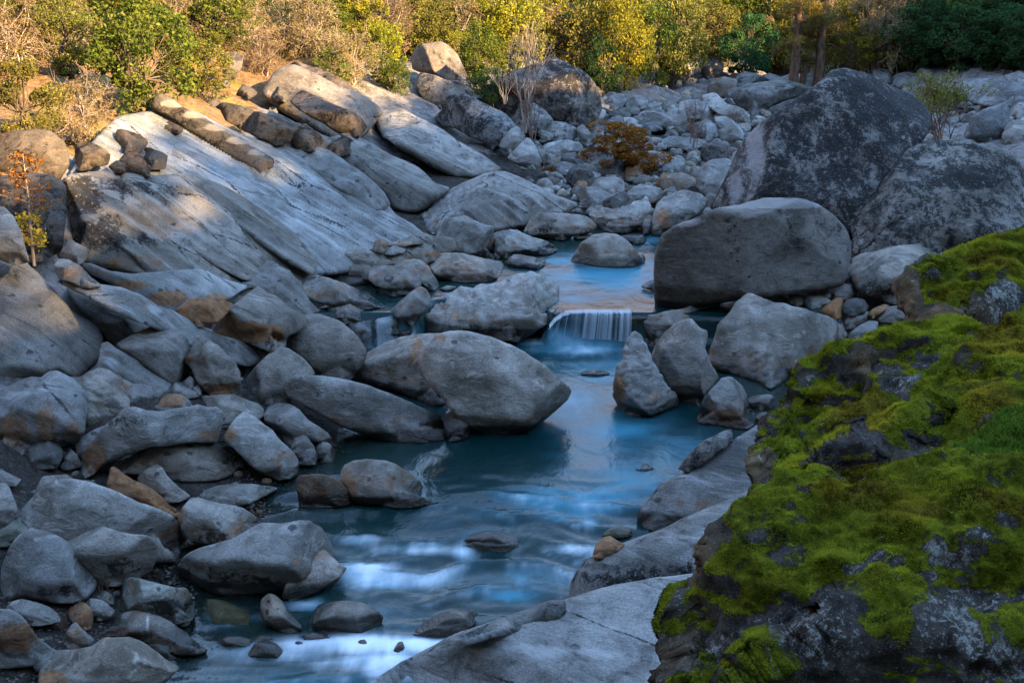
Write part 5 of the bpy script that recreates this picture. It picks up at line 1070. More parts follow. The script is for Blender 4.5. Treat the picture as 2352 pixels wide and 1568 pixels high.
R('G', 'cobble', 'brown egg-shaped stone with a dark shadowed side', [(465,1060),(510,1008),(570,1013),(622,1058),(638,1120),(624,1190),(580,1212),(530,1185),(475,1130)], stain=.6)
R('G', 'cobble', 'grey faceted stone right of the brown egg-shaped stone', [(578,1030),(620,988),(690,998),(750,1038),(785,1082),(735,1132),(660,1145),(625,1100)])
R('G', 'cobble', 'cracked tan block below the brown egg-shaped stone', [(445,1290),(453,1220),(490,1168),(520,1152),(560,1198),(612,1240),(645,1272),(605,1322),(530,1343),(465,1335)], stain=.45, soft=.02)
R('G', 'cobble', 'rust-tinted flat stone right of the cracked-face boulder', [(612,975),(650,938),(720,938),(775,970),(775,1030),(720,1030),(650,1000)], stain=.35)
R('G', 'boulder', 'tall grey boulder cut by the left edge', [(-90,215),(-30,205),(30,198),(72,250),(112,340),(123,390),(95,450),(55,510),(-30,540),(-90,540)], st=[(60,430,50,50,'o',.4)])
R('G', 'cobble', 'flat tan stone above the tall boulder at the left edge', [(-60,150),(-30,120),(0,103),(70,140),(145,176),(110,225),(40,225),(-60,220)], stain=.3)
R('G', 'boulder', 'blue-grey rubble rock behind the long arched boulder', [(225,300),(250,240),(290,158),(370,148),(450,143),(495,170),(420,220),(340,260),(280,310)], rough=1.4)
R('G', 'boulder', 'mossy low stone under the long arched boulder at the left', [(-60,560),(40,500),(120,440),(200,480),(180,560),(120,620),(40,640),(-60,640)], tint=(.8,.86,.75))
R('G', 'boulder', 'drowned yellow-green boulder in the rapids below the sharp-edged boulder', [(1290,985),(1400,950),(1600,980),(1760,1040),(1790,1120),(1740,1190),(1640,1170),(1480,1130),(1330,1060)], f=[(0,30),(1550,1080,0,70)], tint=(.42,.40,.24), stain=.3, water=False, drop=.10)
for i, pts in enumerate([[(1490,1300),(1550,1250),(1650,1248),(1720,1270),(1738,1318),(1600,1335)], [(1710,1270),(1770,1238),(1850,1248),(1866,1278),(1780,1308),(1725,1308)], [(1690,1385),(1740,1298),(1810,1278),(1880,1288),(1933,1340),(1942,1400),(1850,1425),(1750,1415)], [(1990,1308),(2050,1273),(2118,1302),(2060,1340)], [(2040,1260),(2130,1223),(2255,1238),(2260,1265),(2100,1290)]]):
    R('G', 'cobble', ['tan flat stone awash below the kidney-shaped stone', 'dark flat stone touching the tan awash stone', 'dome-shaped stone at the lower edge of the rapids', 'little dark stone in the foam right of the dome-shaped stone', 'flat stone under foam below the pale-capped stone'][i], pts, tint=[(1.02,1,.85),(.7,.72,.75),(.9,.92,.9),(.6,.62,.66),(.8,.78,.75)][i], group='stones in the rapids', soft=.1, rough=.5, water=True)
R('G', 'boulder', 'dark flat stone between the banded and the cracked bottom boulder', [(1000,1310),(1060,1298),(1150,1310),(1225,1375),(1230,1410),(1150,1420),(1080,1370)], tint=(.6,.6,.6))
R('G', 'cobble', 'dark blue slab stone in the bottom left pebbles', [(215,1430),(240,1410),(300,1470),(290,1510),(240,1480)], tint=(.5,.55,.62))
build_water()
# ================================================================== loose stones: shared shapes, each an object of its own
def ico(sub):
    import bmesh
    bm = bmesh.new(); bmesh.ops.create_icosphere(bm, subdivisions=sub, radius=1)
    v = np.array([p.co[:] for p in bm.verts]); f = np.array([[q.index for q in p.verts] for p in bm.faces]); bm.free()
    return v, f
def stone_mesh(name, sub, seed, cuts, rough, mat, dk, st, tint):
    v, f = ico(sub); rs = np.random.RandomState(seed)
    p = v * np.array([1, rs.uniform(.7, .95), rs.uniform(.55, .8)])
    for _ in range(cuts):
        n = rs.normal(size=3); n[2] = abs(n[2]) * .8 + .1; n /= np.linalg.norm(n)
        lim = rs.uniform(.42, .72); s = p @ n
        ov = np.maximum(s - lim, 0); p = p - n * (ov * .99)[:, None]
    p += v * (fbm(v * 1.6 + seed, 3, seed) * .05 * rough)[:, None] + v * (fbm(v * 6 + seed, 2, seed + 3) * .03 * rough)[:, None]
    o = link_mesh(name, p, f, M[mat]); n = len(p)
    m = np.zeros((n, 4)); m[:, 0] = st; m[:, 1] = dk
    attr(o, 'mask', m); attr(o, 'tint', np.tile([*tint, 1.0], (n, 1)))
    me = o.data; bpy.data.objects.remove(o); return me
_rs = random.Random(77)
COB = [stone_mesh('cobble', 2, 11 + i, 2, .7, 'granite', .05, [.05, .3, .1, .5, .1, .05][i], [(.8, .8, .8), (1, .92, .82), (.5, .52, .55), (1, .9, .75), (1.05, 1.07, 1.1), (.65, .63, .6)][i]) for i in range(6)]
BIG = [stone_mesh('boulder', 4, 41 + i, 9, 1.2, 'far', [.05, .12, .3, .05, .2, .05, .05, .42][i], [.05, .1, .1, .35, .05, .05, .15, .1][i], [(1.0, 1.0, 1.02), (.8, .8, .8), (.62, .62, .62), (.9, .84, .76), (.85, .87, .9), (1.08, 1.09, 1.1), (.75, .72, .69), (.5, .5, .5)][i]) for i in range(8)]
def scatter(name, label, cat, group, meshes, n, box, size, sink, dry=.02, flat=1.0, seed=1):
    rs = random.Random(seed); k = 0; tries = 0
    while k < n and tries < n * 4:
        tries += 1
        u = rs.uniform(box[0], box[1]); v = rs.uniform(box[2], box[3])
        if len(box) > 4 and not box[4](u, v): continue
        p = hit(u, v, False)
        if p[2] < float(water_level(p[1])) + dry: continue
        s = rs.uniform(*size) * (rs.random() ** 1.6 * .8 + .35)
        r = s * math.hypot(p[1], 3) / FOC / 2
        o = bpy.data.objects.new(name, rs.choice(meshes)); C.objects.link(o)
        o.location = (p[0], p[1], p[2] - .10 + r * sink)
        o.scale = (r, r * rs.uniform(.8, 1.1), r * rs.uniform(.75, 1.05) * flat); o.rotation_euler = (rs.uniform(-.25, .25), rs.uniform(-.25, .25), rs.uniform(0, 6.28))
        tag(o, label, cat, group); k += 1
scatter('cobble', 'small loose cobble on the gravel bar between the left boulders', 'cobble', 'cobbles on the gravel bar', COB, 75, (430, 800, 1010, 1180), (14, 34), .5, seed=1)
scatter('cobble', 'small loose cobble between the boulders of the left foreground', 'cobble', 'cobbles of the left foreground', COB, 40, (0, 420, 1180, 1560), (16, 46), .55, .0, seed=2)
scatter('cobble', 'small loose cobble at the foot of the left bank slabs', 'cobble', 'cobbles under the bank slabs', COB, 30, (60, 720, 820, 1080), (14, 36), .55, seed=3)
scatter('boulder', 'pale boulder in the jumbled field of stones upstream', 'boulder', 'pale boulders jumbled upstream', BIG, 120, (1250, 1720, 185, 480), (34, 110), .45, .05, seed=4)
scatter('boulder', 'pale boulder in the stone field at the far right', 'boulder', 'boulders of the far right stone field', BIG, 45, (2080, 2400, 150, 345), (26, 90), .4, seed=5)
scatter('boulder', 'brownish block along the top edge of the left bank', 'boulder', 'blocks along the top edge of the left bank', BIG[1:5], 22, (130, 900, 190, 330, lambda u, v: v < 400 - .16 * u), (18, 46), .4, seed=6)
scatter('cobble', 'rounded cobble in the far gravel left of the orange willow', 'cobble', 'cobbles in the far gravel', COB, 20, (1320, 1520, 330, 420), (6, 14), .5, seed=7)
scatter('boulder', 'rust-tinted stone of the rubble above the upper pool', 'boulder', 'rust-tinted rubble above the pool', [BIG[3], BIG[6], BIG[0]], 24, (1330, 1640, 370, 470), (16, 40), .45, seed=8)
scatter('cobble', 'small stone between the blocks of the right bank', 'cobble', 'small stones of the right bank', COB, 24, (1650, 2100, 680, 780), (14, 40), .5, seed=9)
scatter('cobble', 'grey cobble on the dark slope at the left edge', 'cobble', 'cobbles on the dark slope at the left edge', COB, 34, (-20, 260, 985, 1130), (20, 50), .5, seed=10)
def pebble_bed():
    """fine gravel too small to pick apart"""
    rs = random.Random(5); v0, f0 = ico(1); V = []; F = []; T = []; n = 0
    for bx, cnt, sz in [((430, 820, 1000, 1190), 1500, (4, 10)), ((0, 450, 1230, 1566), 1500, (5, 14))]:
        uu = np.array([rs.uniform(bx[0], bx[1]) for _ in range(cnt)]); vv = np.array([rs.uniform(bx[2], bx[3]) for _ in range(cnt)])
        for u, v in zip(uu, vv):
            p = at_z(u, v, .5)
            for _ in range(3): p = at_z(u, v, float(terrain(p[0], p[1])[0]))
            if p[2] < float(water_level(p[1])) - .08 or p[1] > 40 or p[1] < 8: continue
            r = rs.uniform(*sz) * p[1] / FOC / 2 * 1.1
            a = rs.uniform(0, 6.28); c, s = math.cos(a), math.sin(a)
            q = v0 * np.array([r, r * rs.uniform(.6, .9), r * rs.uniform(.4, .7)]) * (1 + .15 * np.sin(v0[:, [1, 2, 0]] * 5 + a))
            q = np.c_[q[:, 0] * c - q[:, 1] * s, q[:, 0] * s + q[:, 1] * c, q[:, 2]] + np.array([p[0], p[1], p[2] - .10])
            V.append(q); F.append(f0 + n); n += len(q)
            b = rs.choice([.2, .28, .36, .46, .62]); w = rs.choice([1, 1, .93, .85])
            T.append(np.tile([b, b * (.5 + .5 * w), b * w, 1], (len(q), 1)))
    o = link_mesh('gravel', np.concatenate(V), np.concatenate(F), M['granite'])
    attr(o, 'mask', np.zeros((n, 4))); attr(o, 'tint', np.concatenate(T))
    tag(o, 'fine grey gravel between the boulders of the left shore', 'gravel', None, 'stuff')
pebble_bed()

def rubble():
    """stones of the far beds too many and too small to pick apart"""
    rs = random.Random(15); V = []; F = []; T = []; n = 0
    sh = []
    for i in range(6):
        v, f = ico(2); r_ = np.random.RandomState(i + 60); p = v * np.array([1, .85, .65])
        for _ in range(6):
            q = r_.normal(size=3); q[2] = abs(q[2]); q /= np.linalg.norm(q); s = p @ q; p = p - q * (np.maximum(s - r_.uniform(.45, .7), 0) * .9)[:, None]
        sh.append((p, f))
    for bx, cnt, sz in [((1240, 1760, 190, 490), 900, (12, 46)), ((2060, 2400, 120, 345), 420, (9, 40)), ((700, 1300, 520, 640), 60, (8, 20)), ((1200, 1500, 300, 420), 220, (7, 20))]:
        for _ in range(cnt):
            u = rs.uniform(bx[0], bx[1]); v = rs.uniform(bx[2], bx[3]); p = hit(u, v, False)
            if p[2] < float(water_level(p[1])) + .03: continue
            r = rs.uniform(*sz) * p[1] / FOC / 2; a = rs.uniform(0, 6.28); c, s = math.cos(a), math.sin(a); q, f = rs.choice(sh)
            q = q * np.array([r, r, r * rs.uniform(.7, 1.1)]); q = np.c_[q[:, 0] * c - q[:, 1] * s, q[:, 0] * s + q[:, 1] * c, q[:, 2]] + p + np.array([0, 0, r * .3 - .08])
            V.append(q); F.append(f + n); n += len(q); b = rs.choice([.45, .65, .85, 1.0, 1.1]); w = rs.choice([1, 1, 1, .9, .78])
            T.append(np.tile([b, b * (.5 + .5 * w), b * w, 1], (len(q), 1)))
    o = link_mesh('rubble', np.concatenate(V), np.concatenate(F), M['far'], smooth=False)
    attr(o, 'mask', np.tile([.1, .06, 0, 0], (n, 1))); attr(o, 'tint', np.concatenate(T)); tag(o, 'small pale rubble filling the river bed upstream', 'rubble', None, 'stuff')
rubble()
# ================================================================== vegetation
def tube(path, rad, sides=5):
    path = np.asarray(path, float); n = len(path); V = []; F = []
    for i in range(n):
        t = path[min(i + 1, n - 1)] - path[max(i - 1, 0)]; t /= max(np.linalg.norm(t), 1e-9)
        a = np.cross(t, [0.3, .2, 1.0] if abs(t[2]) < .9 else [1, 0, 0]); a /= np.linalg.norm(a); b = np.cross(t, a)
        for k in range(sides):
            w = 2 * math.pi * k / sides; V.append(path[i] + rad[i] * (math.cos(w) * a + math.sin(w) * b))
    for i in range(n - 1):
        for k in range(sides):
            F.append([i * sides + k, i * sides + (k + 1) % sides, (i + 1) * sides + (k + 1) % sides, (i + 1) * sides + k])
    F.append(list(range(sides))[::-1] if sides == 4 else [0, 1, 2, 2]) if False else None
    return V, F
class Acc:
    def __init__(s): s.V = []; s.F = []
    def tube(s, path, rad, sides=5):
        v, f = tube(path, rad, sides); n = len(s.V); s.V += v; s.F += [[a + n for a in q] for q in f]
    def limb(s, a, b, r0, r1, rs, bend=.12, seg=4, sides=5):
        a = np.asarray(a, float); b = np.asarray(b, float); L = np.linalg.norm(b - a)
        pts = [a + (b - a) * i / seg + (np.array([rs.uniform(-1, 1) for _ in range(3)]) * bend * L * math.sin(math.pi * i / seg) if 0 < i < seg else 0) for i in range(seg + 1)]
        s.tube(pts, [r0 + (r1 - r0) * i / seg for i in range(seg + 1)], sides); return pts
    def mesh(s, name, mat):
        me = bpy.data.meshes.new(name); me.from_pydata([tuple(v) for v in s.V], [], s.F); me.materials.append(mat); me.update()
        if len(me.polygons): me.polygons.foreach_set('use_smooth', np.ones(len(me.polygons), bool))
        return me
def leaf_cloud(name, centers, radii, counts, size, rs, mat, asp=.6, shell=.55, up=.5):
    """leaf-sized faces gathered in clumps; 'rnd' drives the colour of each leaf"""
    P = []; G = []
    for c, r, n in zip(centers, radii, counts):
        d = rs.normal(size=(n, 3)); d /= np.linalg.norm(d, axis=1, keepdims=True)
        q = rs.uniform(shell, 1.0, n) ** .7
        P.append(c + d * (q * r)[:, None] * np.array([1, 1, .8])); G.append(np.full(n, rs.uniform(-.22, .22)))
    P = np.concatenate(P); G = np.concatenate(G); n = len(P)
    nr = rs.normal(size=(n, 3)) + np.array([0, 0, up]); nr /= np.linalg.norm(nr, axis=1, keepdims=True)
    a = np.cross(nr, rs.normal(size=(n, 3))); a /= np.linalg.norm(a, axis=1, keepdims=True); b = np.cross(nr, a)
    s = size * rs.uniform(.55, 1.35, n)[:, None]
    V = np.stack([P - a * s, P + b * s * asp, P + a * s, P - b * s * asp], 1).reshape(-1, 3)
    F = np.arange(4 * n).reshape(n, 4)
    o = link_mesh(name, V, F, mat, smooth=False)
    attr(o, 'rnd', np.repeat(np.clip(rs.uniform(0, 1, n) * .7 + .15 + G, 0, 1), 4))
    me = o.data; bpy.data.objects.remove(o); return me
def make_crown(kind, seed):
    """unit plant: base at 0, height 1, half width .5"""
    rs = np.random.RandomState(seed); pr = random.Random(seed)
    low = {'green': .05, 'olive': .03, 'yellow': .04, 'tan': .02, 'dark': .02, 'rust': .05}[kind]
    nc = {'tan': 60, 'rust': 40}.get(kind, 52)
    cs, rr = [], []
    for _ in range(nc):
        d = rs.normal(size=3); d /= np.linalg.norm(d)
        q = rs.uniform(.40, 1.12) ** .7
        c = np.array([d[0] * .40, d[1] * .40, d[2] * .40]) * q * np.array([1, 1, 1.05]) + np.array([0, 0, .52])
        c[2] = low + (c[2] - .10) * (1 - low) / .86
        cs.append(c); rr.append(rs.uniform(.05, .165))
    dens = {'tan': 130, 'rust': 240, 'olive': 180, 'dark': 180}.get(kind, 190)
    size = {'tan': .0115, 'rust': .016, 'dark': .017, 'olive': .0145}.get(kind, .0155)
    leaves = leaf_cloud('crown', cs, rr, [int(dens * pr.uniform(.7, 1.3)) for _ in cs], size, rs, LEAF[kind])
    A = Acc(); top = np.array([0, 0, .42])
    stems = 5 if kind in ('tan', 'rust', 'olive') else 2
    fork = []
    for i in range(stems):
        a = pr.uniform(0, 6.28); e = np.array([math.cos(a) * .10, math.sin(a) * .10, pr.uniform(.28, .45)])
        A.limb([math.cos(a) * .015, math.sin(a) * .015, -.06], e, .016, .010, pr, .1); fork.append(e)
    for c in cs:
        f = fork[int(np.argmin([np.linalg.norm(c - q) for q in fork]))]
        A.limb(f, c, .007, .002, pr, .12, 3, 4)
        if kind in ('tan', 'rust'):
            for _ in range(3):
                A.limb(c, c + rs.normal(size=3) * .09 + np.array([0, 0, .04]), .0026, .001, pr, .1, 2, 3)
    return leaves, A.mesh('stems', M['palebark'] if kind in ('tan',) else M['bark'])
CROWN = {}
for kd, nv in (('green', 3), ('olive', 3), ('yellow', 3), ('tan', 3), ('dark', 3), ('rust', 1)):
    CROWN[kd] = [make_crown(kd, 100 + 13 * i + len(kd)) for i in range(nv)]
def plant(name, label, cat, kind, u, vb, vt, hw, Y=None, group=None, seed=0, var=None, ground=None):
    rs = random.Random(int(u * 7 + vb * 13) + seed)
    p = at_y(u, vb, Y) if Y else hit(u, vb, False)
    dep = p[1] / rays(u, vb)[1]
    h = (vb - vt) * dep / FOC; r = hw * dep / FOC
    if ground is not None: pass
    o = empty(name, p - np.array([0, 0, .1])); o.scale = (2 * r, 2 * r * .9, h); o.rotation_euler = (0, 0, rs.uniform(0, 6.28))
    L, S = CROWN[kind][rs.randrange(len(CROWN[kind])) if var is None else var % len(CROWN[kind])]
    for nm, me in (('stems', S), ('crown', L)):
        c = bpy.data.objects.new(nm, me); C.objects.link(c); c.parent = o
    tag(o, label, cat, group); return o
SH = 'shrubs and small trees along the slope'
for kind, u, vb, vt, hw, lab in [
    ('green', 330, 262, -30, 128, 'bright green oak shrub reaching down onto the stone pillar'),
    ('green', 265, 150, -40, 95, 'green oak growing behind the bright green oak shrub'),
    ('olive', 455, 222, 60, 92, 'olive-green shrub right of the bright green oak shrub'),
    ('olive', 62, 335, 130, 92, 'olive shrub over the dark-stained corner boulder'),
    ('tan', 182, 322, 160, 82, 'rounded brown bush with many stems beside the corner boulder'),
    ('tan', 35, 170, -20, 95, 'brown brush in the top left corner'),
    ('olive', 140, 165, -30, 80, 'dull olive brush left of the tall green oak'),
    ('tan', 490, 120, -30, 90, 'sunlit tan brush behind the olive-green shrub'),
    ('tan', 570, 110, -20, 70, 'pinkish tan brush left of the open gully'),
    ('tan', 610, 165, 60, 50, 'low reddish brush in the open gully'),
    ('dark', 640, 70, -50, 45, 'dark green shrub at the top of the open gully'),
    ('tan', 715, 150, -20, 75, 'grey-tan brush right of the open gully'),
    ('tan', 800, 195, 55, 80, 'pale tan brush above the weathered top slab'),
    ('green', 765, 192, 105, 42, 'small green shrub at the foot of the pale tan brush'),
    ('yellow', 840, 130, -30, 75, 'yellow-green small tree behind the pale tan brush'),
    ('yellow', 885, 200, 20, 52, 'bright yellow leafed tree left of the perched boulder'),
    ('green', 905, 215, 120, 42, 'bright green bush at the left foot of the perched boulder'),
    ('olive', 960, 130, -30, 66, 'olive tree directly behind the perched boulder'),
    ('tan', 1045, 130, -20, 66, 'tan twiggy tree right of the perched boulder'),
    ('green', 1105, 215, 40, 60, 'leafy green tree between perched boulder and bare tree'),
    ('dark', 1125, 245, 150, 46, 'dark shrub at the left shoulder of the giant dark boulder'),
    ('olive', 1180, 160, -30, 74, 'olive tree behind the bare pale tree'),
    ('yellow', 1262, 150, -30, 84, 'golden-olive tree behind the giant dark boulder'),
    ('olive', 1335, 185, -30, 80, 'olive tree with a dark hollow under its crown'),
    ('dark', 1385, 215, 80, 46, 'brown-shaded shrub at the right shoulder of the giant dark boulder'),
    ('yellow', 1425, 215, -30, 78, 'yellow-green tree right of the giant dark boulder'),
    ('green', 1490, 212, 10, 66, 'green tree left of the lit far rocks'),
    ('olive', 1545, 190, -40, 72, 'tall olive tree above the lit far rocks'),
    ('yellow', 1622, 150, 60, 52, 'small sunlit yellow-green tree over the tall lit rock'),
    ('olive', 1625, 110, -40, 70, 'olive tree behind the small sunlit tree'),
    ('dark', 1722, 190, 35, 66, 'large dark evergreen left of the pines'),
    ('yellow', 1690, 120, -40, 70, 'yellow-lit tree behind the large dark evergreen'),
    ('yellow', 1790, 170, -30, 66, 'sunlit yellow foliage between evergreen and pines'),
    ('tan', 1870, 180, -30, 60, 'tan brush lit behind the pine trunks'),
    ('yellow', 1925, 180, -30, 60, 'golden lit brush right of the middle pine'),
    ('tan', 1985, 178, -40, 70, 'tan sunlit thicket left of the right pine'),
    ('tan', 2050, 170, -40, 60, 'reddish sunlit thicket around the right pine'),
    ('green', 2068, 168, 85, 40, 'rounded green bush at the foot of the right pine'),
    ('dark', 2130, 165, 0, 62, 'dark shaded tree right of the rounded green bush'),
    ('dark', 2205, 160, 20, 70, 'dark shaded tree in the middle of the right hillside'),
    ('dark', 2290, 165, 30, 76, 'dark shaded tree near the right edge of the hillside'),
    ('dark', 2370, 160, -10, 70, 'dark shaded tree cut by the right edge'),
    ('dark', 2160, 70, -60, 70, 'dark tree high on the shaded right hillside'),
    ('dark', 2260, 60, -60, 76, 'dark tree above the pale outcrop on the shaded hillside')]:
    hw *= 1.22; vb += 6
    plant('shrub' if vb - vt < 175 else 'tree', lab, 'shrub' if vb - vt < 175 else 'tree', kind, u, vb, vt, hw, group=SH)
_r = random.Random(3)
ORD = ['first', 'second', 'third', 'fourth', 'fifth', 'sixth', 'seventh', 'eighth', 'ninth', 'tenth', 'eleventh', 'twelfth', 'thirteenth', 'fourteenth', 'fifteenth', 'sixteenth', 'seventeenth', 'eighteenth', 'nineteenth', 'twentieth', 'twenty-first', 'twenty-second', 'twenty-third', 'twenty-fourth', 'twenty-fifth', 'twenty-sixth']
ROWN = ['behind the front shrubs', 'low on the slope', 'halfway up the slope', 'high on the slope']
for row, (v0, n) in enumerate(((132, 26), (96, 26), (56, 26), (16, 26))):
    for i in range(n):
        u = -60 + 2500 * (i + _r.uniform(.2, .8)) / n
        if 575 < u < 645 and row < 2: continue
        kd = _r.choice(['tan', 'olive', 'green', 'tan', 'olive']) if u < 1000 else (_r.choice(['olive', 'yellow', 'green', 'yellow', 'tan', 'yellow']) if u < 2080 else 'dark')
        vb = v0 + _r.uniform(-14, 14) + (32 if u > 1000 else 0)
        plant('shrub', ('%s brush %s, %s from the left in its row' % ({'tan': 'tan', 'olive': 'olive', 'green': 'green', 'yellow': 'yellow-green', 'dark': 'dark shaded'}[kd], ROWN[row], ORD[i])), 'shrub', kd, u, vb, vb - _r.uniform(120, 200), _r.uniform(74, 118), group='brush ' + ROWN[row], seed=row)

# ------------------------------------------------------------------ bare branching plants, pines, sapling
def bare(A, p, d, L, r, depth, rs, spread=.55, n=3, up=.15):
    e = p + d * L
    pts = A.limb(p, e, r, r * .62, rs, .07, 3, 5 if depth > 2 else 3)
    if depth == 0: return [e]
    out = []
    for i in range(n if rs.random() < .8 else n - 1):
        q = np.array([rs.uniform(-1, 1), rs.uniform(-1, 1), rs.uniform(-.5, 1)])
        nd = d + q * spread + np.array([0, 0, up]); nd /= np.linalg.norm(nd)
        st = pts[rs.choice([2, 3])] if i else e
        out += bare(A, st, nd, L * rs.uniform(.58, .8), r * .6, depth - 1, rs, spread, n, up)
    return out
def bare_plant(name, label, u, vb, vt, hw, stems, depth, mat, Y=None, seed=1, leaves=None, lsize=.05, per=4, cat='bare shrub', r0=None, spread=.5, first=.36):
    rs = random.Random(seed); p = at_y(u, vb, Y) if Y else hit(u, vb)
    dep = p[1] / rays(u, vb)[1]; h = (vb - vt) * dep / FOC; w = hw * dep / FOC
    A = Acc(); tips = []
    for i in range(stems):
        a = rs.uniform(0, 6.28); s = 0 if stems == 1 else rs.uniform(.1, 1) * w / h
        d = np.array([math.cos(a) * s, math.sin(a) * s, 1.0]); d /= np.linalg.norm(d)
        tips += bare(A, np.array([math.cos(a) * .05, math.sin(a) * .05, -.1]), d, h * first * rs.uniform(.8, 1.1), (r0 or .012 * h), depth, rs, spread)
    root = empty(name, p)
    c = bpy.data.objects.new('stems', A.mesh('stems', mat)); C.objects.link(c); c.parent = root
    if leaves:
        r_ = np.random.RandomState(seed)
        me = leaf_cloud('leaves', tips, [.16 * w + .02] * len(tips), [per] * len(tips), lsize, r_, LEAF[leaves], shell=.1)
        c = bpy.data.objects.new('leaves', me); C.objects.link(c); c.parent = root
    tag(root, label, cat); return root
bare_plant('bare_tree', 'pale leafless tree in front of the giant dark boulder', 1205, 300, 45, 75, 3, 4, M['palebark'], Y=60, seed=4, cat='tree', r0=.07)
bare_plant('bare_shrub', 'leafless brown shrub left of the giant dark boulder', 1160, 235, 130, 60, 5, 3, M['palebark'], Y=63, seed=5, r0=.03)
bare_plant('bare_shrub', 'leafless brown shrub over the top of the giant dark boulder', 1265, 210, 110, 60, 5, 3, M['palebark'], Y=67, seed=6, r0=.03)
bare_plant('bare_shrub', 'thin leafless stems in front of the giant dark boulder', 1225, 320, 190, 50, 6, 3, M['twig'], Y=58.5, seed=7, r0=.025)
bare_plant('bare_shrub', 'tall dark bare stems beside the upstream boulders', 1592, 345, 195, 45, 5, 3, M['twig'], seed=8, r0=.025)
bare_plant('bare_shrub', 'grey leafless bush in the stones left of the peaked boulder', 1600, 330, 260, 60, 7, 3, M['twig'], seed=9, r0=.02)
bare_plant('bare_shrub', 'reddish leafless bush below the long dark wedge boulder', 1690, 300, 235, 40, 7, 3, M['twig'], seed=10, r0=.02)
plant('willow_bush', 'orange autumn willow bush on the upstream gravel', 'bush', 'rust', 1440, 400, 276, 128)
bare_plant('willow_bush', 'small rusty tuft of brush below the orange willow bush', 1262, 418, 365, 24, 10, 2, M['twig'], Y=53, seed=12, leaves='rust', lsize=.05, per=2, cat='bush', r0=.012)
bare_plant('shrub', 'open dark-leaved shrub standing right of the peaked boulder', 2165, 345, 165, 130, 9, 4, M['twig'], Y=49, seed=13, leaves='olive', lsize=.055, per=6, cat='shrub', r0=.035, spread=.75)
bare_plant('bare_shrub', 'grey bare tree before the shaded right hillside', 2205, 165, 62, 34, 3, 4, M['twig'], seed=14, r0=.05)
bare_plant('bare_shrub', 'grey bare bush at the foot of the shaded right hillside', 2275, 160, 85, 40, 6, 3, M['palebark'], seed=15, r0=.03)
bare_plant('bare_shrub', 'thicket of pale bare stems among the pines', 2010, 180, 60, 50, 12, 4, M['palebark'], seed=16, r0=.05)
bare_plant('bare_shrub', 'pale bare stems left of the right pine', 1960, 184, 50, 40, 9, 4, M['palebark'], seed=17, r0=.05)
bare_plant('bare_shrub', 'bare pale sapling rising from the yellow trees', 1000, 120, -10, 30, 2, 4, M['palebark'], seed=18, r0=.05)
bare_plant('bare_shrub', 'bare stems at the left end of the gully', 590, 150, 70, 40, 8, 3, M['palebark'], seed=19, r0=.02)
bare_plant('bare_shrub', 'dry twigs in front of the dark mossy hollow', 378, 1425, 1365, 36, 5, 2, M['palebark'], seed=20, r0=.012, cat='twigs')
bare_plant('bare_shrub', 'dry twigs right of the cracked-face boulder', 238, 1352, 1300, 16, 5, 2, M['twig'], seed=21, r0=.008, cat='twigs')
bare_plant('bare_shrub', 'dark red dead weeds in the left foreground stones', 140, 1440, 1378, 34, 16, 2, M['twig'], seed=22, r0=.006, cat='weeds')
def sapling():
    rs = random.Random(31); p = at_y(78, 600, 26.2); m = p[1] / FOC
    A = Acc(); H = 250 * m
    A.tube([(0, 0, -.1), (-.01, 0, H * .3), (.02, .01, H * .6), (0, 0, H)], [.035, .03, .022, .008], 6); tips = []; low = []
    for i in range(46):
        z = H * (.12 + .86 * i / 46); a = rs.uniform(0, 6.28); L = (52 if z > .42 * H else 34) * m * rs.uniform(.5, 1.05) * (1.15 - .75 * max(0, z / H - .45))
        e = np.array([math.cos(a) * L, math.sin(a) * L, z + L * .35]); A.limb((0, 0, z), e, .010, .003, rs, .12, 3, 3)
        for k in range(4):
            s = np.array([math.cos(a), math.sin(a), .35]) * L * rs.uniform(.4, 1) + np.array([0, 0, z]); t = s + np.array([rs.uniform(-1, 1), rs.uniform(-1, 1), rs.uniform(-.3, .6)]) * L * .35
            A.limb(s, t, .005, .002, rs, .1, 2, 3); (tips if z > .42 * H else low).append(t)
    root = empty('sapling', p); c = bpy.data.objects.new('stem', A.mesh('stem', M['palebark'])); C.objects.link(c); c.parent = root
    r_ = np.random.RandomState(3)
    for nm, tp, mt, per in (('rusty_leaves', tips, 'rust', 5), ('yellow_leaves', low, 'gold', 6)):
        c = bpy.data.objects.new(nm, leaf_cloud(nm, tp, [.12] * len(tp), [per] * len(tp), .042, r_, LEAF[mt], shell=.05)); C.objects.link(c); c.parent = root
    tag(root, 'slender sapling with yellow and rust leaves at the left edge', 'sapling')
sapling()
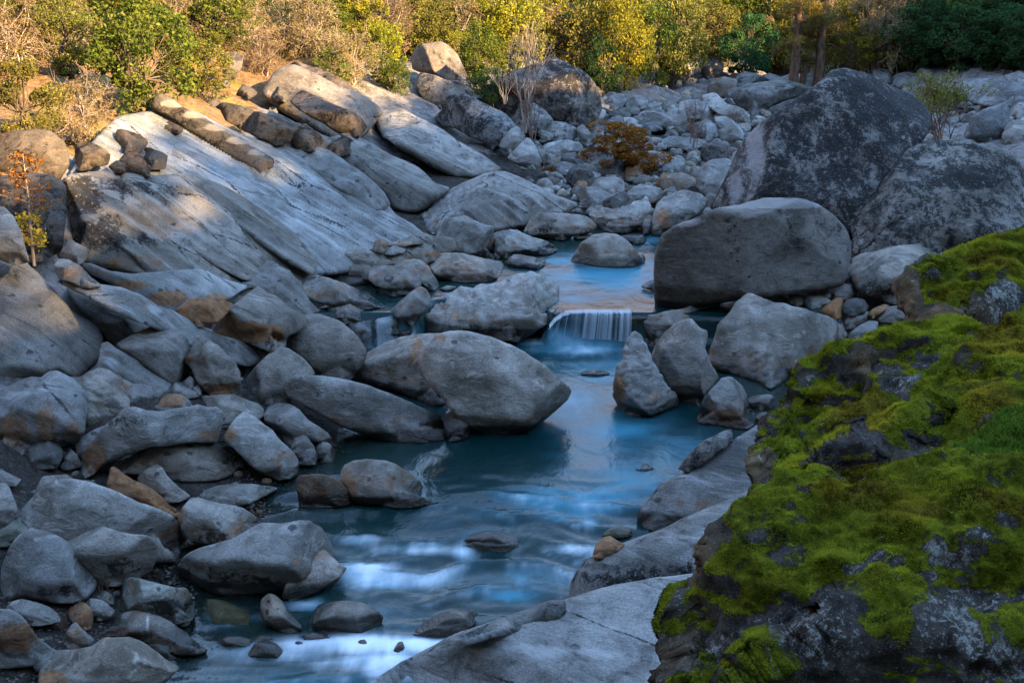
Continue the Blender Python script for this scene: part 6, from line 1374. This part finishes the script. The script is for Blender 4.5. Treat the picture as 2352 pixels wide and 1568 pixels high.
def pine(label, u, vb, vt, hw, seed, lean=0, dead=False, Y=None):
    rs = random.Random(seed); r_ = np.random.RandomState(seed); p = at_y(u, vb, Y) if Y else hit(u, vb, False); m = p[1] / FOC; H = (vb - vt) * m
    A = Acc(); path = [np.array([lean * m * (i / 6) + rs.uniform(-.08, .08), 0, -.3 + (H + .3) * i / 6]) for i in range(7)]
    A.tube(path, [hw * .19 * m * (1 - .72 * i / 6) for i in range(7)], 8)
    B = Acc(); cs = []
    n = int(34 if not dead else 22)
    for i in range(n):
        f = .22 + .78 * (i + rs.random()) / n; k = f * 6; j = min(5, int(k)); s = path[j] + (path[j + 1] - path[j]) * (k - j)
        a = rs.uniform(0, 6.28); L = hw * m * rs.uniform(.55, 1.1) * (1.25 - .8 * f)
        e = s + np.array([math.cos(a) * L, math.sin(a) * L, L * rs.uniform(-.22, .12)])
        pts = B.limb(s, e, .06 * (1.2 - f) + .015, .012, rs, .08, 4, 4)
        for q in pts[2:]:
            for _ in range(2):
                t = q + np.array([rs.uniform(-1, 1), rs.uniform(-1, 1), rs.uniform(-.2, .4)]) * L * .28; B.limb(q, t, .014, .006, rs, .08, 2, 3); cs.append(t)
    root = empty('pine_tree', p)
    for nm, acc in (('trunk', A), ('branches', B)):
        c = bpy.data.objects.new(nm, acc.mesh(nm, M['pinebark'])); C.objects.link(c); c.parent = root
    if not dead:
        me = leaf_cloud('needles', cs, [.42] * len(cs), [26] * len(cs), .17, r_, LEAF['needle'], asp=.10, shell=.05)
        c = bpy.data.objects.new('needles', me); C.objects.link(c); c.parent = root
    tag(root, label, 'pine'); return root
pine('straight dark-trunked pine, leftmost of the tall pines', 1822, 192, -160, 62, 1, lean=6, Y=77)
pine('thin leaning pine crossing behind the leftmost tall pine', 1838, 190, 0, 46, 2, lean=30, Y=78)
pine('reddish-barked pine in the middle of the tall pines', 1880, 192, -160, 66, 3, lean=2, Y=77.5)
pine('sunlit brown-needled pine, rightmost of the tall pines', 2030, 180, -170, 80, 4, lean=-4, Y=79)

# ------------------------------------------------------------------ the right canyon wall that keeps the gorge in shade, with the wood on its crest
def canyon_wall():
    EDGE = [(-400, 640, 24), (-100, 560, 25.5), (40, 600, 25.5), (150, 398, 30.5), (330, 395, 32), (430, 345, 37), (560, 335, 42), (720, 265, 50), (860, 262, 54), (930, 250, 58), (1080, 205, 62), (1150, 150, 64), (1240, 138, 64), (1340, 145, 66),
            (1390, 200, 80), (1550, 205, 86), (1700, 235, 90), (1850, 265, 95), (2000, 270, 96), (2060, 265, 98)]
    cr = []
    for u, v, y in EDGE:
        s = at_y(u, v, y); xr = 56.0; t = (xr - s[0]) / SUN_DIR[0]; cr.append((s[1] + t * SUN_DIR[1], s[2] + t * SUN_DIR[2]))
    cr.sort(); ys = np.array([c[0] for c in cr]); zs = np.array([c[1] for c in cr])
    ys = np.r_[-60, ys[0] - 8, ys, ys[-1] + 14, ys[-1] + 24, 150]; zs = np.r_[zs[0] + 4, zs[0] + 1, zs, zs[-1] + 6, 36, 50]
    yy = np.arange(-60, 150, 1.0); crest = np.interp(yy, ys, zs)
    prof = [(0, 0), (.22, .30), (.48, .62), (.75, .88), (1.0, 1.0), (1.5, .97), (3.0, .7)]
    V = []
    for a, b in prof:
        for y, c in zip(yy, crest):
            bz = 6.0; V.append((44 + 12 * a + (rnd3(y, a) * 1.2 if a not in (1.0,) else 0), y, bz + (c - 1.9 - bz) * b))
    V = np.array(V); V[:, 2] += fbm(V * .25, 3, 8) * .8
    o = link_mesh('hill', V, grid_faces(len(yy), len(prof)), M['ground'])
    attr(o, 'zone', np.tile([1.0, 0, 0, 1], (len(V), 1)))
    tag(o, 'steep right wall of the gorge', None, None, 'structure')
    rs = np.random.RandomState(12); cs = []; rr = []
    for y, c in zip(yy, crest):
        if rs.rand() < .93:
            for _ in range(3):
                cs.append(np.array([56 + rs.uniform(-1.5, 2.5), y + rs.uniform(-.5, .5), c - 1.6 + rs.uniform(-.6, 2.4)])); rr.append(rs.uniform(.7, 1.25))
    me = leaf_cloud('wood', cs, rr, [110] * len(cs), .19, rs, LEAF['dark'], shell=.1)
    w = bpy.data.objects.new('wood', me); C.objects.link(w); tag(w, 'wood along the crest of the right wall of the gorge', 'wood', None, 'stuff')
def rnd3(a, b): return math.sin(a * 1.7 + b * 9) * .6 + math.sin(a * .43 + b * 4) * .8
canyon_wall()

def driftwood():
    rs = random.Random(8); p = hit2(532, 985); A = Acc()
    a = A.limb((-.22, -.05, .02), (.26, .05, .17), .045, .025, rs, .08, 5, 7); A.limb(a[3], (.20, -.10, .30), .022, .010, rs, .1, 3, 5); A.limb(a[4], (.36, .02, .24), .018, .008, rs, .1, 3, 5)
    o = bpy.data.objects.new('driftwood', A.mesh('driftwood', M['bark'])); C.objects.link(o); o.location = p
    tag(o, 'short dark piece of driftwood behind the steep wedge boulder', 'driftwood')
driftwood()
# ================================================================== mossy outcrop in the right foreground
def moss_part(root, outline, c, f, Y, seed, gold=(), bare=(), lichen=(), n_tuft=40000, g=6, mossy=.5, rough=1.0, tl=(.007, .018)):
    verts, F, uv, base, S, mpp, vn = rock_mesh(outline, c, [(c[0], c[1], a[0], a[1]) if len(a) == 2 else a for a in f], Y, g=g, seed=seed, rough=rough, rnd=.10, soft=.03, thick=.5, chips=3, undercut=0)
    p = verts
    lump = fbm(p * 1.1 + seed, 4, seed + 40)
    disp = .22 * lump + .13 * ridged(p * np.array([1.6, 1.6, 2.6]) + seed, 3, seed + 50) + .05 * np.abs(fbm(p * 5, 3, seed + 62)) + .03 * fbm(p * 11, 3, seed + 60)
    verts = verts + vn * disp[:, None] * rough
    fn = np.cross(verts[F[:, 1]] - verts[F[:, 0]], verts[F[:, 2]] - verts[F[:, 0]]); vn = np.zeros_like(verts)
    for i in range(3): np.add.at(vn, F[:, i], fn)
    vn /= np.maximum(np.linalg.norm(vn, axis=1, keepdims=True), 1e-12)
    def blobs(lst):
        m = np.zeros(len(uv))
        for x, y, rx, ry, a in lst: m = np.maximum(m, a * np.exp(-(((uv[:, 0] - x) / rx) ** 2 + ((uv[:, 1] - y) / ry) ** 2) ** 1.5))
        return m
    bl, bb, bg = blobs(lichen), blobs(bare), blobs(gold)
    moss = np.clip(mossy + .75 * (vn[:, 2] - .42) + .85 * fbm(p * 1.7 + 3, 4, seed + 70, .6) + .75 * fbm(p * 6, 3, seed + 71) - .8 * bl - .9 * bb + .35 * bg, 0, 1)
    go = np.clip(bg + .15 + .9 * fbm(p * 1.6, 4, seed + 80, .6), 0, 1)
    li = np.clip(.22 + .8 * bl + .3 * fbm(p * 2.3, 3, seed + 81), 0, 1)
    o = link_mesh('rock_mass', verts, F, M['mossrock'], root, loc=np.array(root.location)); o.location = (0, 0, 0)
    attr(o, 'mask', np.c_[moss, li, np.clip(bb + .15, 0, 1), go])
    # tufts of moss standing on the rock
    rs = np.random.RandomState(seed)
    a, b, cc = verts[F[:, 0]], verts[F[:, 1]], verts[F[:, 2]]
    fnn = np.cross(b - a, cc - a); ar = np.linalg.norm(fnn, axis=1) / 2; fnn /= np.maximum(2 * ar[:, None], 1e-12)
    face = ((CAMP - a) * fnn).sum(1) > -.3
    fm = moss[F].mean(1); cuv = uv[F].mean(1)
    vis = ((cuv[:, 0] < 2900) & (cuv[:, 1] < 1660)) * np.where(cuv[:, 0] < 2400, 1.0, .4)
    dist = np.linalg.norm(a - CAMP, axis=1)
    wgt = ar * face * vis * smooth01((fm - .40) / .25) / dist ** 2
    if wgt.sum() > 0:
        k = rs.choice(len(F), n_tuft, p=wgt / wgt.sum()); r1, r2 = rs.rand(n_tuft, 1), rs.rand(n_tuft, 1); s = np.sqrt(r1)
        P = a[k] * (1 - s) + b[k] * s * (1 - r2) + cc[k] * s * r2; N = fnn[k]
        L = (rs.uniform(tl[0], tl[1], n_tuft) * (dist[k] / 7) ** .6 * (.6 + .8 * (fbm(P * 5, 2, 7) + 1) / 2))[:, None]
        dirn = N * .75 + np.array([0, 0, -.35]) + rs.normal(size=(n_tuft, 3)) * .45; dirn /= np.linalg.norm(dirn, axis=1, keepdims=True)
        side = np.cross(dirn, rs.normal(size=(n_tuft, 3))); side /= np.linalg.norm(side, axis=1, keepdims=True)
        wd = L * .28
        T = np.stack([P - side * wd - N * .01, P + side * wd - N * .01, P + dirn * L], 1).reshape(-1, 3)
        t = link_mesh('moss', T, np.arange(3 * n_tuft).reshape(-1, 3), M['moss'], o, smooth=False)
        t.matrix_parent_inverse.identity(); t.location = -np.array(root.location)
        rr = np.clip(rs.rand(n_tuft) * .4 + 1.1 * fbm(P * 3.4, 4, 9, .7) + .28 + .35 * (N[:, 2] - .5), 0, 1)  # tufts facing up are coloured lighter, painting light from above
        attr(t, 'rnd', np.repeat(rr, 3)); attr(t, 'gold', np.repeat(np.clip(go[F[k, 0]] * .9 + rs.normal(size=n_tuft) * .12, 0, 1), 3))
        t['kind'] = 'stuff'
    return o, verts, F, uv
mroot = empty('mossy_outcrop', at_y(1900, 1500, 6.3)); tag(mroot, 'large rock outcrop covered in green and gold moss at the lower right', 'mossy rock')
lower = moss_part(mroot, [(1545,1640),(1560,1560),(1580,1490),(1600,1440),(1645,1395),(1668,1320),(1680,1250),(1705,1190),(1735,1130),(1790,1100),(1890,1090),(1960,1105),(2020,1090),(2080,1050),(2180,1015),(2300,995),(2480,985),(2900,960),(2950,1300),(2950,1720),(1545,1720)],
  (1700, 1560), [(-30, 34), (1800, 1400, -26, 40), (1900, 1240, -16, 58), (2000, 1120, -8, 70), (1680, 1350, -62, 14), (2200, 1400, 6, 44)], 6.4, 5,
  gold=[(1950,1150,110,30,.8),(2080,1200,120,50,.6),(1850,1380,150,50,.3),(2300,1180,90,50,.7)], bare=[(1670,1290,30,70,.8),(1560,1530,40,50,.4)],
  lichen=[(2150,1300,120,60,.8),(2270,1250,90,60,.8),(1980,1330,90,60,.6),(2250,1450,140,90,.9),(1850,1480,140,70,.8),(2030,1250,60,30,.5),(2300,1550,120,40,.7),(1700,1510,60,50,.6)], n_tuft=240000, g=6, mossy=.54)
upper = moss_part(mroot, [(1725,1110),(1735,1060),(1750,1020),(1775,975),(1830,925),(1890,885),(1950,860),(2020,815),(2100,780),(2180,762),(2260,742),(2360,712),(2520,690),(2900,640),(2950,1060),(2300,1050),(2150,1090),(2000,1140),(1850,1150),(1760,1150)],
  (1800, 1110), [(-26, 24), (1900, 1020, -20, 42), (2000, 880, -12, 60), (1760, 1040, -60, 16), (2250, 900, -20, 36)], 8.8, 6,
  gold=[(2290,800,80,70,.9),(2270,950,90,60,.9),(1990,960,80,40,.8),(1900,1060,90,40,.4)], bare=[(1745,1080,30,60,.8),(2240,900,20,80,.4)], lichen=[(2080,880,70,40,.7),(2130,840,60,30,.6),(1870,1000,40,30,.5)], n_tuft=150000, g=6, mossy=.54)
ledge = moss_part(mroot, [(1745,1010),(1760,940),(1800,875),(1850,835),(1910,795),(1980,782),(2030,760),(2090,745),(2170,760),(2240,760),(2200,850),(2100,900),(1980,960),(1880,1010),(1800,1040)],
  (1780, 1010), [(-30, 20), (1850, 900, -20, 40), (1960, 820, -10, 64), (1770, 950, -60, 15)], 10.6, 7, gold=[(1900,900,60,30,.5)], bare=[(1990,830,40,26,1.0),(1800,960,40,40,.6)], lichen=[(1860,860,40,30,.5)], n_tuft=40000, g=5, mossy=.52)
mroot2 = empty('mossy_block', at_y(2200, 775, 12.8)); tag(mroot2, 'mossy block with a brown broken front behind the outcrop at the right edge', 'mossy rock')
block = moss_part(mroot2, [(2078,650),(2100,620),(2130,603),(2170,586),(2230,562),(2290,542),(2370,530),(2520,515),(2860,480),(2900,780),(2352,765),(2250,775),(2180,790),(2115,785),(2092,725)],
  (2180, 782), [(-6, 6), (2200, 712, -6, 56), (2230, 650, -6, 66), (2100, 700, -60, 10)], 12.8, 8, gold=[(2300,620,90,40,.4),(2180,690,60,20,.5)], bare=[(2170,745,110,40,1.0),(2095,700,24,60,.9),(2240,740,60,30,.8)], lichen=[(2290,700,60,40,1.0),(2130,640,40,20,.5)], n_tuft=75000, g=5, mossy=.55)

def blades(name, label, pts_uv, n, hgt, part, mat, seed, cat, goldv=.15):
    """grass blades rooted on the outcrop inside an ellipse of the picture"""
    o, verts, F, uv = part; rs = np.random.RandomState(seed)
    cen = uv[F].mean(1); m = np.zeros(len(F))
    for x, y, rx, ry in pts_uv: m = np.maximum(m, (((cen[:, 0] - x) / rx) ** 2 + ((cen[:, 1] - y) / ry) ** 2) < 1)
    a, b, c = verts[F[:, 0]], verts[F[:, 1]], verts[F[:, 2]]; fn = np.cross(b - a, c - a)
    w = np.linalg.norm(fn, axis=1) * m * (((CAMP - a) * fn).sum(1) > 0); k = rs.choice(len(F), n, p=w / w.sum())
    r1, r2 = rs.rand(n, 1), rs.rand(n, 1); s = np.sqrt(r1); P = a[k] * (1 - s) + b[k] * s * (1 - r2) + c[k] * s * r2
    L = rs.uniform(.4, 1.0, (n, 1)) * hgt; lean = rs.normal(size=(n, 3)) * .35; lean[:, 2] = 0
    side = np.cross(lean + [0, .01, 1], rs.normal(size=(n, 3))); side /= np.linalg.norm(side, axis=1, keepdims=True); wd = L * .035 + .0012
    m1 = P + (np.array([0, 0, .6]) + lean * .35) * L; tip = P + (np.array([0, 0, .92]) + lean) * L
    V = np.stack([P - side * wd, P + side * wd, m1 + side * wd * .8, m1 - side * wd * .8, tip], 1).reshape(-1, 3)
    i = np.arange(n)[:, None] * 5
    F3 = np.concatenate([i + [0, 1, 2], i + [0, 2, 3], i + [3, 2, 4]], 0)
    t = link_mesh(name, V, F3, M[mat], smooth=False)
    attr(t, 'rnd', np.repeat(rs.rand(n), 5)); attr(t, 'gold', np.repeat(np.clip(goldv + rs.normal(size=n) * .2, 0, 1), 5))
    tag(t, label, cat, None, 'stuff')
blades('grass', 'bright green grass patch on the mossy outcrop at the right edge', [(2300, 1040, 110, 36), (2360, 1020, 80, 40)], 9000, .06, lower, 'grass', 1, 'grass')
def fern():
    rs = random.Random(4); p = at_y(2140, 785, 12.2); root = empty('fern', p); m = p[1] / FOC
    for i in range(13):
        a = -1.9 + 3.8 * i / 12 + rs.uniform(-.1, .1); L = rs.uniform(26, 42) * m; A = []; F = []
        for k in range(12):
            t = (k + 1) / 12; c = np.array([math.sin(a) * L * t, -math.cos(a) * L * t * .5, L * (.55 * t - .5 * t * t) + .02]); w = L * .26 * (1 - t) * (t + .35) + .003
            for s in (-1, 1):
                d = np.array([math.cos(a) * s, math.sin(a) * s * .5, -.15]) * w; f = np.array([math.sin(a), -math.cos(a) * .5, 0]) * L * .045
                n = len(A); A += [c - f, c + d + f, c + f]; F.append([n, n + 1, n + 2])
        o = link_mesh('frond', A, F, LEAF['fern'], root, smooth=False); attr(o, 'rnd', np.full(len(A), rs.random()))
    tag(root, 'small bright green fern under the mossy block', 'fern')
fern()

# ================================================================== waterfall
def waterfall(name, label, lip, foot, z1, z0, n, seed, op=(.08, .72), fr=26, sheet=True):
    rs = np.random.RandomState(seed); lip = np.array(lip, float); foot = np.array(foot, float)
    s = np.linspace(0, 1, n)
    def along(P):
        d = np.r_[0, np.cumsum(np.linalg.norm(np.diff(P, axis=0), axis=1))]; d /= d[-1]
        return np.c_[np.interp(s, d, P[:, 0]), np.interp(s, d, P[:, 1])]
    a, b = along(lip), along(foot); m = 18
    st = fbm(np.c_[s * fr, s * 0, s * 0], 3, seed) * .5 + fbm(np.c_[s * fr * 2.7, s * 0, s * 0], 2, seed + 1) * .5
    V = []; O = []
    for i in range(n):
        A = at_z(a[i, 0], a[i, 1], z1); B = at_z(b[i, 0], b[i, 1], z0)
        out = .10 + .05 * st[i]
        for j in (4, 3, 2, 1) if sheet else ():                              # the sheet draws over the lip
            V.append(A + np.array([0, .11 * j, .012])); O.append(.25 + .06 * (4 - j) * (1 + st[i]))
        for k in range(m):
            t = k / (m - 1); q = A + (B - A) * t; q[2] = z1 + (z0 - z1) * t ** 1.5; q[1] -= out * math.sin(math.pi * min(1, t * 1.1)) * .6 + .05
            V.append(q); O.append(np.clip((op[0] + (op[1] - op[0]) * smooth01((st[i] + .45) / .9)) * (.6 + .4 * t), 0, 1))
    o = link_mesh(name, V, grid_faces(m + (4 if sheet else 0), n), M['fall']); attr(o, 'strand', np.array(O, float)); tag(o, label, 'waterfall')
ez = lambda L: [(784 + x * .3359, 520.6 + y * .3359) for x, y in L]
waterfall('waterfall', 'small waterfall combed into fine white strands over the dark ledge', ez([(1425,700),(1460,655),(1510,618),(1570,598),(1680,592),(1800,594),(1905,594),(1985,592)]), ez([(1345,805),(1410,808),(1480,812),(1560,814),(1680,818),(1800,818),(1905,820),(1975,822)]), 1.31, .44, 220, 3)
waterfall('waterfall', 'soft white side cascade behind the log-shaped boulder', ez([(60,660),(160,640),(260,625),(360,600),(440,640),(500,680)]), ez([(60,800),(170,830),(260,830),(340,800),(440,770),(540,750)]), 1.22, .55, 90, 8, op=(.0, .3), fr=9, sheet=False)
